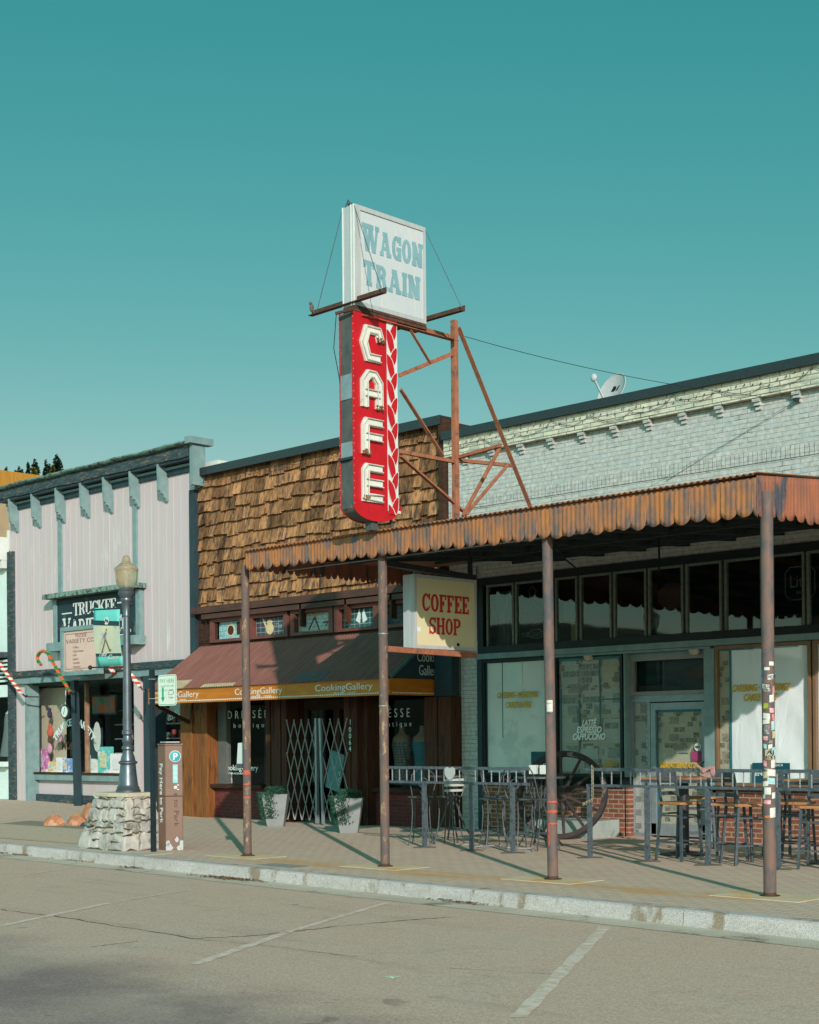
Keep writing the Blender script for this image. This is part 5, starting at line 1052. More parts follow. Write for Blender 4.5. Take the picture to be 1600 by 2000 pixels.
def valance(p0, p1, zt0, zt1, zb0, zb1, mt, pitch=.184, amp=.0028, corr=.0613, ph=0):
    """corrugated sheet hanging from p0 to p1 (xy) with half round scallops"""
    A = Vector(p0 + (0,)); B = Vector(p1 + (0,)); L = (B - A).length; d = (B - A) / L; nn = Vector((d.y, -d.x, 0)); N = int(L / .0075); vs = []; M = 6
    for i in range(N + 1):
        s = L * i / N; u = s / L; a = ((s + ph) / pitch) % 1.0; sc = sqrt(max(0, 1 - (2 * a - 1) ** 2))
        w = amp * sin(2 * pi * s / corr); zt_ = zt0 + (zt1 - zt0) * u; zb = zb0 + (zb1 - zb0) * u + .082 * (1 - sc)
        k_ = int((s + ph) / pitch); zb += .012 * sin(k_ * 2.3)
        for j in range(M + 1):
            t = j / M; p = A + d * s + nn * (w * (1 - .0 * t) + .01 * sin(k_ * 1.7) * t); vs.append((p.x, p.y, zt_ + (zb - zt_) * t))
    mb = MB(); mb.add(vs, [(i * (M + 1) + j, i * (M + 1) + j + 1, (i + 1) * (M + 1) + j + 1, (i + 1) * (M + 1) + j) for i in range(N) for j in range(M)])
    o = part('valance', mb, mt, cn, smooth=True, fix=False); s_ = o.modifiers.new('solid', 'SOLIDIFY'); s_.thickness = .004; return o
valance((CX0, CY), (CX1, CY), 4.2, 4.13, 3.90, 3.74, m_rustor)
valance((CX1, CY), (CX1, 19.2), 4.15, 4.7, 3.74, 3.90, m_rustroof, amp=.002)
valance((-18.95, 19.22), (CX0, CY), 4.7, 4.2, 4.36, 3.90, m_rustroof, amp=.002, pitch=.25)
part('edge_flashing', MB().beam((CX1 + .005, CY - .03, 4.175), (CX1 + .005, 19.2, 4.7), .05, .008), m_rustor, cn)
ud = MB()
ud.box(CX0 + .1, CX1 - .1, CY + .12, CY + .22, 3.98, 4.12)
for i in range(10):
    x = CX0 + .3 + i * .82; ud.beam((x, CY + .22, 4.07), (x, 19.28, 4.58), .05, .12)
for y in (14.6, 16.4, 18.2): ud.box(CX0 + .1, CX1 - .1, y, y + .05, zroof(y) - .2, zroof(y) - .12)
part('joists', ud, mat('under_canopy_timber', (46, 56, 56), (34, 44, 46), 6, .9, .2), cn)
part('conduit', MB().tube([(CX0 + .3, 13.3, 3.92), (CX1 - .3, 13.3, 3.9)], .012, 6), m_alu, cn)
posts = []
for i, (x, lean) in enumerate(((-15.98, .0), (-13.27, .0), (-10.58, -.01), (-7.82, .0))):
    zt_ = 4.0; mb = MB(); m_ = m_post if i in (2, 3) else m_postsc
    mb.tube([(x + lean * 4, 12.92, zt_), (x + lean * 2, 12.92, 2.0), (x, 12.92, 0)], [.056, .058, .059, .063][i], 20)
    p_ = part('post', mb, m_, cn, smooth=True); posts.append(p_)
    part('base_plate', MB().lathe([(.1, 0), (.1, .012), (.064, .014), (.063, .04)], x, 12.92, 20), m_beamr, p_)
for z in (2.0, 2.9): part('pipe_band', MB().lathe([(.063, 0), (.063, .012)], -13.27, 12.92, 20, cz=z), m_alu, posts[1])
# stickers on the posts
def curved(x, r, ang, w, z0, z1, mt, parent, y=12.92, rot=0):
    mb = MB(); a0 = ang - w / r / 2; mb.grid(lambda u, v: (x + (r + .0035) * cos(a0 + w / r * u), y + (r + .0035) * sin(a0 + w / r * u), z0 + (z1 - z0) * v + rot * (u - .5)), 6, 1); return part('sticker', mb, mt, parent, fix=False)
stk = [mat('stk_white', (206, 206, 196), (190, 190, 180), 30, .5, 0), mat('stk_blue', (60, 100, 150), (160, 180, 190), 30, .5, 0), mat('stk_black', (36, 38, 40), (150, 150, 146), 26, .5, 0), mat('stk_cream', (196, 186, 150), (150, 146, 120), 30, .5, 0), mat('stk_red', (180, 60, 60), (210, 170, 170), 26, .5, 0), mat('stk_aqua', (130, 180, 186), (170, 200, 196), 26, .5, 0), mat('stk_orange', (206, 112, 44), (190, 90, 40), 20, .5, 0), mat('stk_pink', (196, 116, 124), (210, 180, 180), 26, .5, 0), mat('stk_green', (70, 130, 60), (190, 170, 40), 30, .5, 0)]
x4 = -7.82; r4 = .064; CA = atan2(-12.92, 7.82)   # direction towards the street corner
def zz(py): return ZF(1500, py, 12.85)
fx = [(1292, 1300, .35, .05, 0), (1303, 1309, -.1, .05, 0), (1317, 1327, .25, .06, 0), (1305, 1332, -.75, .035, 1), (1336, 1345, -.25, .075, 0), (1346, 1352, -.2, .08, 2), (1340, 1356, .55, .03, 4), (1357, 1371, .35, .05, 0), (1373, 1384, -.25, .05, 8), (1383, 1392, .35, .05, 7), (1393, 1404, -.2, .07, 0), (1395, 1407, .5, .035, 4), (1405, 1414, -.25, .07, 0), (1416, 1434, -.2, .06, 2), (1408, 1426, .45, .04, 5), (1428, 1442, .55, .04, 3), (1438, 1446, -.3, .045, 7), (1446, 1452, .2, .035, 2), (1453, 1462, -.35, .035, 5), (1454, 1462, .15, .04, 0), (1464, 1474, -.1, .05, 3), (1460, 1476, .5, .045, 5), (1474, 1484, .1, .09, 3), (1486, 1497, -.35, .035, 7), (1484, 1500, .45, .05, 0), (1500, 1506, -.2, .05, 2), (1503, 1516, .3, .09, 0), (1507, 1520, -.3, .06, 3), (1520, 1532, .25, .08, 5), (1526, 1536, -.35, .06, 0), (1538, 1552, -.15, .065, 0), (1548, 1560, .45, .04, 0), (1552, 1560, -.5, .03, 5), (1563, 1571, -.2, .07, 7), (1578, 1597, .35, .06, 0), (1593, 1598, -.2, .05, 6)]
for i, (a, b, t_, w, c) in enumerate(fx): curved(x4, r4 + .0006 * (i % 3), CA + t_ * 1.6, w, zz(b), zz(a), stk[c], posts[3], rot=rnd.uniform(-.012, .012))
e4 = Vector((cos(CA), sin(CA), 0)); rt = Vector((-e4.y, e4.x, 0))
for s, py, off, hgt, m_ in (('HCM', 1325, .0, .035, m_dark), ('ALSO', 1344, -.045, .05, m_dkteal), ('AJ', 1473, -.02, .04, m_dark), ('RIDE', 1483, -.03, .04, m_dark)):
    text(posts[3], s, m_, Vector((x4, 12.92, zz(py))) + e4 * (r4 + .006) + rt * off, rt, (0, 0, 1), hgt, dep=.002, fit=.07)
CA3 = atan2(-12.92, 10.58); p = P(1071, 1378, Y=12.86)
curved(-10.58, .0605, CA3 - .35, .07, p.z - .07, p.z + .06, stk[0], posts[2]); curved(-10.58, .062, CA3 - .4, .06, p.z - .085, p.z - .075, stk[2], posts[2]); curved(-10.58, .062, CA3 - .4, .06, p.z + .02, p.z + .026, stk[2], posts[2])
m_spray = mat('orange_spray_paint', (196, 92, 76), (150, 80, 66), 30, .8, .1)
for z, h in ((.86, .025), (.75, .03), (.62, .02)): curved(-10.58, .0602, CA3, .13, z, z + h, m_spray, posts[2])
curved(-10.58, .0602, CA3 - .7, .02, .38, .62, m_spray, posts[2])
for z, h in ((1.12, .06), (.98, .02), (.8, .02)): curved(-15.98, .0575, CA3, .11, z, z + h, m_spray, posts[0])
bx = thing('white_utility_box', 'white box sign fixed to the side of the first post', 'box', (-16.12, 13.0, 1.45))
a = P(464, 1450, Y=13.0); b = P(476, 1492, Y=13.0)
part('case', MB().add([(a.x, 12.98, b.z), (b.x + .05, 12.98, b.z), (b.x + .05, 12.98, a.z), (a.x + .03, 12.98, a.z - .01), (a.x, 13.05, b.z), (b.x + .05, 13.05, b.z), (b.x + .05, 13.05, a.z), (a.x + .03, 13.05, a.z - .01)], [(0, 1, 2, 3), (7, 6, 5, 4), (0, 4, 5, 1), (1, 5, 6, 2), (2, 6, 7, 3), (3, 7, 4, 0)]), m_white, bx, bev=.005)
part('lid', MB().box(a.x - .0, b.x + .05, 12.97, 13.06, b.z - .06, b.z - .003), m_rail, bx)

# ================= pylon sign =================
SX = -13.1; TH = .24
pg = thing('pylon_sign', 'tall projecting rooftop sign, white cabinet over red panel with neon letters', 'sign', (SX, 13.0, 4.3))
def F(px, py, dx=0): p = P(px, py, X=SX); return Vector((SX + dx, p.y, p.z))
y0, y1 = 12.28, 13.04; zt_ = 6.78; zc = F(690, 985).z; zbm = F(735, 1017).z - .01
def outline():
    pts = [(y0, zt_), (y0, zc)]
    for k in range(1, 12): t = k / 12; pts.append(((y0 + y1) / 2 - (y1 - y0) / 2 * cos(pi * t), zc - (zc - zbm) * sin(pi * t)))
    return pts + [(y1, zc), (y1, zt_)]
ol = outline()
lc = part('lower_cabinet', MB().prism(ol, lambda a, b, d: (SX + d, a, b), -.012, 0).prism(ol, lambda a, b, d: (SX - TH + d, a, b), 0, .012), m_red, pg)
oi = [(min(max(a, y0 + .012), y1 - .012), b + (.012 if b < zt_ - .1 else -.012)) for a, b in ol]
m_edge = mat('grey_tin_edge', (84, 88, 84), (66, 72, 72), 7, .7, .2, (1, 3, .7), c3=(106, 106, 96), t3=.58, s3=2.6)
part('edge_panel', MB().prism(oi, lambda a, b, d: (SX - TH + .013 + d, a, b), 0, TH - .026), m_edge, pg)
for z0, z1 in ((5.72, 6.02), (5.02, 5.2)): part('edge_patch', MB().box(SX - TH + .02, SX - .02, y0 + .002, y0 + .011, z0, z1), m_alu, pg)
part('edge_band', MB().box(SX - TH - .01, SX - .02, y0 - .03, y0 + .01, 4.98, 5.01), m_black, pg)
# wheat braid
yb0, yb1 = y0 + .76 * (y1 - y0), y1; U = .31
part('braid_ground', MB().box(SX, SX + .003, yb0, yb1, zc - .02, zt_ - .02), m_white, lc)
bd = MB(); bw_ = MB(); bdn = 0; k = 0; zz0 = zt_ - .02
def bf(a, b, d): return (SX + .0032 + d, yb0 + (yb1 - yb0) * min(1, max(0, a)), max(zc - .06, min(zt_ - .02, b)))
def smoothp(p, n=4):
    out = []; N = len(p)
    for i in range(N):
        p0, p1, p2, p3 = p[i - 1], p[i], p[(i + 1) % N], p[(i + 2) % N]
        for t in [j / n for j in range(n)]:
            out.append(tuple(.5 * ((2 * p1[c]) + (-p0[c] + p2[c]) * t + (2 * p0[c] - 5 * p1[c] + 4 * p2[c] - p3[c]) * t * t + (-p0[c] + 3 * p1[c] - 3 * p2[c] + p3[c]) * t ** 3) for c in (0, 1)))
    return out
Rl = smoothp([(.93, -.0), (.62, -.12), (.40, -.34), (.34, -.52), (.60, -.73), (.85, -.55), (.93, -.3)], 3); Ll = smoothp([(0, -.34), (.3, -.42), (.55, -.62), (.70, -1.02), (.42, -1.24), (.2, -1.05), (.08, -.85), (0, -.62)], 3)
for k in range(8):
    zo = zz0 - k * U
    for q_ in (Rl, Ll):
        pp = [(a, zo + b * U) for a, b in q_]; ca = sum(a for a, b in pp) / len(pp); cb0 = sum(b for a, b in pp) / len(pp)
        if min(b for a, b in pp) > zc - .3:
            k2 = bdn; bdn += 1
            bw_.prism([(ca + (a - ca) * 1.24, cb0 + (b - cb0) * 1.14) for a, b in pp], bf, k2 * .0007, k2 * .0007 + .0003); bd.prism([(ca + (a - ca) * 1.04, cb0 + (b - cb0) * 1.02) for a, b in pp], bf, k2 * .0007 + .0003, k2 * .0007 + .0006)
part('braid', bd, m_red, lc); part('braid_outline', bw_, m_white, lc)
# raised neon letters
m_let = mat('letter_white', (214, 216, 204), (200, 202, 190), 6, .5, 0, c3=(150, 140, 120), t3=.7, s3=6)
m_tube = mat('glass_tube', (206, 206, 196), None, 6, .2, 0, sp=.8); m_rustb = mat('letter_rust', (150, 112, 70), (90, 66, 46), 20, .8, .2)
ly0, ly1 = y0 + .125, y0 + .47
LT = {'C': [[(.95, .62), (.84, .92), (.3, .92), (.12, .52), (.32, .08), (.92, .08)]],
      'A': [[(.14, 0), (.14, .72), (.36, .93), (.62, .93), (.86, .72), (.86, .0)], [(.14, .40), (.86, .40)]],
      'F': [[(.16, 0), (.16, .8), (.24, .92), (1, .92)], [(.16, .5), (.98, .5)]],
      'E': [[(.98, .92), (.24, .92), (.16, .84), (.16, .08), (.98, .08)], [(.16, .5), (.98, .5)]]}
for ch, pt, pb in (('C', 640, 704), ('A', 727, 797), ('F', 820, 888), ('E', 909, 978)):
    za = F(722, pt).z; zb_ = F(722, pb).z; H = za - zb_
    g = lambda a, b, d: (SX + d, ly0 + (ly1 - ly0) * a, zb_ + H * b)
    mb = MB(); tb = MB()
    for s_i, s in enumerate(LT[ch]):
        sp = [(a, b) for a, b in s]
        mb2 = [(ly0 + (ly1 - ly0) * a, zb_ + H * b) for a, b in sp]
        stroke(mb, mb2, .105 if s_i == 0 else .085, lambda a, b, d: (SX + d, a, b), 0, .03 + .001 * s_i)
        for off in (-.04, .04):
            tp = []
            for i_, (a, b) in enumerate(mb2):
                A_ = Vector(mb2[max(i_ - 1, 0)]); B_ = Vector(mb2[min(i_ + 1, len(mb2) - 1)]); d = (B_ - A_).normalized(); tp.append((SX + .05, a - d.y * off, b + d.x * off))
            tb.tube(tp, .0075, 6)
    L_ = part('letter', mb, m_let, lc); part('neon_tube', tb, m_tube, L_, smooth=True)
    ex = mb2 if False else [(ly0 + (ly1 - ly0) * LT[ch][0][0][0], zb_ + H * LT[ch][0][0][1])]
    rb = MB(); e_ = (.86, .03) if ch == 'A' else (.16, .03) if ch == 'F' else (.9, .64) if ch == 'C' else (.14, .06)
    ey = ly0 + (ly1 - ly0) * e_[0]; ez = zb_ + H * e_[1]
    for _ in range(14): yy = ey + rnd.uniform(-.06, .06); z_ = ez + rnd.uniform(-.03, .02); rb.box(SX + .03, SX + .03 + rnd.uniform(.01, .04), yy, yy + rnd.uniform(.01, .03), z_, z_ + rnd.uniform(.008, .025))
    part('letter_rust', rb, m_rustb, L_)
rv_ = MB()
for i in range(26):
    z = zc + .02 + i * (zt_ - zc) / 26; rv_.ball((SX + .002, y0 + .012, z), .005, .006, .006, 6, 4); rv_.ball((SX - TH, y0 - .002, z), .006, .005, .006, 6, 4)
part('rivets', rv_, m_ltgrey, lc, stuff=True)
ft = part('stub_board', MB().box(SX - .2, SX - .16, y1 - .06, y1 + .22, zc + .0, zc + .1), m_red, pg); part('stripe', MB().box(SX - .159, SX - .156, y1 - .06, y1 + .2, zc + .0, zc + .035), m_white, ft)
part('foot', MB().tube([(SX - .1, y1 - .05, zbm + .12), (SX - .1, y1, zbm - .1)], .02, 8), m_edge, pg); part('foot', MB().box(SX - .16, SX - .04, y1 - .42, y1 - .32, zbm - .1, zbm + .03), m_edge, pg)
# upper cabinet
wy0 = F(692, 400).y + .0; wy1 = F(830, 440).y; wz0 = F(690, 594).z; wz1 = F(690, 397).z
WX = SX; T2 = .21
uc = part('upper_cabinet', MB().box(WX - T2, WX - .012, wy0, wy1, wz0, wz1), m_ltgrey, pg, bev=.006)
fr_ = MB(); tq = .055
for a0, a1, b0, b1 in ((wy0, wy1, wz1 - tq, wz1), (wy0, wy1, wz0, wz0 + tq), (wy0, wy0 + tq * 1.6, wz0 + tq, wz1 - tq), (wy1 - tq * .7, wy1, wz0 + tq, wz1 - tq)): fr_.box(WX - .011, WX + .012, a0, a1, b0, b1)
fr_.box(WX - T2 - .01, WX - T2 + .0, wy0, wy1, wz0, wz1)
part('frame', fr_, m_ltgrey, uc)
part('edge_strip', MB().box(WX - T2 * .3, WX - T2 * .22, wy0 - .015, wy0, wz0, wz1).box(WX - .02, WX + .0, wy0 - .015, wy0, wz0, wz1).box(WX - T2, WX - T2 + .012, wy0 - .012, wy0, wz0, wz1), m_white, uc)
m_face = mat('milky_face', (186, 193, 194), (178, 187, 188), 1.2, .45, 0, c3=(200, 200, 188), t3=.64, s3=4, st3=(1, 3, .4))
part('face', MB().box(WX - .012, WX - .004, wy0 + tq * 1.6, wy1 - tq * .7, wz0 + tq, wz1 - tq), m_face, uc)
m_wag = mat('faded_blue_letters', (124, 162, 168), (112, 150, 158), 3, .55, 0)
fw = wy1 - wy0
ta = F(706, 492); tb_ = F(824, 519)
slabtext(uc, 'WAGON', m_wag, (WX - .004, F(707, 470).y, F(707, 487).z), (0, 1, 0), (0, 0, 1), .3, F(826, 500).y - F(707, 470).y, dep=.004, t=.25, h=.17, e=.05, gap=.06, hs=[1.12, 1, 1, 1, 1])
slabtext(uc, 'TRAIN', m_wag, (WX - .004, F(710, 540).y, F(711, 555).z), (0, 1, 0), (0, 0, 1), .29, F(821, 540).y - F(710, 540).y, dep=.004, t=.25, h=.17, e=.05, gap=.06, hs=[1.05, 1, 1, 1, 1])
part('base_rail', MB().box(WX - T2, WX, wy0, wy1 + .02, wz0 - .07, wz0 - .03).box(WX - T2, WX + .01, wy0, wy1, wz0 - .03, wz0), m_beamr, pg)
part('lug', MB().beam((WX - T2 / 2, wy0 + .03, wz1), (WX - T2 / 2, wy0 + .03, wz1 + .04), .06, .03).tube([(WX - T2 / 2 - .05, wy0, wz1), (WX - T2 / 2, wy0, wz1 + .07), (WX - T2 / 2 + .05, wy0, wz1)], .01, 6), m_rail, pg)
def angle(A, B, s=.05, mt=None, name='brace'):
    mb = MB(); A = Vector(A); B = Vector(B); d = (B - A).normalized(); up = Vector((0, 0, 1)) if abs(d.z) < .9 else Vector((1, 0, 0)); u = d.cross(up).normalized(); v = u.cross(d)
    mb.beam(A, B, s, .008, up=v); mb.beam(A + v * s / 2 - u * (s / 2 - .004), B + v * s / 2 - u * (s / 2 - .004), .008, s, up=v); return part(name, mb, mt or m_truss, pg)
Yb = wy0 + .02
c0 = P(606, 617, Y=Yb - .03); c1 = P(751, 571, Y=Yb - .03)
angle(c0, c1, .07, m_beamr, 'crossbar')
d1_ = P(905, 606, Y=13.62); angle(d1_ - Vector((1.55, 0, .0)), d1_, .07, m_beamr, 'crossbar')
part('stay_wire', MB().tube([(WX - T2, wy0, wz1 - .02), c0 + Vector((.12, 0, .02))], .005, 5).tube([(WX, wy0, wz1 - .02), c1 + Vector((-.02, -.02, .02))], .005, 5).tube([(WX, wy1, wz1 - .02), d1_ + Vector((-.02, 0, .03))], .005, 5).tube([(WX - T2, wy1, wz1 - .02), d1_ + Vector((-1.5, 0, .03))], .005, 5), m_rail, pg)
hw = MB(); a_ = P(657, 612, Y=12.2); b_ = P(664, 745, Y=12.26); m2 = P(652, 680, Y=12.2); hw.tube([a_, m2, b_], .005, 5); part('loose_wire', hw, m_dark, pg)
part('top_bracket', MB().beam(P(656, 612, Y=12.2), P(690, 604, Y=12.24), .03, .03), m_beamr, pg)
MY = P(888, 700, X=SX).y
mast_top = P(888, 626, X=SX); mb = MB()
angle((SX, wy0 + .1, wz0 - .11), (SX, MY + .05, wz0 - .11), .08, m_truss, 'top_beam')
part('mast', MB().beam((SX, MY, 4.25), (SX, MY, mast_top.z), .07, .07), m_truss, pg)
lt = P(896, 640, X=SX); lb = P(1040, 1000, X=SX); dl = (lb - lt); angle(lt, lt + dl * 1.18, .07, m_truss)
for a, b, s in (((782, 736), (884, 694), .045), ((800, 642), (842, 712), .04), ((783, 762), (866, 892), .055), ((782, 885), (890, 905), .05), ((782, 892), (912, 1006), .05), ((896, 902), (1002, 912), .05), ((976, 878), (904, 1010), .055), ((992, 910), (909, 1008), .045)):
    angle(P(*a, X=SX), P(*b, X=SX), s)
a = P(893, 896, X=SX - .0); angle(a, P(978, 873, Y=a.y), .05)
bird = P(609, 606, Y=Yb - .03); B_ = thing('bird', 'small brown bird perched on street end of the rusty crossbar', 'bird', bird + Vector((0, 0, -.045)))
part('body', MB().ball(bird + Vector((0, 0, .03)), .028, .03, .05, 10, 8).ball(bird + Vector((-.02, 0, .09)), .022, .022, .022, 8, 6).prism([(-.04, .09), (-.055, .085), (-.04, .082)], lambda u, v, d: bird + Vector((u, d, v)), -.005, .005).prism([(.01, .0), (.04, -.05), (.05, -.045), (.025, .02)], lambda u, v, d: bird + Vector((u, d, v)), -.01, .01).tube([bird + Vector((0, 0, -.01)), bird + Vector((0, 0, -.045))], .004, 5), mat('bird_brown', (110, 96, 84), (80, 70, 64), 30, .9, 0), B_, smooth=True)

# ================= coffee sign =================
KX = -13.5; kT = .2
ky0, ky1 = P(808, 1120, X=KX).y, P(930, 1150, X=KX).y; kz1 = P(811, 1124, X=KX).z + .02; kz0 = P(806, 1267, X=KX).z + .01
ks = thing('coffee_sign', 'cream box sign with red slab letters hung under the canopy', 'sign', (KX, (ky0 + ky1) / 2, kz0))
part('cabinet', MB().box(KX - kT, KX - .012, ky0, ky1, kz0, kz1), m_ltgrey, ks, bev=.006)
fr_ = MB(); tq = .045
for a0, a1, b0, b1 in ((ky0, ky1, kz1 - tq, kz1), (ky0, ky1, kz0, kz0 + tq), (ky0, ky0 + tq, kz0 + tq, kz1 - tq), (ky1 - tq * .6, ky1, kz0 + tq, kz1 - tq)): fr_.box(KX - .011, KX + .01, a0, a1, b0, b1)
part('frame', fr_, m_ltgrey, ks)
m_cream = mat('cream_face', (204, 196, 158), (196, 190, 152), 2, .5, 0); m_redl = mat('red_letters', (184, 44, 32), (170, 38, 30), 4, .55, 0)
part('face', MB().box(KX - .012, KX - .004, ky0 + tq, ky1 - tq * .6, kz0 + tq, kz1 - tq), m_cream, ks)
def K(px, py): return P(px, py, X=KX)
slabtext(ks, 'COFFEE', m_redl, (KX - .004, K(825, 1190).y, K(825, 1193).z), (0, 1, 0), (0, 0, 1), K(825, 1157).z - K(825, 1192).z, K(916, 1190).y - K(825, 1190).y, dep=.004, t=.2, h=.12, e=.06, gap=.07)
slabtext(ks, 'SHOP', m_redl, (KX - .004, K(839, 1236).y, K(839, 1238).z), (0, 1, 0), (0, 0, 1), K(839, 1204).z - K(839, 1237).z, K(900, 1230).y - K(839, 1230).y, dep=.004, t=.2, h=.12, e=.06, gap=.07)
part('sticker', MB().box(KX - .004, KX - .002, K(813, 1228).y, K(822, 1228).y, K(813, 1233).z, K(813, 1224).z), m_mint, ks); part('tape_patch', MB().box(KX - .004, KX - .002, K(893, 1259).y, K(898, 1259).y, K(893, 1262).z, K(893, 1256).z), m_dark, ks)
part('beam', MB().beam((-13.27, 12.97, kz0 - .05), (KX - .06, ky1 + .02, kz0 - .05), .08, .07), m_truss, ks); part('beam', MB().beam((-13.27, 12.97, kz1 + .06), (KX - .06, ky1 + .02, kz1 + .04), .08, .07), m_black, ks)
part('hanger', MB().beam((KX - .06, ky1 - .05, kz1), (KX - .06, ky1 - .05, 4.3), .05, .05), m_black, ks)
wh_ = MB(); a = P(1086, 1066, Y=13.4); wh_.tube([a, P(1104, 1092, Y=14.5), P(1128, 1112, Y=16)], .012, 6); wh_.tube([P(1287, 1050, Y=15), P(1288, 1100, Y=15), P(1287, 1120, Y=15)], .012, 6); single('hanging_cable', wh_, m_dark, 'dark cable and chain hanging beneath the canopy', 'cable')
# ================= wagon wheel =================
wb = P(1098, 1641, Z=0.0); wb.y += .1; wb.x -= .08; wt = P(1098, 1468, Y=18.55); wc_ = (wb + wt) / 2; up_ = (wt - wb).normalized(); Rw = (wt - wb).length / 2; xr_ = Vector((cos(.42), sin(.42), 0)).normalized(); nrm = xr_.cross(up_).normalized(); up_ = nrm.cross(xr_)
wh = thing('wagon_wheel', 'big old wooden wagon wheel leaning on the cafe wall', 'wagon wheel', wb)
m_old = mat('old_grey_wood', (66, 58, 52), (46, 42, 42), 9, .85, .5, c3=(120, 110, 98), t3=.6, s3=5)
def W(r, a, d=0): return wc_ + xr_ * r * cos(a) + up_ * r * sin(a) + nrm * d
def ring(mb, r0, r1, d0, d1, n=48):
    vs = []
    for k in range(n):
        a = 2 * pi * k / n; vs += [W(r0, a, d0), W(r1, a, d0), W(r1, a, d1), W(r0, a, d1)]
    return mb.add(vs, [(4 * k + i, 4 * k + (i + 1) % 4, 4 * ((k + 1) % n) + (i + 1) % 4, 4 * ((k + 1) % n) + i) for k in range(n) for i in range(4)])
part('rim', ring(MB(), Rw - .085, Rw - .012, -.03, .03), m_old, wh); part('tyre', ring(MB(), Rw - .012, Rw, -.032, .032), m_black, wh)
for k in range(12):
    a = 2 * pi * k / 12 + .13; mb = MB(); mb.tube([W(.12, a), W(.3, a), W(Rw - .08, a)], .034, 8, r1=.023); part('spoke', mb, m_old, wh, smooth=True)
def wl(mb, prof, n=24):
    vs = [W(r, 2 * pi * k / n, d) for r, d in prof for k in range(n)]; fs = [(i * n + k, i * n + (k + 1) % n, (i + 1) * n + (k + 1) % n, (i + 1) * n + k) for i in range(len(prof) - 1) for k in range(n)] + [tuple(range(n)), tuple((len(prof) - 1) * n + k for k in range(n))[::-1]]
    return mb.add(vs, fs)
part('hub', wl(MB(), [(.09, -.12), (.13, -.06), (.135, .06), (.1, .09), (.09, .16), (.05, .165)]), m_old, wh, smooth=True)

# ================= railing =================
RY = 15.55; zr1, zr0 = 1.19, .975
def twist(mb, x, y, z0, z1):
    for k in range(9):
        z = z0 + (z1 - z0) * (k + .5) / 9; mb.ball((x, y, z), .011, .011, (z1 - z0) / 18 * 1.12, 6, 5)
def railing(name, x0, x1, px, lab, ret=None, gates=()):
    t = thing('railing', lab, 'railing', ((x0 + x1) / 2, RY, 0), 'railings round the cafe terrace')
    part('top_rail', MB().box(x0, x1, RY - .022, RY + .022, zr1 - .04, zr1), m_rail, t); part('bottom_rail', MB().box(x0, x1, RY - .018, RY + .018, zr0 - .035, zr0), m_rail, t)
    if ret: part('return_rail', MB().box(ret - .02, ret + .02, RY + .022, 18.0, zr1 - .04, zr1).box(ret - .018, ret + .018, RY + .018, 18.0, zr0 - .035, zr0).box(ret - .02, ret + .02, 17.96, 18.0, 0, zr0 - .035), m_rail, t)
    x = x0 + .1; bl = []
    while x < x1 - .03: bl.append(x); x += .152
    for x in bl: bm_ = MB(); twist(bm_, x, RY, zr0, zr1 - .04); part('baluster', bm_, m_ltsteel, t, smooth=True)
    if ret:
        y = RY + .15
        while y < 17.9: twist(bm_, ret, y, zr0, zr1 - .04); y += .152
    for x in px:
        p_ = part('post', MB().box(x - .026, x + .026, RY - .026, RY + .026, .01, zr0 - .035), m_rail, t)
        part('foot_plate', MB().lathe([(.17, 0), (.17, .008), (.03, .01)], x, RY, 24, cz=.001), m_platec, p_)
    return t
m_ltsteel = mat('light_steel', (150, 156, 156), (120, 128, 130), 40, .4, 0, sp=.6); m_platec = mat('worn_foot_plate', (128, 118, 100), (110, 104, 92), 10, .7, .1)
rl_ = railing('a', -15.9, -13.13, (-15.14, -14.21, -13.44), 'steel terrace railing left of the gap, by the coffee sign', ret=None)
railing('b', -12.14, -6.9, (-12.1, -11.18, -10.27, -9.3, -8.3), 'steel terrace railing at right, along the bar stools', ret=None)
sh_ = MB(); sh_.prism([(-.1, .17), (-.05, .19), (0, .17), (.05, .19), (.1, .17), (.1, .09), (.06, .03), (0, .0), (-.06, .03), (-.1, .09)], lambda u, v, d: (-14.6 + u, RY - .03 + d, zr0 + .02 + v), 0, .01); part('crest', sh_, m_ltgrey, rl_)
chn = MB()
for k in range(26):
    z = zr1 + .02 - k * .024 if k < 19 else zr1 - .43 - (k - 19) * .008; x = -12.02 + .012 * (k % 2) - (0 if k < 19 else (k - 18) * .022)
    chn.tube([(x + .016 * cos(a_ * .785) * (1 if k % 2 else .4), RY - .05 - .016 * cos(a_ * .785) * (0 if k % 2 else 1), z + .02 * sin(a_ * .785)) for a_ in range(8)], .005, 5, closed=True)
single('chain', chn, mat('bright_chain', (196, 190, 150), (150, 150, 130), 20, .35, 0, m=.6), 'bright chain draped over end of the right railing', 'chain')
ct = MB(); C1_ = [(1360, 1490), (1366, 1496), (1374, 1500), (1384, 1497), (1396, 1496), (1394, 1501), (1386, 1503), (1379, 1508), (1375, 1511), (1369, 1504), (1362, 1496)]
def cfn(a, b, d): p = P(a, b, Y=RY - .04); return (p.x, RY - .035 - d, p.z)
ct.prism(C1_, cfn, .0, .02); ct.prism([(1366, 1500), (1372, 1508), (1377, 1512), (1391, 1501), (1393, 1514), (1386, 1520), (1376, 1518), (1366, 1514)], cfn, -.02, -.005); ct.prism([(1386, 1500), (1396, 1497), (1397, 1510), (1394, 1518), (1389, 1512)], cfn, -.004, .008)
o_ = single('cloth', ct, mat('salmon_cloth', (180, 140, 136), (156, 116, 112), 14, .9, .2), 'salmon pink cloth draped over top rail by the cafe door', 'cloth', bev=.006)

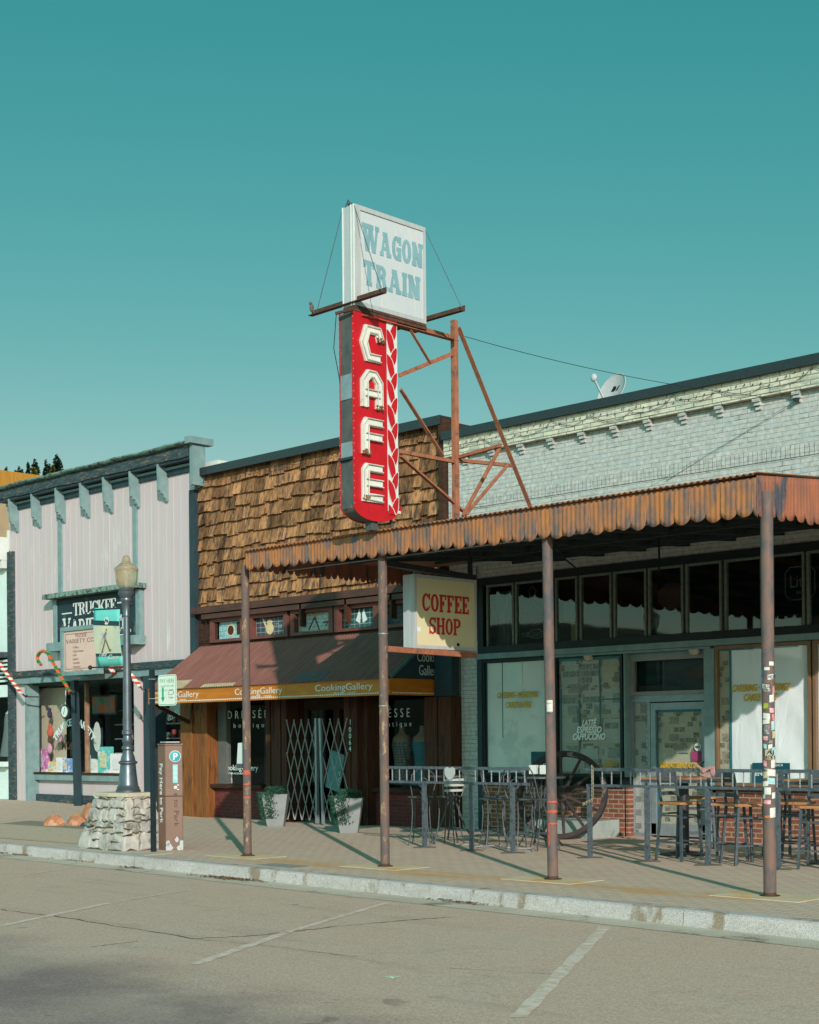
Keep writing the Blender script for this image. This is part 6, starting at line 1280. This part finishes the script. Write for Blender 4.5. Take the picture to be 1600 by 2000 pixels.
# ================= bar stools, chairs and tables =================
m_stoolm = mat('stool_frame', (70, 80, 86), (52, 62, 68), 20, .5, .1, sp=.5); m_seat = mat('amber_seat_wood', (168, 124, 84), (136, 94, 64), 6, .55, .15, (1, 6, 1))
def bar_stool():
    t = thing('bar_stool', 'x', 'bar stool', (0, 0, 0), 'ladder back bar stools on the cafe terrace'); h = .75; a = .2; b = .165
    part('seat', MB().prism([(-.21, -.19), (-.17, -.21), (.17, -.21), (.21, -.19), (.21, .19), (.17, .21), (-.17, .21), (-.21, .19)], lambda u, v, d: (u, v, h + d - .0), -.03, .006), m_seat, t, bev=.008)
    for sx in (-1, 1):
        part('leg', MB().beam((sx * b, -b, h - .03), (sx * a, -a, 0), .03, .03), m_stoolm, t)
        part('leg', MB().beam((sx * b, b, h - .03), (sx * a, a + .03, 0), .03, .03), m_stoolm, t)
        part('back_post', MB().beam((sx * b, b, h + .006), (sx * b, b + .06, 1.13), .03, .025), m_stoolm, t)
    for z in (.86, .95, 1.04): part('back_slat', MB().beam((-b, b + .06 * (z - h) / .38, z), (b, b + .06 * (z - h) / .38, z), .012, .05, up=(0, 0, 1)), m_stoolm, t)
    part('back_slat', MB().beam((-b, b + .062, 1.11), (b, b + .062, 1.11), .014, .07), m_stoolm, t)
    for z, k in ((.22, .19), (.56, .175)):
        part('stretcher', MB().beam((-k, -k, z), (k, -k, z), .018, .022), m_stoolm, t); part('stretcher', MB().beam((-k, k, z + .04), (k, k, z + .04), .018, .022), m_stoolm, t)
        for s in (-1, 1): part('stretcher', MB().beam((s * k, -k, z + .02), (s * k, k, z + .02), .018, .022), m_stoolm, t)
    return t
spots = [(-10.98, 15.98, 1.45, 'bar stool nearest the left end of right railing, back to the door side'), (-10.32, 16.05, 3.4, 'bar stool directly behind third post of the right railing'), (-10.02, 15.98, 2.6, 'bar stool just left of the stickered post, seat seen edge on'),
         (-9.0, 15.98, .25, 'bar stool just right of the stickered post'), (-10.35, 17.5, 3.14, 'bar stool behind the table, nearest to brick knee wall'), (-9.3, 17.4, 2.9, 'bar stool in the back row right of the rearmost one'), (-8.55, 16.4, -.4, 'bar stool at the right edge of the picture'), (-11.75, 17.6, 2.2, 'bar stool standing behind the table close to the cafe door'), (-9.75, 16.75, 1.9, 'bar stool tucked between the two wood topped tables')]
s0 = bar_stool()
for i, (x, y, a, lab) in enumerate(spots):
    o = s0 if i == 0 else copy_tree(s0); o.location = (x, y, 0); o.rotation_euler.z = a; o['label'] = lab
def pub_table():
    t = thing('bar_table', 'x', 'table', (0, 0, 0), 'wood topped bar tables on the cafe terrace'); mb = MB()
    for i in range(6): mb.box(-.42, .42, -.42 + i * .14, -.42 + i * .14 + .132, 1.02, 1.05)
    part('table_top', mb, m_seat, t, bev=.004); part('top_frame', MB().box(-.41, .41, -.41, .41, .98, 1.018), m_stoolm, t)
    part('pedestal', MB().lathe([(.075, 0), (.075, .98)], 0, 0, 20), m_black, t, smooth=True); part('base', MB().lathe([(.32, 0), (.32, .02), (.1, .05), (.075, .06)], 0, 0, 28), m_black, t, smooth=True); return t
t0 = pub_table()
for i, (x, y, a, lab) in enumerate(((-11.45, 16.75, .08, 'wood topped bar table in front of the cafe door'), (-9.25, 16.75, -.05, 'wood topped bar table right of the stickered post'))):
    o = t0 if i == 0 else copy_tree(t0); o.location = (x, y, 0); o.rotation_euler.z = a; o['label'] = lab
m_iron = mat('wrought_iron', (70, 78, 82), (50, 58, 62), 25, .5, .1, sp=.5); m_slat = mat('pale_slat', (190, 192, 180), (170, 172, 164), 8, .5, 0)
def iron_stool(slats):
    t = thing('iron_bar_stool', 'x', 'bar stool', (0, 0, 0), 'curly wrought iron stools left of the gap'); h = .72
    part('seat', MB().tube([(.19 * cos(k * .3927), .19 * sin(k * .3927), h) for k in range(16)], .012, 6, closed=True).lathe([(.185, h - .004), (.185, h + .01)], 0, 0, 20), m_iron, t)
    for k in range(4):
        a = pi / 4 + k * pi / 2; c = Vector((cos(a), sin(a), 0))
        part('leg', MB().tube([c * .17 + Vector((0, 0, h)), c * .155 + Vector((0, 0, .5)), c * .17 + Vector((0, 0, .28)), c * .235 + Vector((0, 0, 0))], .0095, 7), m_iron, t, smooth=True)
    part('foot_ring', MB().tube([(.175 * cos(k * .3927), .175 * sin(k * .3927), .24) for k in range(16)], .008, 6, closed=True), m_iron, t)
    mb = MB(); R_ = .19
    for s in (-1, 1): mb.tube([(s * .15, .12, h), (s * .19, .18, .9), (s * .17, .21, 1.05), (s * .08, .22, 1.13)], .009, 6)
    mb.tube([(.08, .22, 1.13), (0, .22, 1.15), (-.08, .22, 1.13)], .009, 6)
    mb.tube([(.07 * cos(k * .5236), .2, .93 + .07 * sin(k * .5236)) for k in range(12)], .007, 6, closed=True)
    mb.tube([(.0, .2, h), (-.05, .2, .8), (.03, .2, .86)], .007, 6)
    part('scroll_back', mb, m_iron, t, smooth=True)
    if slats:
        for z in (.8, .88, .96): part('back_slat', MB().beam((-.16, .17, z), (.16, .19, z + .01), .01, .035), m_slat, t)
    return t
sa = iron_stool(False); sb = iron_stool(True)
for i, (k, x, y, a, lab) in enumerate(((0, -15.6, 15.95, .6, 'wrought iron stool leftmost, just right of the second post'), (1, -15.35, 16.3, .3, 'wrought iron stool with pale slatted back behind the railing'), (0, -14.75, 16.7, 2.2, 'wrought iron stool in the middle of the left terrace'), (0, -14.25, 16.05, -.5, 'wrought iron stool just left of the second rail post from the gap'), (0, -13.75, 16.1, 1.2, 'wrought iron stool second from the right end of left railing'), (0, -13.45, 16.25, 2.6, 'wrought iron stool at the right end of left railing'))):
    src = sb if k else sa; first = (i == 0 or k); o = src if first else copy_tree(src); o.location = (x, y, 0); o.rotation_euler.z = a; o['label'] = lab
def iron_table(x, y, r, lab):
    t = thing('iron_table', lab, 'table', (x, y, 0), 'round iron bar tables at left'); part('table_top', MB().lathe([(r, 1.0), (r, 1.025)], x, y, 28), m_iron, t)
    for k in range(4):
        a = pi / 4 + k * pi / 2 + .2; c = Vector((cos(a), sin(a), 0)); o = Vector((x, y, 0)); part('leg', MB().tube([o + c * .1 + Vector((0, 0, 1.0)), o + c * .06 + Vector((0, 0, .6)), o + c * .2 + Vector((0, 0, .22)), o + c * .34], .013, 7), m_iron, t, smooth=True)
    return t
iron_table(-15.75, 16.8, .38, 'round iron bar table behind left railing near second post'); iron_table(-13.95, 16.75, .38, 'round iron bar table behind left railing near the gap')
for x, lab in ((-14.02, 'white menu card standing left on the round iron table'), (-13.82, 'white menu card standing right on the round iron table')):
    single('menu_card', MB().beam((x, 16.6, 1.13), (x + .12, 16.62, 1.13), .01, .13).beam((x, 16.66, 1.13), (x + .12, 16.66, 1.13), .01, .13), m_white, lab, 'menu card')
# loose cable under the stools
cb2 = MB(); cb2.tube([(-14.9 + k * .12, 16.0 + .15 * sin(k * 1.3), .02 + .02 * abs(sin(k * .9))) for k in range(14)], .008, 5); single('cable', cb2, m_ltsteel, 'pale cable snaking on the ground under the iron stools', 'cable')

# ================= street lamp on stone base =================
LX, LY = -18.5, 12.7
sb_ = thing('stone_plinth', 'rough stone plinth carrying the street lamp', 'plinth', (-18.5, 12.75, 0))
bx0, bx1, by0, by1 = -19.2, -18.06, 12.28, 13.0; tx0_, tx1_, ty0, ty1 = -18.93, -18.16, 12.42, 12.92; ZT = .82
def sf(u, v, front=True):
    z = ZT * v; e = v ** .75; x0 = bx0 + (tx0_ - bx0) * e; x1 = bx1 + (tx1_ - bx1) * e; y = by0 + (ty0 - by0) * v; return (x0 + (x1 - x0) * u, y, z)
part('core', MB().add([(bx0 + .05, by0 + .05, 0), (bx1 - .05, by0 + .05, 0), (bx1 - .05, by1 - .05, 0), (bx0 + .05, by1 - .05, 0), (tx0_ + .02, ty0 + .02, ZT), (tx1_ - .02, ty0 + .02, ZT), (tx1_ - .02, ty1, ZT), (tx0_ + .02, ty1, ZT)], [(3, 2, 1, 0), (4, 5, 6, 7), (0, 1, 5, 4), (1, 2, 6, 5), (2, 3, 7, 6), (3, 0, 4, 7)]), mat('mortar', (184, 174, 148), (164, 156, 134), 8, .95, .3), sb_)
st_ = MB(); rr = random.Random(5)
def rockface(A, B, C, D, rows, seed):
    """irregular stones over the sloping face A B (bottom) D C (top)"""
    r2 = random.Random(seed); nn = (Vector(B) - Vector(A)).cross(Vector(D) - Vector(A)).normalized()
    v = 0
    def L(u, w): a = Vector(A).lerp(Vector(B), u); b = Vector(D).lerp(Vector(C), u); return a.lerp(b, w)
    for h in rows:
        u = -r2.uniform(0, .04)
        while u < .97:
            wd = r2.uniform(.14, .34) * (1.25 if h > .25 else 1); u2 = min(1.0, u + wd)
            if 1 - u2 < .08: u2 = 1.0
            ua = max(0, u); sub = [(v, v + h)] if (h < .2 or r2.random() < .7) else [(v, v + h * .5), (v + h * .5, v + h)]
            for va, vb in sub:
                g = .010; j = lambda: r2.uniform(-.034, .034); th = r2.uniform(.012, .05)
                cs = [(ua + g, va + .012 + j()), ((ua + u2) / 2 + j(), va + .012 + j()), (u2 - g, va + .012 + j()), (u2 - g + j(), (va + vb) / 2), (u2 - g + j(), vb - .012 + j()), ((ua + u2) / 2 + j(), vb - .01 + j() * 1.5), (ua + g + j(), vb - .012 + j()), (ua + g + j(), (va + vb) / 2)]
                N = len(cs); b0 = [L(a, b) - nn * .02 for a, b in cs]; m = [L(a, b) + nn * th * .7 for a, b in cs]; cu = sum(a for a, b in cs) / N; cv = sum(b for a, b in cs) / N
                tp = [L(cu + (a - cu) * .8, cv + (b - cv) * .8) + nn * (th + r2.uniform(-.012, .012)) for a, b in cs]; ct = L(cu, cv) + nn * (th + r2.uniform(0, .02))
                st_.add(b0 + m + tp + [ct], [(i, (i + 1) % N, N + (i + 1) % N, N + i) for i in range(N)] + [(N + i, N + (i + 1) % N, 2 * N + (i + 1) % N, 2 * N + i) for i in range(N)] + [(2 * N + i, 2 * N + (i + 1) % N, 3 * N) for i in range(N)])
            u = u2
        v += h
rows = [.3, .2, .24, .16, .1]
rockface((bx0, by0, 0), (bx1, by0, 0), (tx1_, ty0, ZT), (tx0_, ty0, ZT), rows, 3)
rockface((bx1, by0, 0), (bx1, by1, 0), (tx1_, ty1, ZT), (tx1_, ty0, ZT), rows, 8)
rockface((bx0, by1, 0), (bx0, by0, 0), (tx0_, ty0, ZT), (tx0_, ty1, ZT), rows, 11)
part('stones', st_, m_stone, sb_, stuff=True)
part('cap', MB().prism([(tx0_ - .05, ty0 - .03), (-18.5, ty0 - .08), (tx1_ + .06, ty0 - .02), (tx1_ + .05, ty1), (tx0_ - .03, ty1 + .02)], lambda a, b, d: (a, b, ZT + d), -.04, .02), mat('cap_mortar', (192, 182, 158), (174, 166, 142), 5, .95, .3), sb_, bev=.012)
lp = thing('street_lamp', 'fluted grey street lamp post with amber urn globe', 'street lamp', (LX, LY, ZT + .02)); B0 = .84
part('base', MB().lathe([(.185, 0), (.185, .03), (.165, .05), (.17, .07), (.15, .09), (.145, .12), (.13, .24), (.115, .4), (.11, .41), (.14, .43), (.14, .45), (.11, .47), (.1, .52), (.075, .6), (.07, .62), (.09, .64), (.09, .67), (.065, .7), (.085, .76), (.06, .82), (.06, .84), (.085, .86), (.085, .91), (.075, .92)], LX, LY, 28, cz=B0), m_lampmetal, lp, smooth=True)
part('pole', MB().lathe([(.068, .92), (.06, 1.8), (.048, 2.62)], LX, LY, 24, cz=B0), m_lampmetal, lp, smooth=True)
part('collar', MB().lathe([(.055, 2.60), (.06, 2.63), (.05, 2.66), (.075, 2.82), (.085, 2.84), (.085, 2.86), (.08, 2.88), (.12, 2.93), (.125, 2.96), (.11, 2.98), (.12, 3.0), (.1, 3.03)], LX, LY, 24, cz=B0), m_lampmetal, lp, smooth=True)
q = NB('amber_globe'); q.b.inputs['Base Color'].default_value = lin((214, 202, 172)); q.b.inputs['Roughness'].default_value = .18; q.b.inputs['Transmission Weight'].default_value = .72; q.b.inputs['Subsurface Weight'].default_value = .0; m_globe = q.m
gb_ = part('globe', MB().lathe([(.09, 0), (.12, .012), (.145, .055), (.158, .14), (.164, .22), (.178, .275), (.178, .285), (.155, .31), (.14, .325), (.13, .33), (.1, .355), (.066, .385), (.058, .425), (.05, .46), (.03, .485), (.0, .49)], LX, LY, 32, cz=B0 + 3.03), m_globe, lp, smooth=True)
part('bulb', MB().lathe([(.02, 0), (.02, .1), (.035, .12), (.035, .2), (.01, .21)], LX, LY, 12, cz=B0 + 3.05), m_white, gb_, smooth=True)
a = P(246, 1195, Y=LY); b = P(246, 1283, Y=LY)
part('banner_arm', MB().tube([(LX, LY, a.z + .06), (LX - .98, LY, a.z + .09)], .012, 8).tube([(LX, LY, b.z - .15), (LX - .98, LY, b.z - .12)], .012, 8).ball((LX + .13, LY, a.z + .1), .03, .03, .03, 10, 8).tube([(LX, LY, a.z + .1), (LX + .13, LY, a.z + .1)], .01, 6).ball((LX - .98, LY, b.z - .12), .035, .035, .035, 10, 8), m_black, lp)
bn = thing('banner', 'aqua street banner with a walking figure hung on the lamp post', 'banner', (LX - .42, LY, 2.7)); 
ba = P(183, 1187, Y=LY); bb = P(234, 1190, Y=LY); bc = P(191, 1302, Y=LY); bd_ = P(241, 1300, Y=LY)
def BN(u, v, d=0): return ba.lerp(bb, u).lerp(bc.lerp(bd_, u), v) + Vector((0, -.03 * sin(v * pi) - d, 0))
m_aqua = mat('aqua_cloth', (104, 196, 184), (98, 188, 178), 4, .8, 0)
def bstrip(v0, v1, d, mt, nm, u0=0, u1=1): return part(nm, MB().grid(lambda u, v: BN(u0 + (u1 - u0) * u, v0 + (v1 - v0) * v, d), 8, 8), mt, bn, smooth=True, fix=False)
bl_ = bstrip(0, 1, 0, m_aqua, 'cloth'); sm_ = bl_.modifiers.new('s', 'SOLIDIFY'); sm_.thickness = .004; sm_.offset = 1
bstrip(.215, .3, .006, m_dkteal, 'stripe'); bstrip(.78, .83, .006, m_dkteal, 'stripe')
bstrip(.3, .78, .005, mat('meadow_print', (196, 196, 160), (170, 180, 166), 2.2, .8, 0, c3=(130, 140, 110), t3=.62, s3=4), 'picture')
cg = MB(); N = 24
for rr0, rr1, dd in ((.0, .062, .009), ): cg.prism([(.062 * cos(k * .2618), .062 * sin(k * .2618)) for k in range(24)], lambda u, v, d: BN(.52, .22, .008 + d) + Vector((u, 0, v)), 0, .002)
part('emblem', cg, m_white, bn); cg = MB(); stroke(cg, [(-.045, -.03), (-.01, .028), (.015, -.01), (.03, .01), (.05, -.03)], .016, lambda u, v, d: BN(.52, .22, .0125 + d) + Vector((u, 0, v)), 0, .002); cg.prism([(-.1, -.05), (-.05, -.05), (-.04, .0), (-.08, .01)], lambda u, v, d: BN(.52, .22, .0125 + d) + Vector((u, 0, v)), 0, .002); part('emblem', cg, m_dkteal, bn)
pf = lambda u, v, d: BN(.45, .55, .009 + d) + Vector((u * .9, 0, v * .9))
fg = MB(); stroke(fg, [(.0, .0), (-.06, -.12), (-.1, -.19), (-.07, -.2)], .028, pf, 0, .002); stroke(fg, [(.02, .0), (.08, -.1), (.13, -.18), (.17, -.17)], .028, pf, .0022, .004); part('figure_legs', fg, mat('print_brown', (120, 100, 70)), bn)
fg = MB(); stroke(fg, [(.0, .0), (.0, .08), (.03, .13)], .045, pf, 0.0045, .006); stroke(fg, [(.01, .12), (-.04, .07), (-.06, .02)], .016, pf, .0065, .008); part('figure_torso', fg, mat('print_lilac', (130, 122, 160)), bn)
fg = MB(); fg.prism([(.04 + .02 * cos(k * .7), .17 + .02 * sin(k * .7)) for k in range(9)], pf, .0045, .007); part('figure_head', fg, mat('print_skin', (170, 130, 96)), bn)
text(bn, 'Take', m_white, BN(.12, .83, .012), BN(1, .83) - BN(0, .83), (0, 0, 1), .075, shear=.35, dep=.002, fit=.22); text(bn, 'Care', m_white, BN(.45, .885, .012), BN(1, .83) - BN(0, .83), (0, 0, 1), .075, shear=.35, dep=.002, fit=.3)

# ================= pay station and its sign =================
kx, ky = -17.72, 12.75
ka = P(306, 1655, Y=12.62); kb_ = P(323, 1660, Z=0); kc = P(357, 1650, Z=0)
pm = thing('pay_station', 'brown parking pay station with round aqua P badge and peeling base', 'parking meter', (kx, ky, 0)); HK = 1.55
A0 = P(324, 1661, Z=0); A0.z = 0; ux = RV * .25 + FV * .03; wF = ux.length; ux.normalize(); ul = Vector((-ux.y, ux.x, 0)) * -1
if ul.y > 0: ul = ul
back = Vector((-ux.y, ux.x, 0)); 
if back.y < 0: back = -back
m_kiosk = mat('brown_kiosk', (118, 92, 76), (108, 84, 70), 3, .5, .05, c3=(126, 102, 88), t3=.62, s3=1.5, sp=.4)
C0 = A0; C1 = A0 + ux * wF; vd_ = Vector((-.812, .602, 0)); lv_ = RV * -.13 + FV * .16; C2 = C1 + vd_ * .34; C3 = A0 + lv_
ch_ = [C0, C1, C2, C3 + vd_ * .16, C3]
def pl_(pts, z0, z1): mb = MB(); n = len(pts); mb.add([(p.x, p.y, z0) for p in pts] + [(p.x, p.y, z1) for p in pts], [tuple(range(n))[::-1], tuple(range(n, 2 * n))] + [(i, (i + 1) % n, n + (i + 1) % n, n + i) for i in range(n)]); return mb
part('case', pl_(ch_, 0.0, .785), m_kiosk, pm, bev=.008); part('case', pl_(ch_, .79, HK - .02), m_kiosk, pm, bev=.008)
cen = sum(ch_, Vector((0, 0, 0))) / 5; part('lid', pl_([cen + (p - cen) * 1.06 for p in ch_], HK - .018, HK + .005), m_kiosk, pm, bev=.004)
part('solar_panel', pl_([cen + (p - cen) * .8 for p in ch_], HK + .02, HK + .035), m_ltgrey, pm)
nf_ = Vector((ux.y, -ux.x, 0)); 
if nf_.dot(Vector((0, -1, 0))) < 0: nf_ = -nf_
def FF(u, z, d=0): return A0 + ux * u * wF + nf_ * (.004 + d) + Vector((0, 0, z))
bg_ = MB(); r = .085
bg_.prism([(r * cos(k * .2618), r * sin(k * .2618)) for k in range(24)], lambda a, b, d: FF(.58, 1.37, d) + ux * a + Vector((0, 0, b)), -.003, .002); part('badge_ring', bg_, m_white, pm)
bg_ = MB(); r = .077; bg_.prism([(r * cos(k * .2618), r * sin(k * .2618)) for k in range(24)], lambda a, b, d: FF(.58, 1.37, d) + ux * a + Vector((0, 0, b)), .002, .004); part('badge', bg_, mat('badge_aqua', (64, 160, 170)), pm)
text(pm, 'P', m_white, FF(.58, 1.32, .004) - ux * .035, ux, (0, 0, 1), .1, bold=.03)
part('decal', MB().prism([(-.035, -.14), (.035, -.14), (.035, .13), (-.035, .13)], lambda a, b, d: FF(.58, 1.12, d) + ux * a + Vector((0, 0, b)), -.003, .002), mat('decal_aqua', (96, 176, 180), (150, 200, 200), 14, .6, 0), pm)
text(pm, 'PAY HE', m_white, FF(.58, 1.22, .003) - ux * .02, (0, 0, -1), ux, .04, nd=nf_, dep=.001, fit=.18)
text(pm, "'e'", m_white, FF(.5, .96, .0), (0, 0, -1), ux, .07, nd=nf_, dep=.002, bold=.03)
text(pm, 'e to Park', mat('ghost_letters', (92, 66, 54)), FF(.5, .84, .0), (0, 0, -1), ux, .07, nd=nf_, dep=.001, fit=.5)
ulv = (C3 - C0).normalized(); nl = Vector((ulv.y, -ulv.x, 0)); 
if nl.dot(Vector((0, -1, 0))) < 0: nl = -nl
text(pm, 'Pay Here to Park', m_white, C0 + ulv * (lv_.length * .72) + nl * .004 + Vector((0, 0, 1.27)), (0, 0, -1), -ulv, .085, nd=nl, dep=.002, fit=.88, bold=.02)
pe = MB()
for u, z, s in ((.12, .1, .04), (.2, .03, .06), (.62, .15, .03), (.78, .02, .04), (.95, .06, .06)):
    pts = [(s * cos(k * .7) * rnd.uniform(.5, 1.2), s * 1.5 * sin(k * .7) * rnd.uniform(.5, 1.2)) for k in range(9)]
    pe.prism(pts, lambda a, b, d: FF(min(.97, max(.03, u)), z, d) + ux * max(-u * wF, min((1 - u) * wF, a)) + Vector((0, 0, max(-z, b))), -.003, .001)
part('peeled_patch', pe, m_ltgrey, pm)
gp_ = thing('pay_here_sign', 'white and green parking sign on a dark perforated pole', 'sign', (-17.98, 12.62, 0))
spx = P(302, 1640, Y=12.55).x
part('pole', MB().box(spx - .03, spx + .03, 12.5, 12.56, 0, 2.62), mat('dark_green_pole', (30, 46, 52), (24, 38, 44), 9, .5, .1), gp_)
hl_ = MB()
for i in range(90): hl_.box(spx - .006, spx + .006, 12.496, 12.5, .03 + i * .029, .042 + i * .029)
part('pole_holes', hl_, m_dark, gp_, stuff=True)
part('pole_band', MB().box(spx - .035, spx + .035, 12.495, 12.565, 2.48, 2.487).box(spx - .035, spx + .035, 12.495, 12.565, 2.2, 2.207), m_ltgrey, gp_)
YS_ = 12.46; sa_ = P(308.5, 1319, Y=YS_); sb2 = P(345, 1378, Y=YS_); gx0, gx1, gz0, gz1 = sa_.x, sb2.x, P(309, 1379, Y=YS_).z, sa_.z
def rrect(x0, x1, z0, z1, r):
    o = []
    for cx_, cz_, a0 in ((x1 - r, z1 - r, 0), (x0 + r, z1 - r, 90), (x0 + r, z0 + r, 180), (x1 - r, z0 + r, 270)):
        for k in range(5): a = radians(a0 + 22.5 * k); o.append((cx_ + r * cos(a), cz_ + r * sin(a)))
    return o
fs_ = lambda a, b, d: (a, YS_ - d, b)
m_sg = mat('sign_green', (60, 160, 130), (56, 150, 124), 4, .5, 0); m_sw = mat('sign_white', (214, 222, 206), (206, 214, 198), 3, .5, 0)
part('plate', MB().prism(rrect(gx0, gx1, gz0, gz1, .045), fs_, -.004, 0), m_sw, gp_); part('border', MB().prism(rrect(gx0 + .012, gx1 - .012, gz0 + .012, gz1 - .012, .036), fs_, 0, .0012), m_sg, gp_); part('field', MB().prism(rrect(gx0 + .02, gx1 - .02, gz0 + .02, gz1 - .02, .03), fs_, .0013, .0024), m_sw, gp_)
gw = gx1 - gx0; gm = (gx0 + gx1) / 2; yq = YS_ - .0024
text(gp_, 'PAY HERE', m_sg, (gm, yq, gz1 - .115), (1, 0, 0), (0, 0, 1), .06, align='CENTER', fit=gw * .78, dep=.001)
text(gp_, '10 AM TO 6 PM', m_sg, (gm, yq, gz1 - .175), (1, 0, 0), (0, 0, 1), .03, align='CENTER', fit=gw * .7, dep=.001); text(gp_, '7 DAYS / WEEK', m_sg, (gm, yq, gz1 - .235), (1, 0, 0), (0, 0, 1), .03, align='CENTER', fit=gw * .7, dep=.001)
part('arrow', MB().prism([(-.02, .11), (.02, .11), (.02, -.03), (.045, -.03), (0, -.1), (-.045, -.03), (-.02, -.03)], lambda a, b, d: (gm - .1 + a, yq - d, gz0 + .15 + b), 0, .0012), mat('arrow_green', (20, 160, 120)), gp_)
em = MB(); stroke(em, [(-.06, .0), (-.03, .045), (.05, .05), (.07, .0), (.02, -.015), (-.05, -.02)], .006, lambda a, b, d: (gm + .09 + a, yq - d, gz0 + .17 + b), 0, .0012, closed=True); part('emblem', em, m_rail, gp_); text(gp_, 'Truckee', m_rail, (gm + .035, yq, gz0 + .1), (1, 0, 0), (0, 0, 1), .03, fit=.11, dep=.001)
# granite block and rocks
single('granite_block', MB().add([(-22.45, 12.72, 0), (-19.4, 12.72, 0), (-19.4, 13.5, 0), (-22.9, 13.7, 0), (-22.4, 12.78, .24), (-19.4, 12.78, .24), (-19.4, 13.5, .24), (-22.85, 13.65, .24)], [(3, 2, 1, 0), (4, 5, 6, 7), (0, 1, 5, 4), (1, 2, 6, 5), (2, 3, 7, 6), (3, 0, 4, 7)]), mat('granite', (150, 142, 124), (112, 104, 92), 60, .9, .3, c3=(140, 132, 116), t3=.5, s3=120), 'low speckled granite kerbed bed left of the lamp plinth', 'planter bed', bev=.02)
m_rock = mat('orange_rock', (176, 120, 86), (150, 98, 70), 9, .9, .8, c3=(186, 146, 114), t3=.56, s3=6)
def rock(px, py, r, h, lab, seed, mt=m_rock):
    p = P(px, py, Z=.24); mb = MB(); r2 = random.Random(seed); ph = [r2.uniform(0, 6.3) for _ in range(4)]
    def f(u, v): a = u * 2 * pi; t = v * pi / 2; k = 1 + .16 * sin(3 * a + ph[0]) + .1 * sin(5 * a + ph[1] + v * 4) + .06 * sin(9 * a + ph[2]); return (p.x + r * k * cos(a) * cos(t), p.y + r * k * sin(a) * cos(t) * .8, .235 + h * sin(t) * (1 + .12 * sin(2 * a + ph[3])))
    mb.grid(f, 22, 9); return single('rock', mb, mt, lab, 'rock', 'orange rocks on the granite bed', smooth=True)
rock(106, 1612, .18, .17, 'rounded orange rock lying leftmost on the bed', 1); rock(150, 1612, .19, .17, 'orange rock in the middle, near the plinth', 2); rock(176, 1606, .2, .3, 'orange rock leaning against the lamp plinth', 6); rock(128, 1611, .1, .08, 'small grey stone between two orange rocks', 4, m_stone); rock(168, 1614, .1, .07, 'small dark stone at foot of the leaning orange rock', 9, m_fascia)
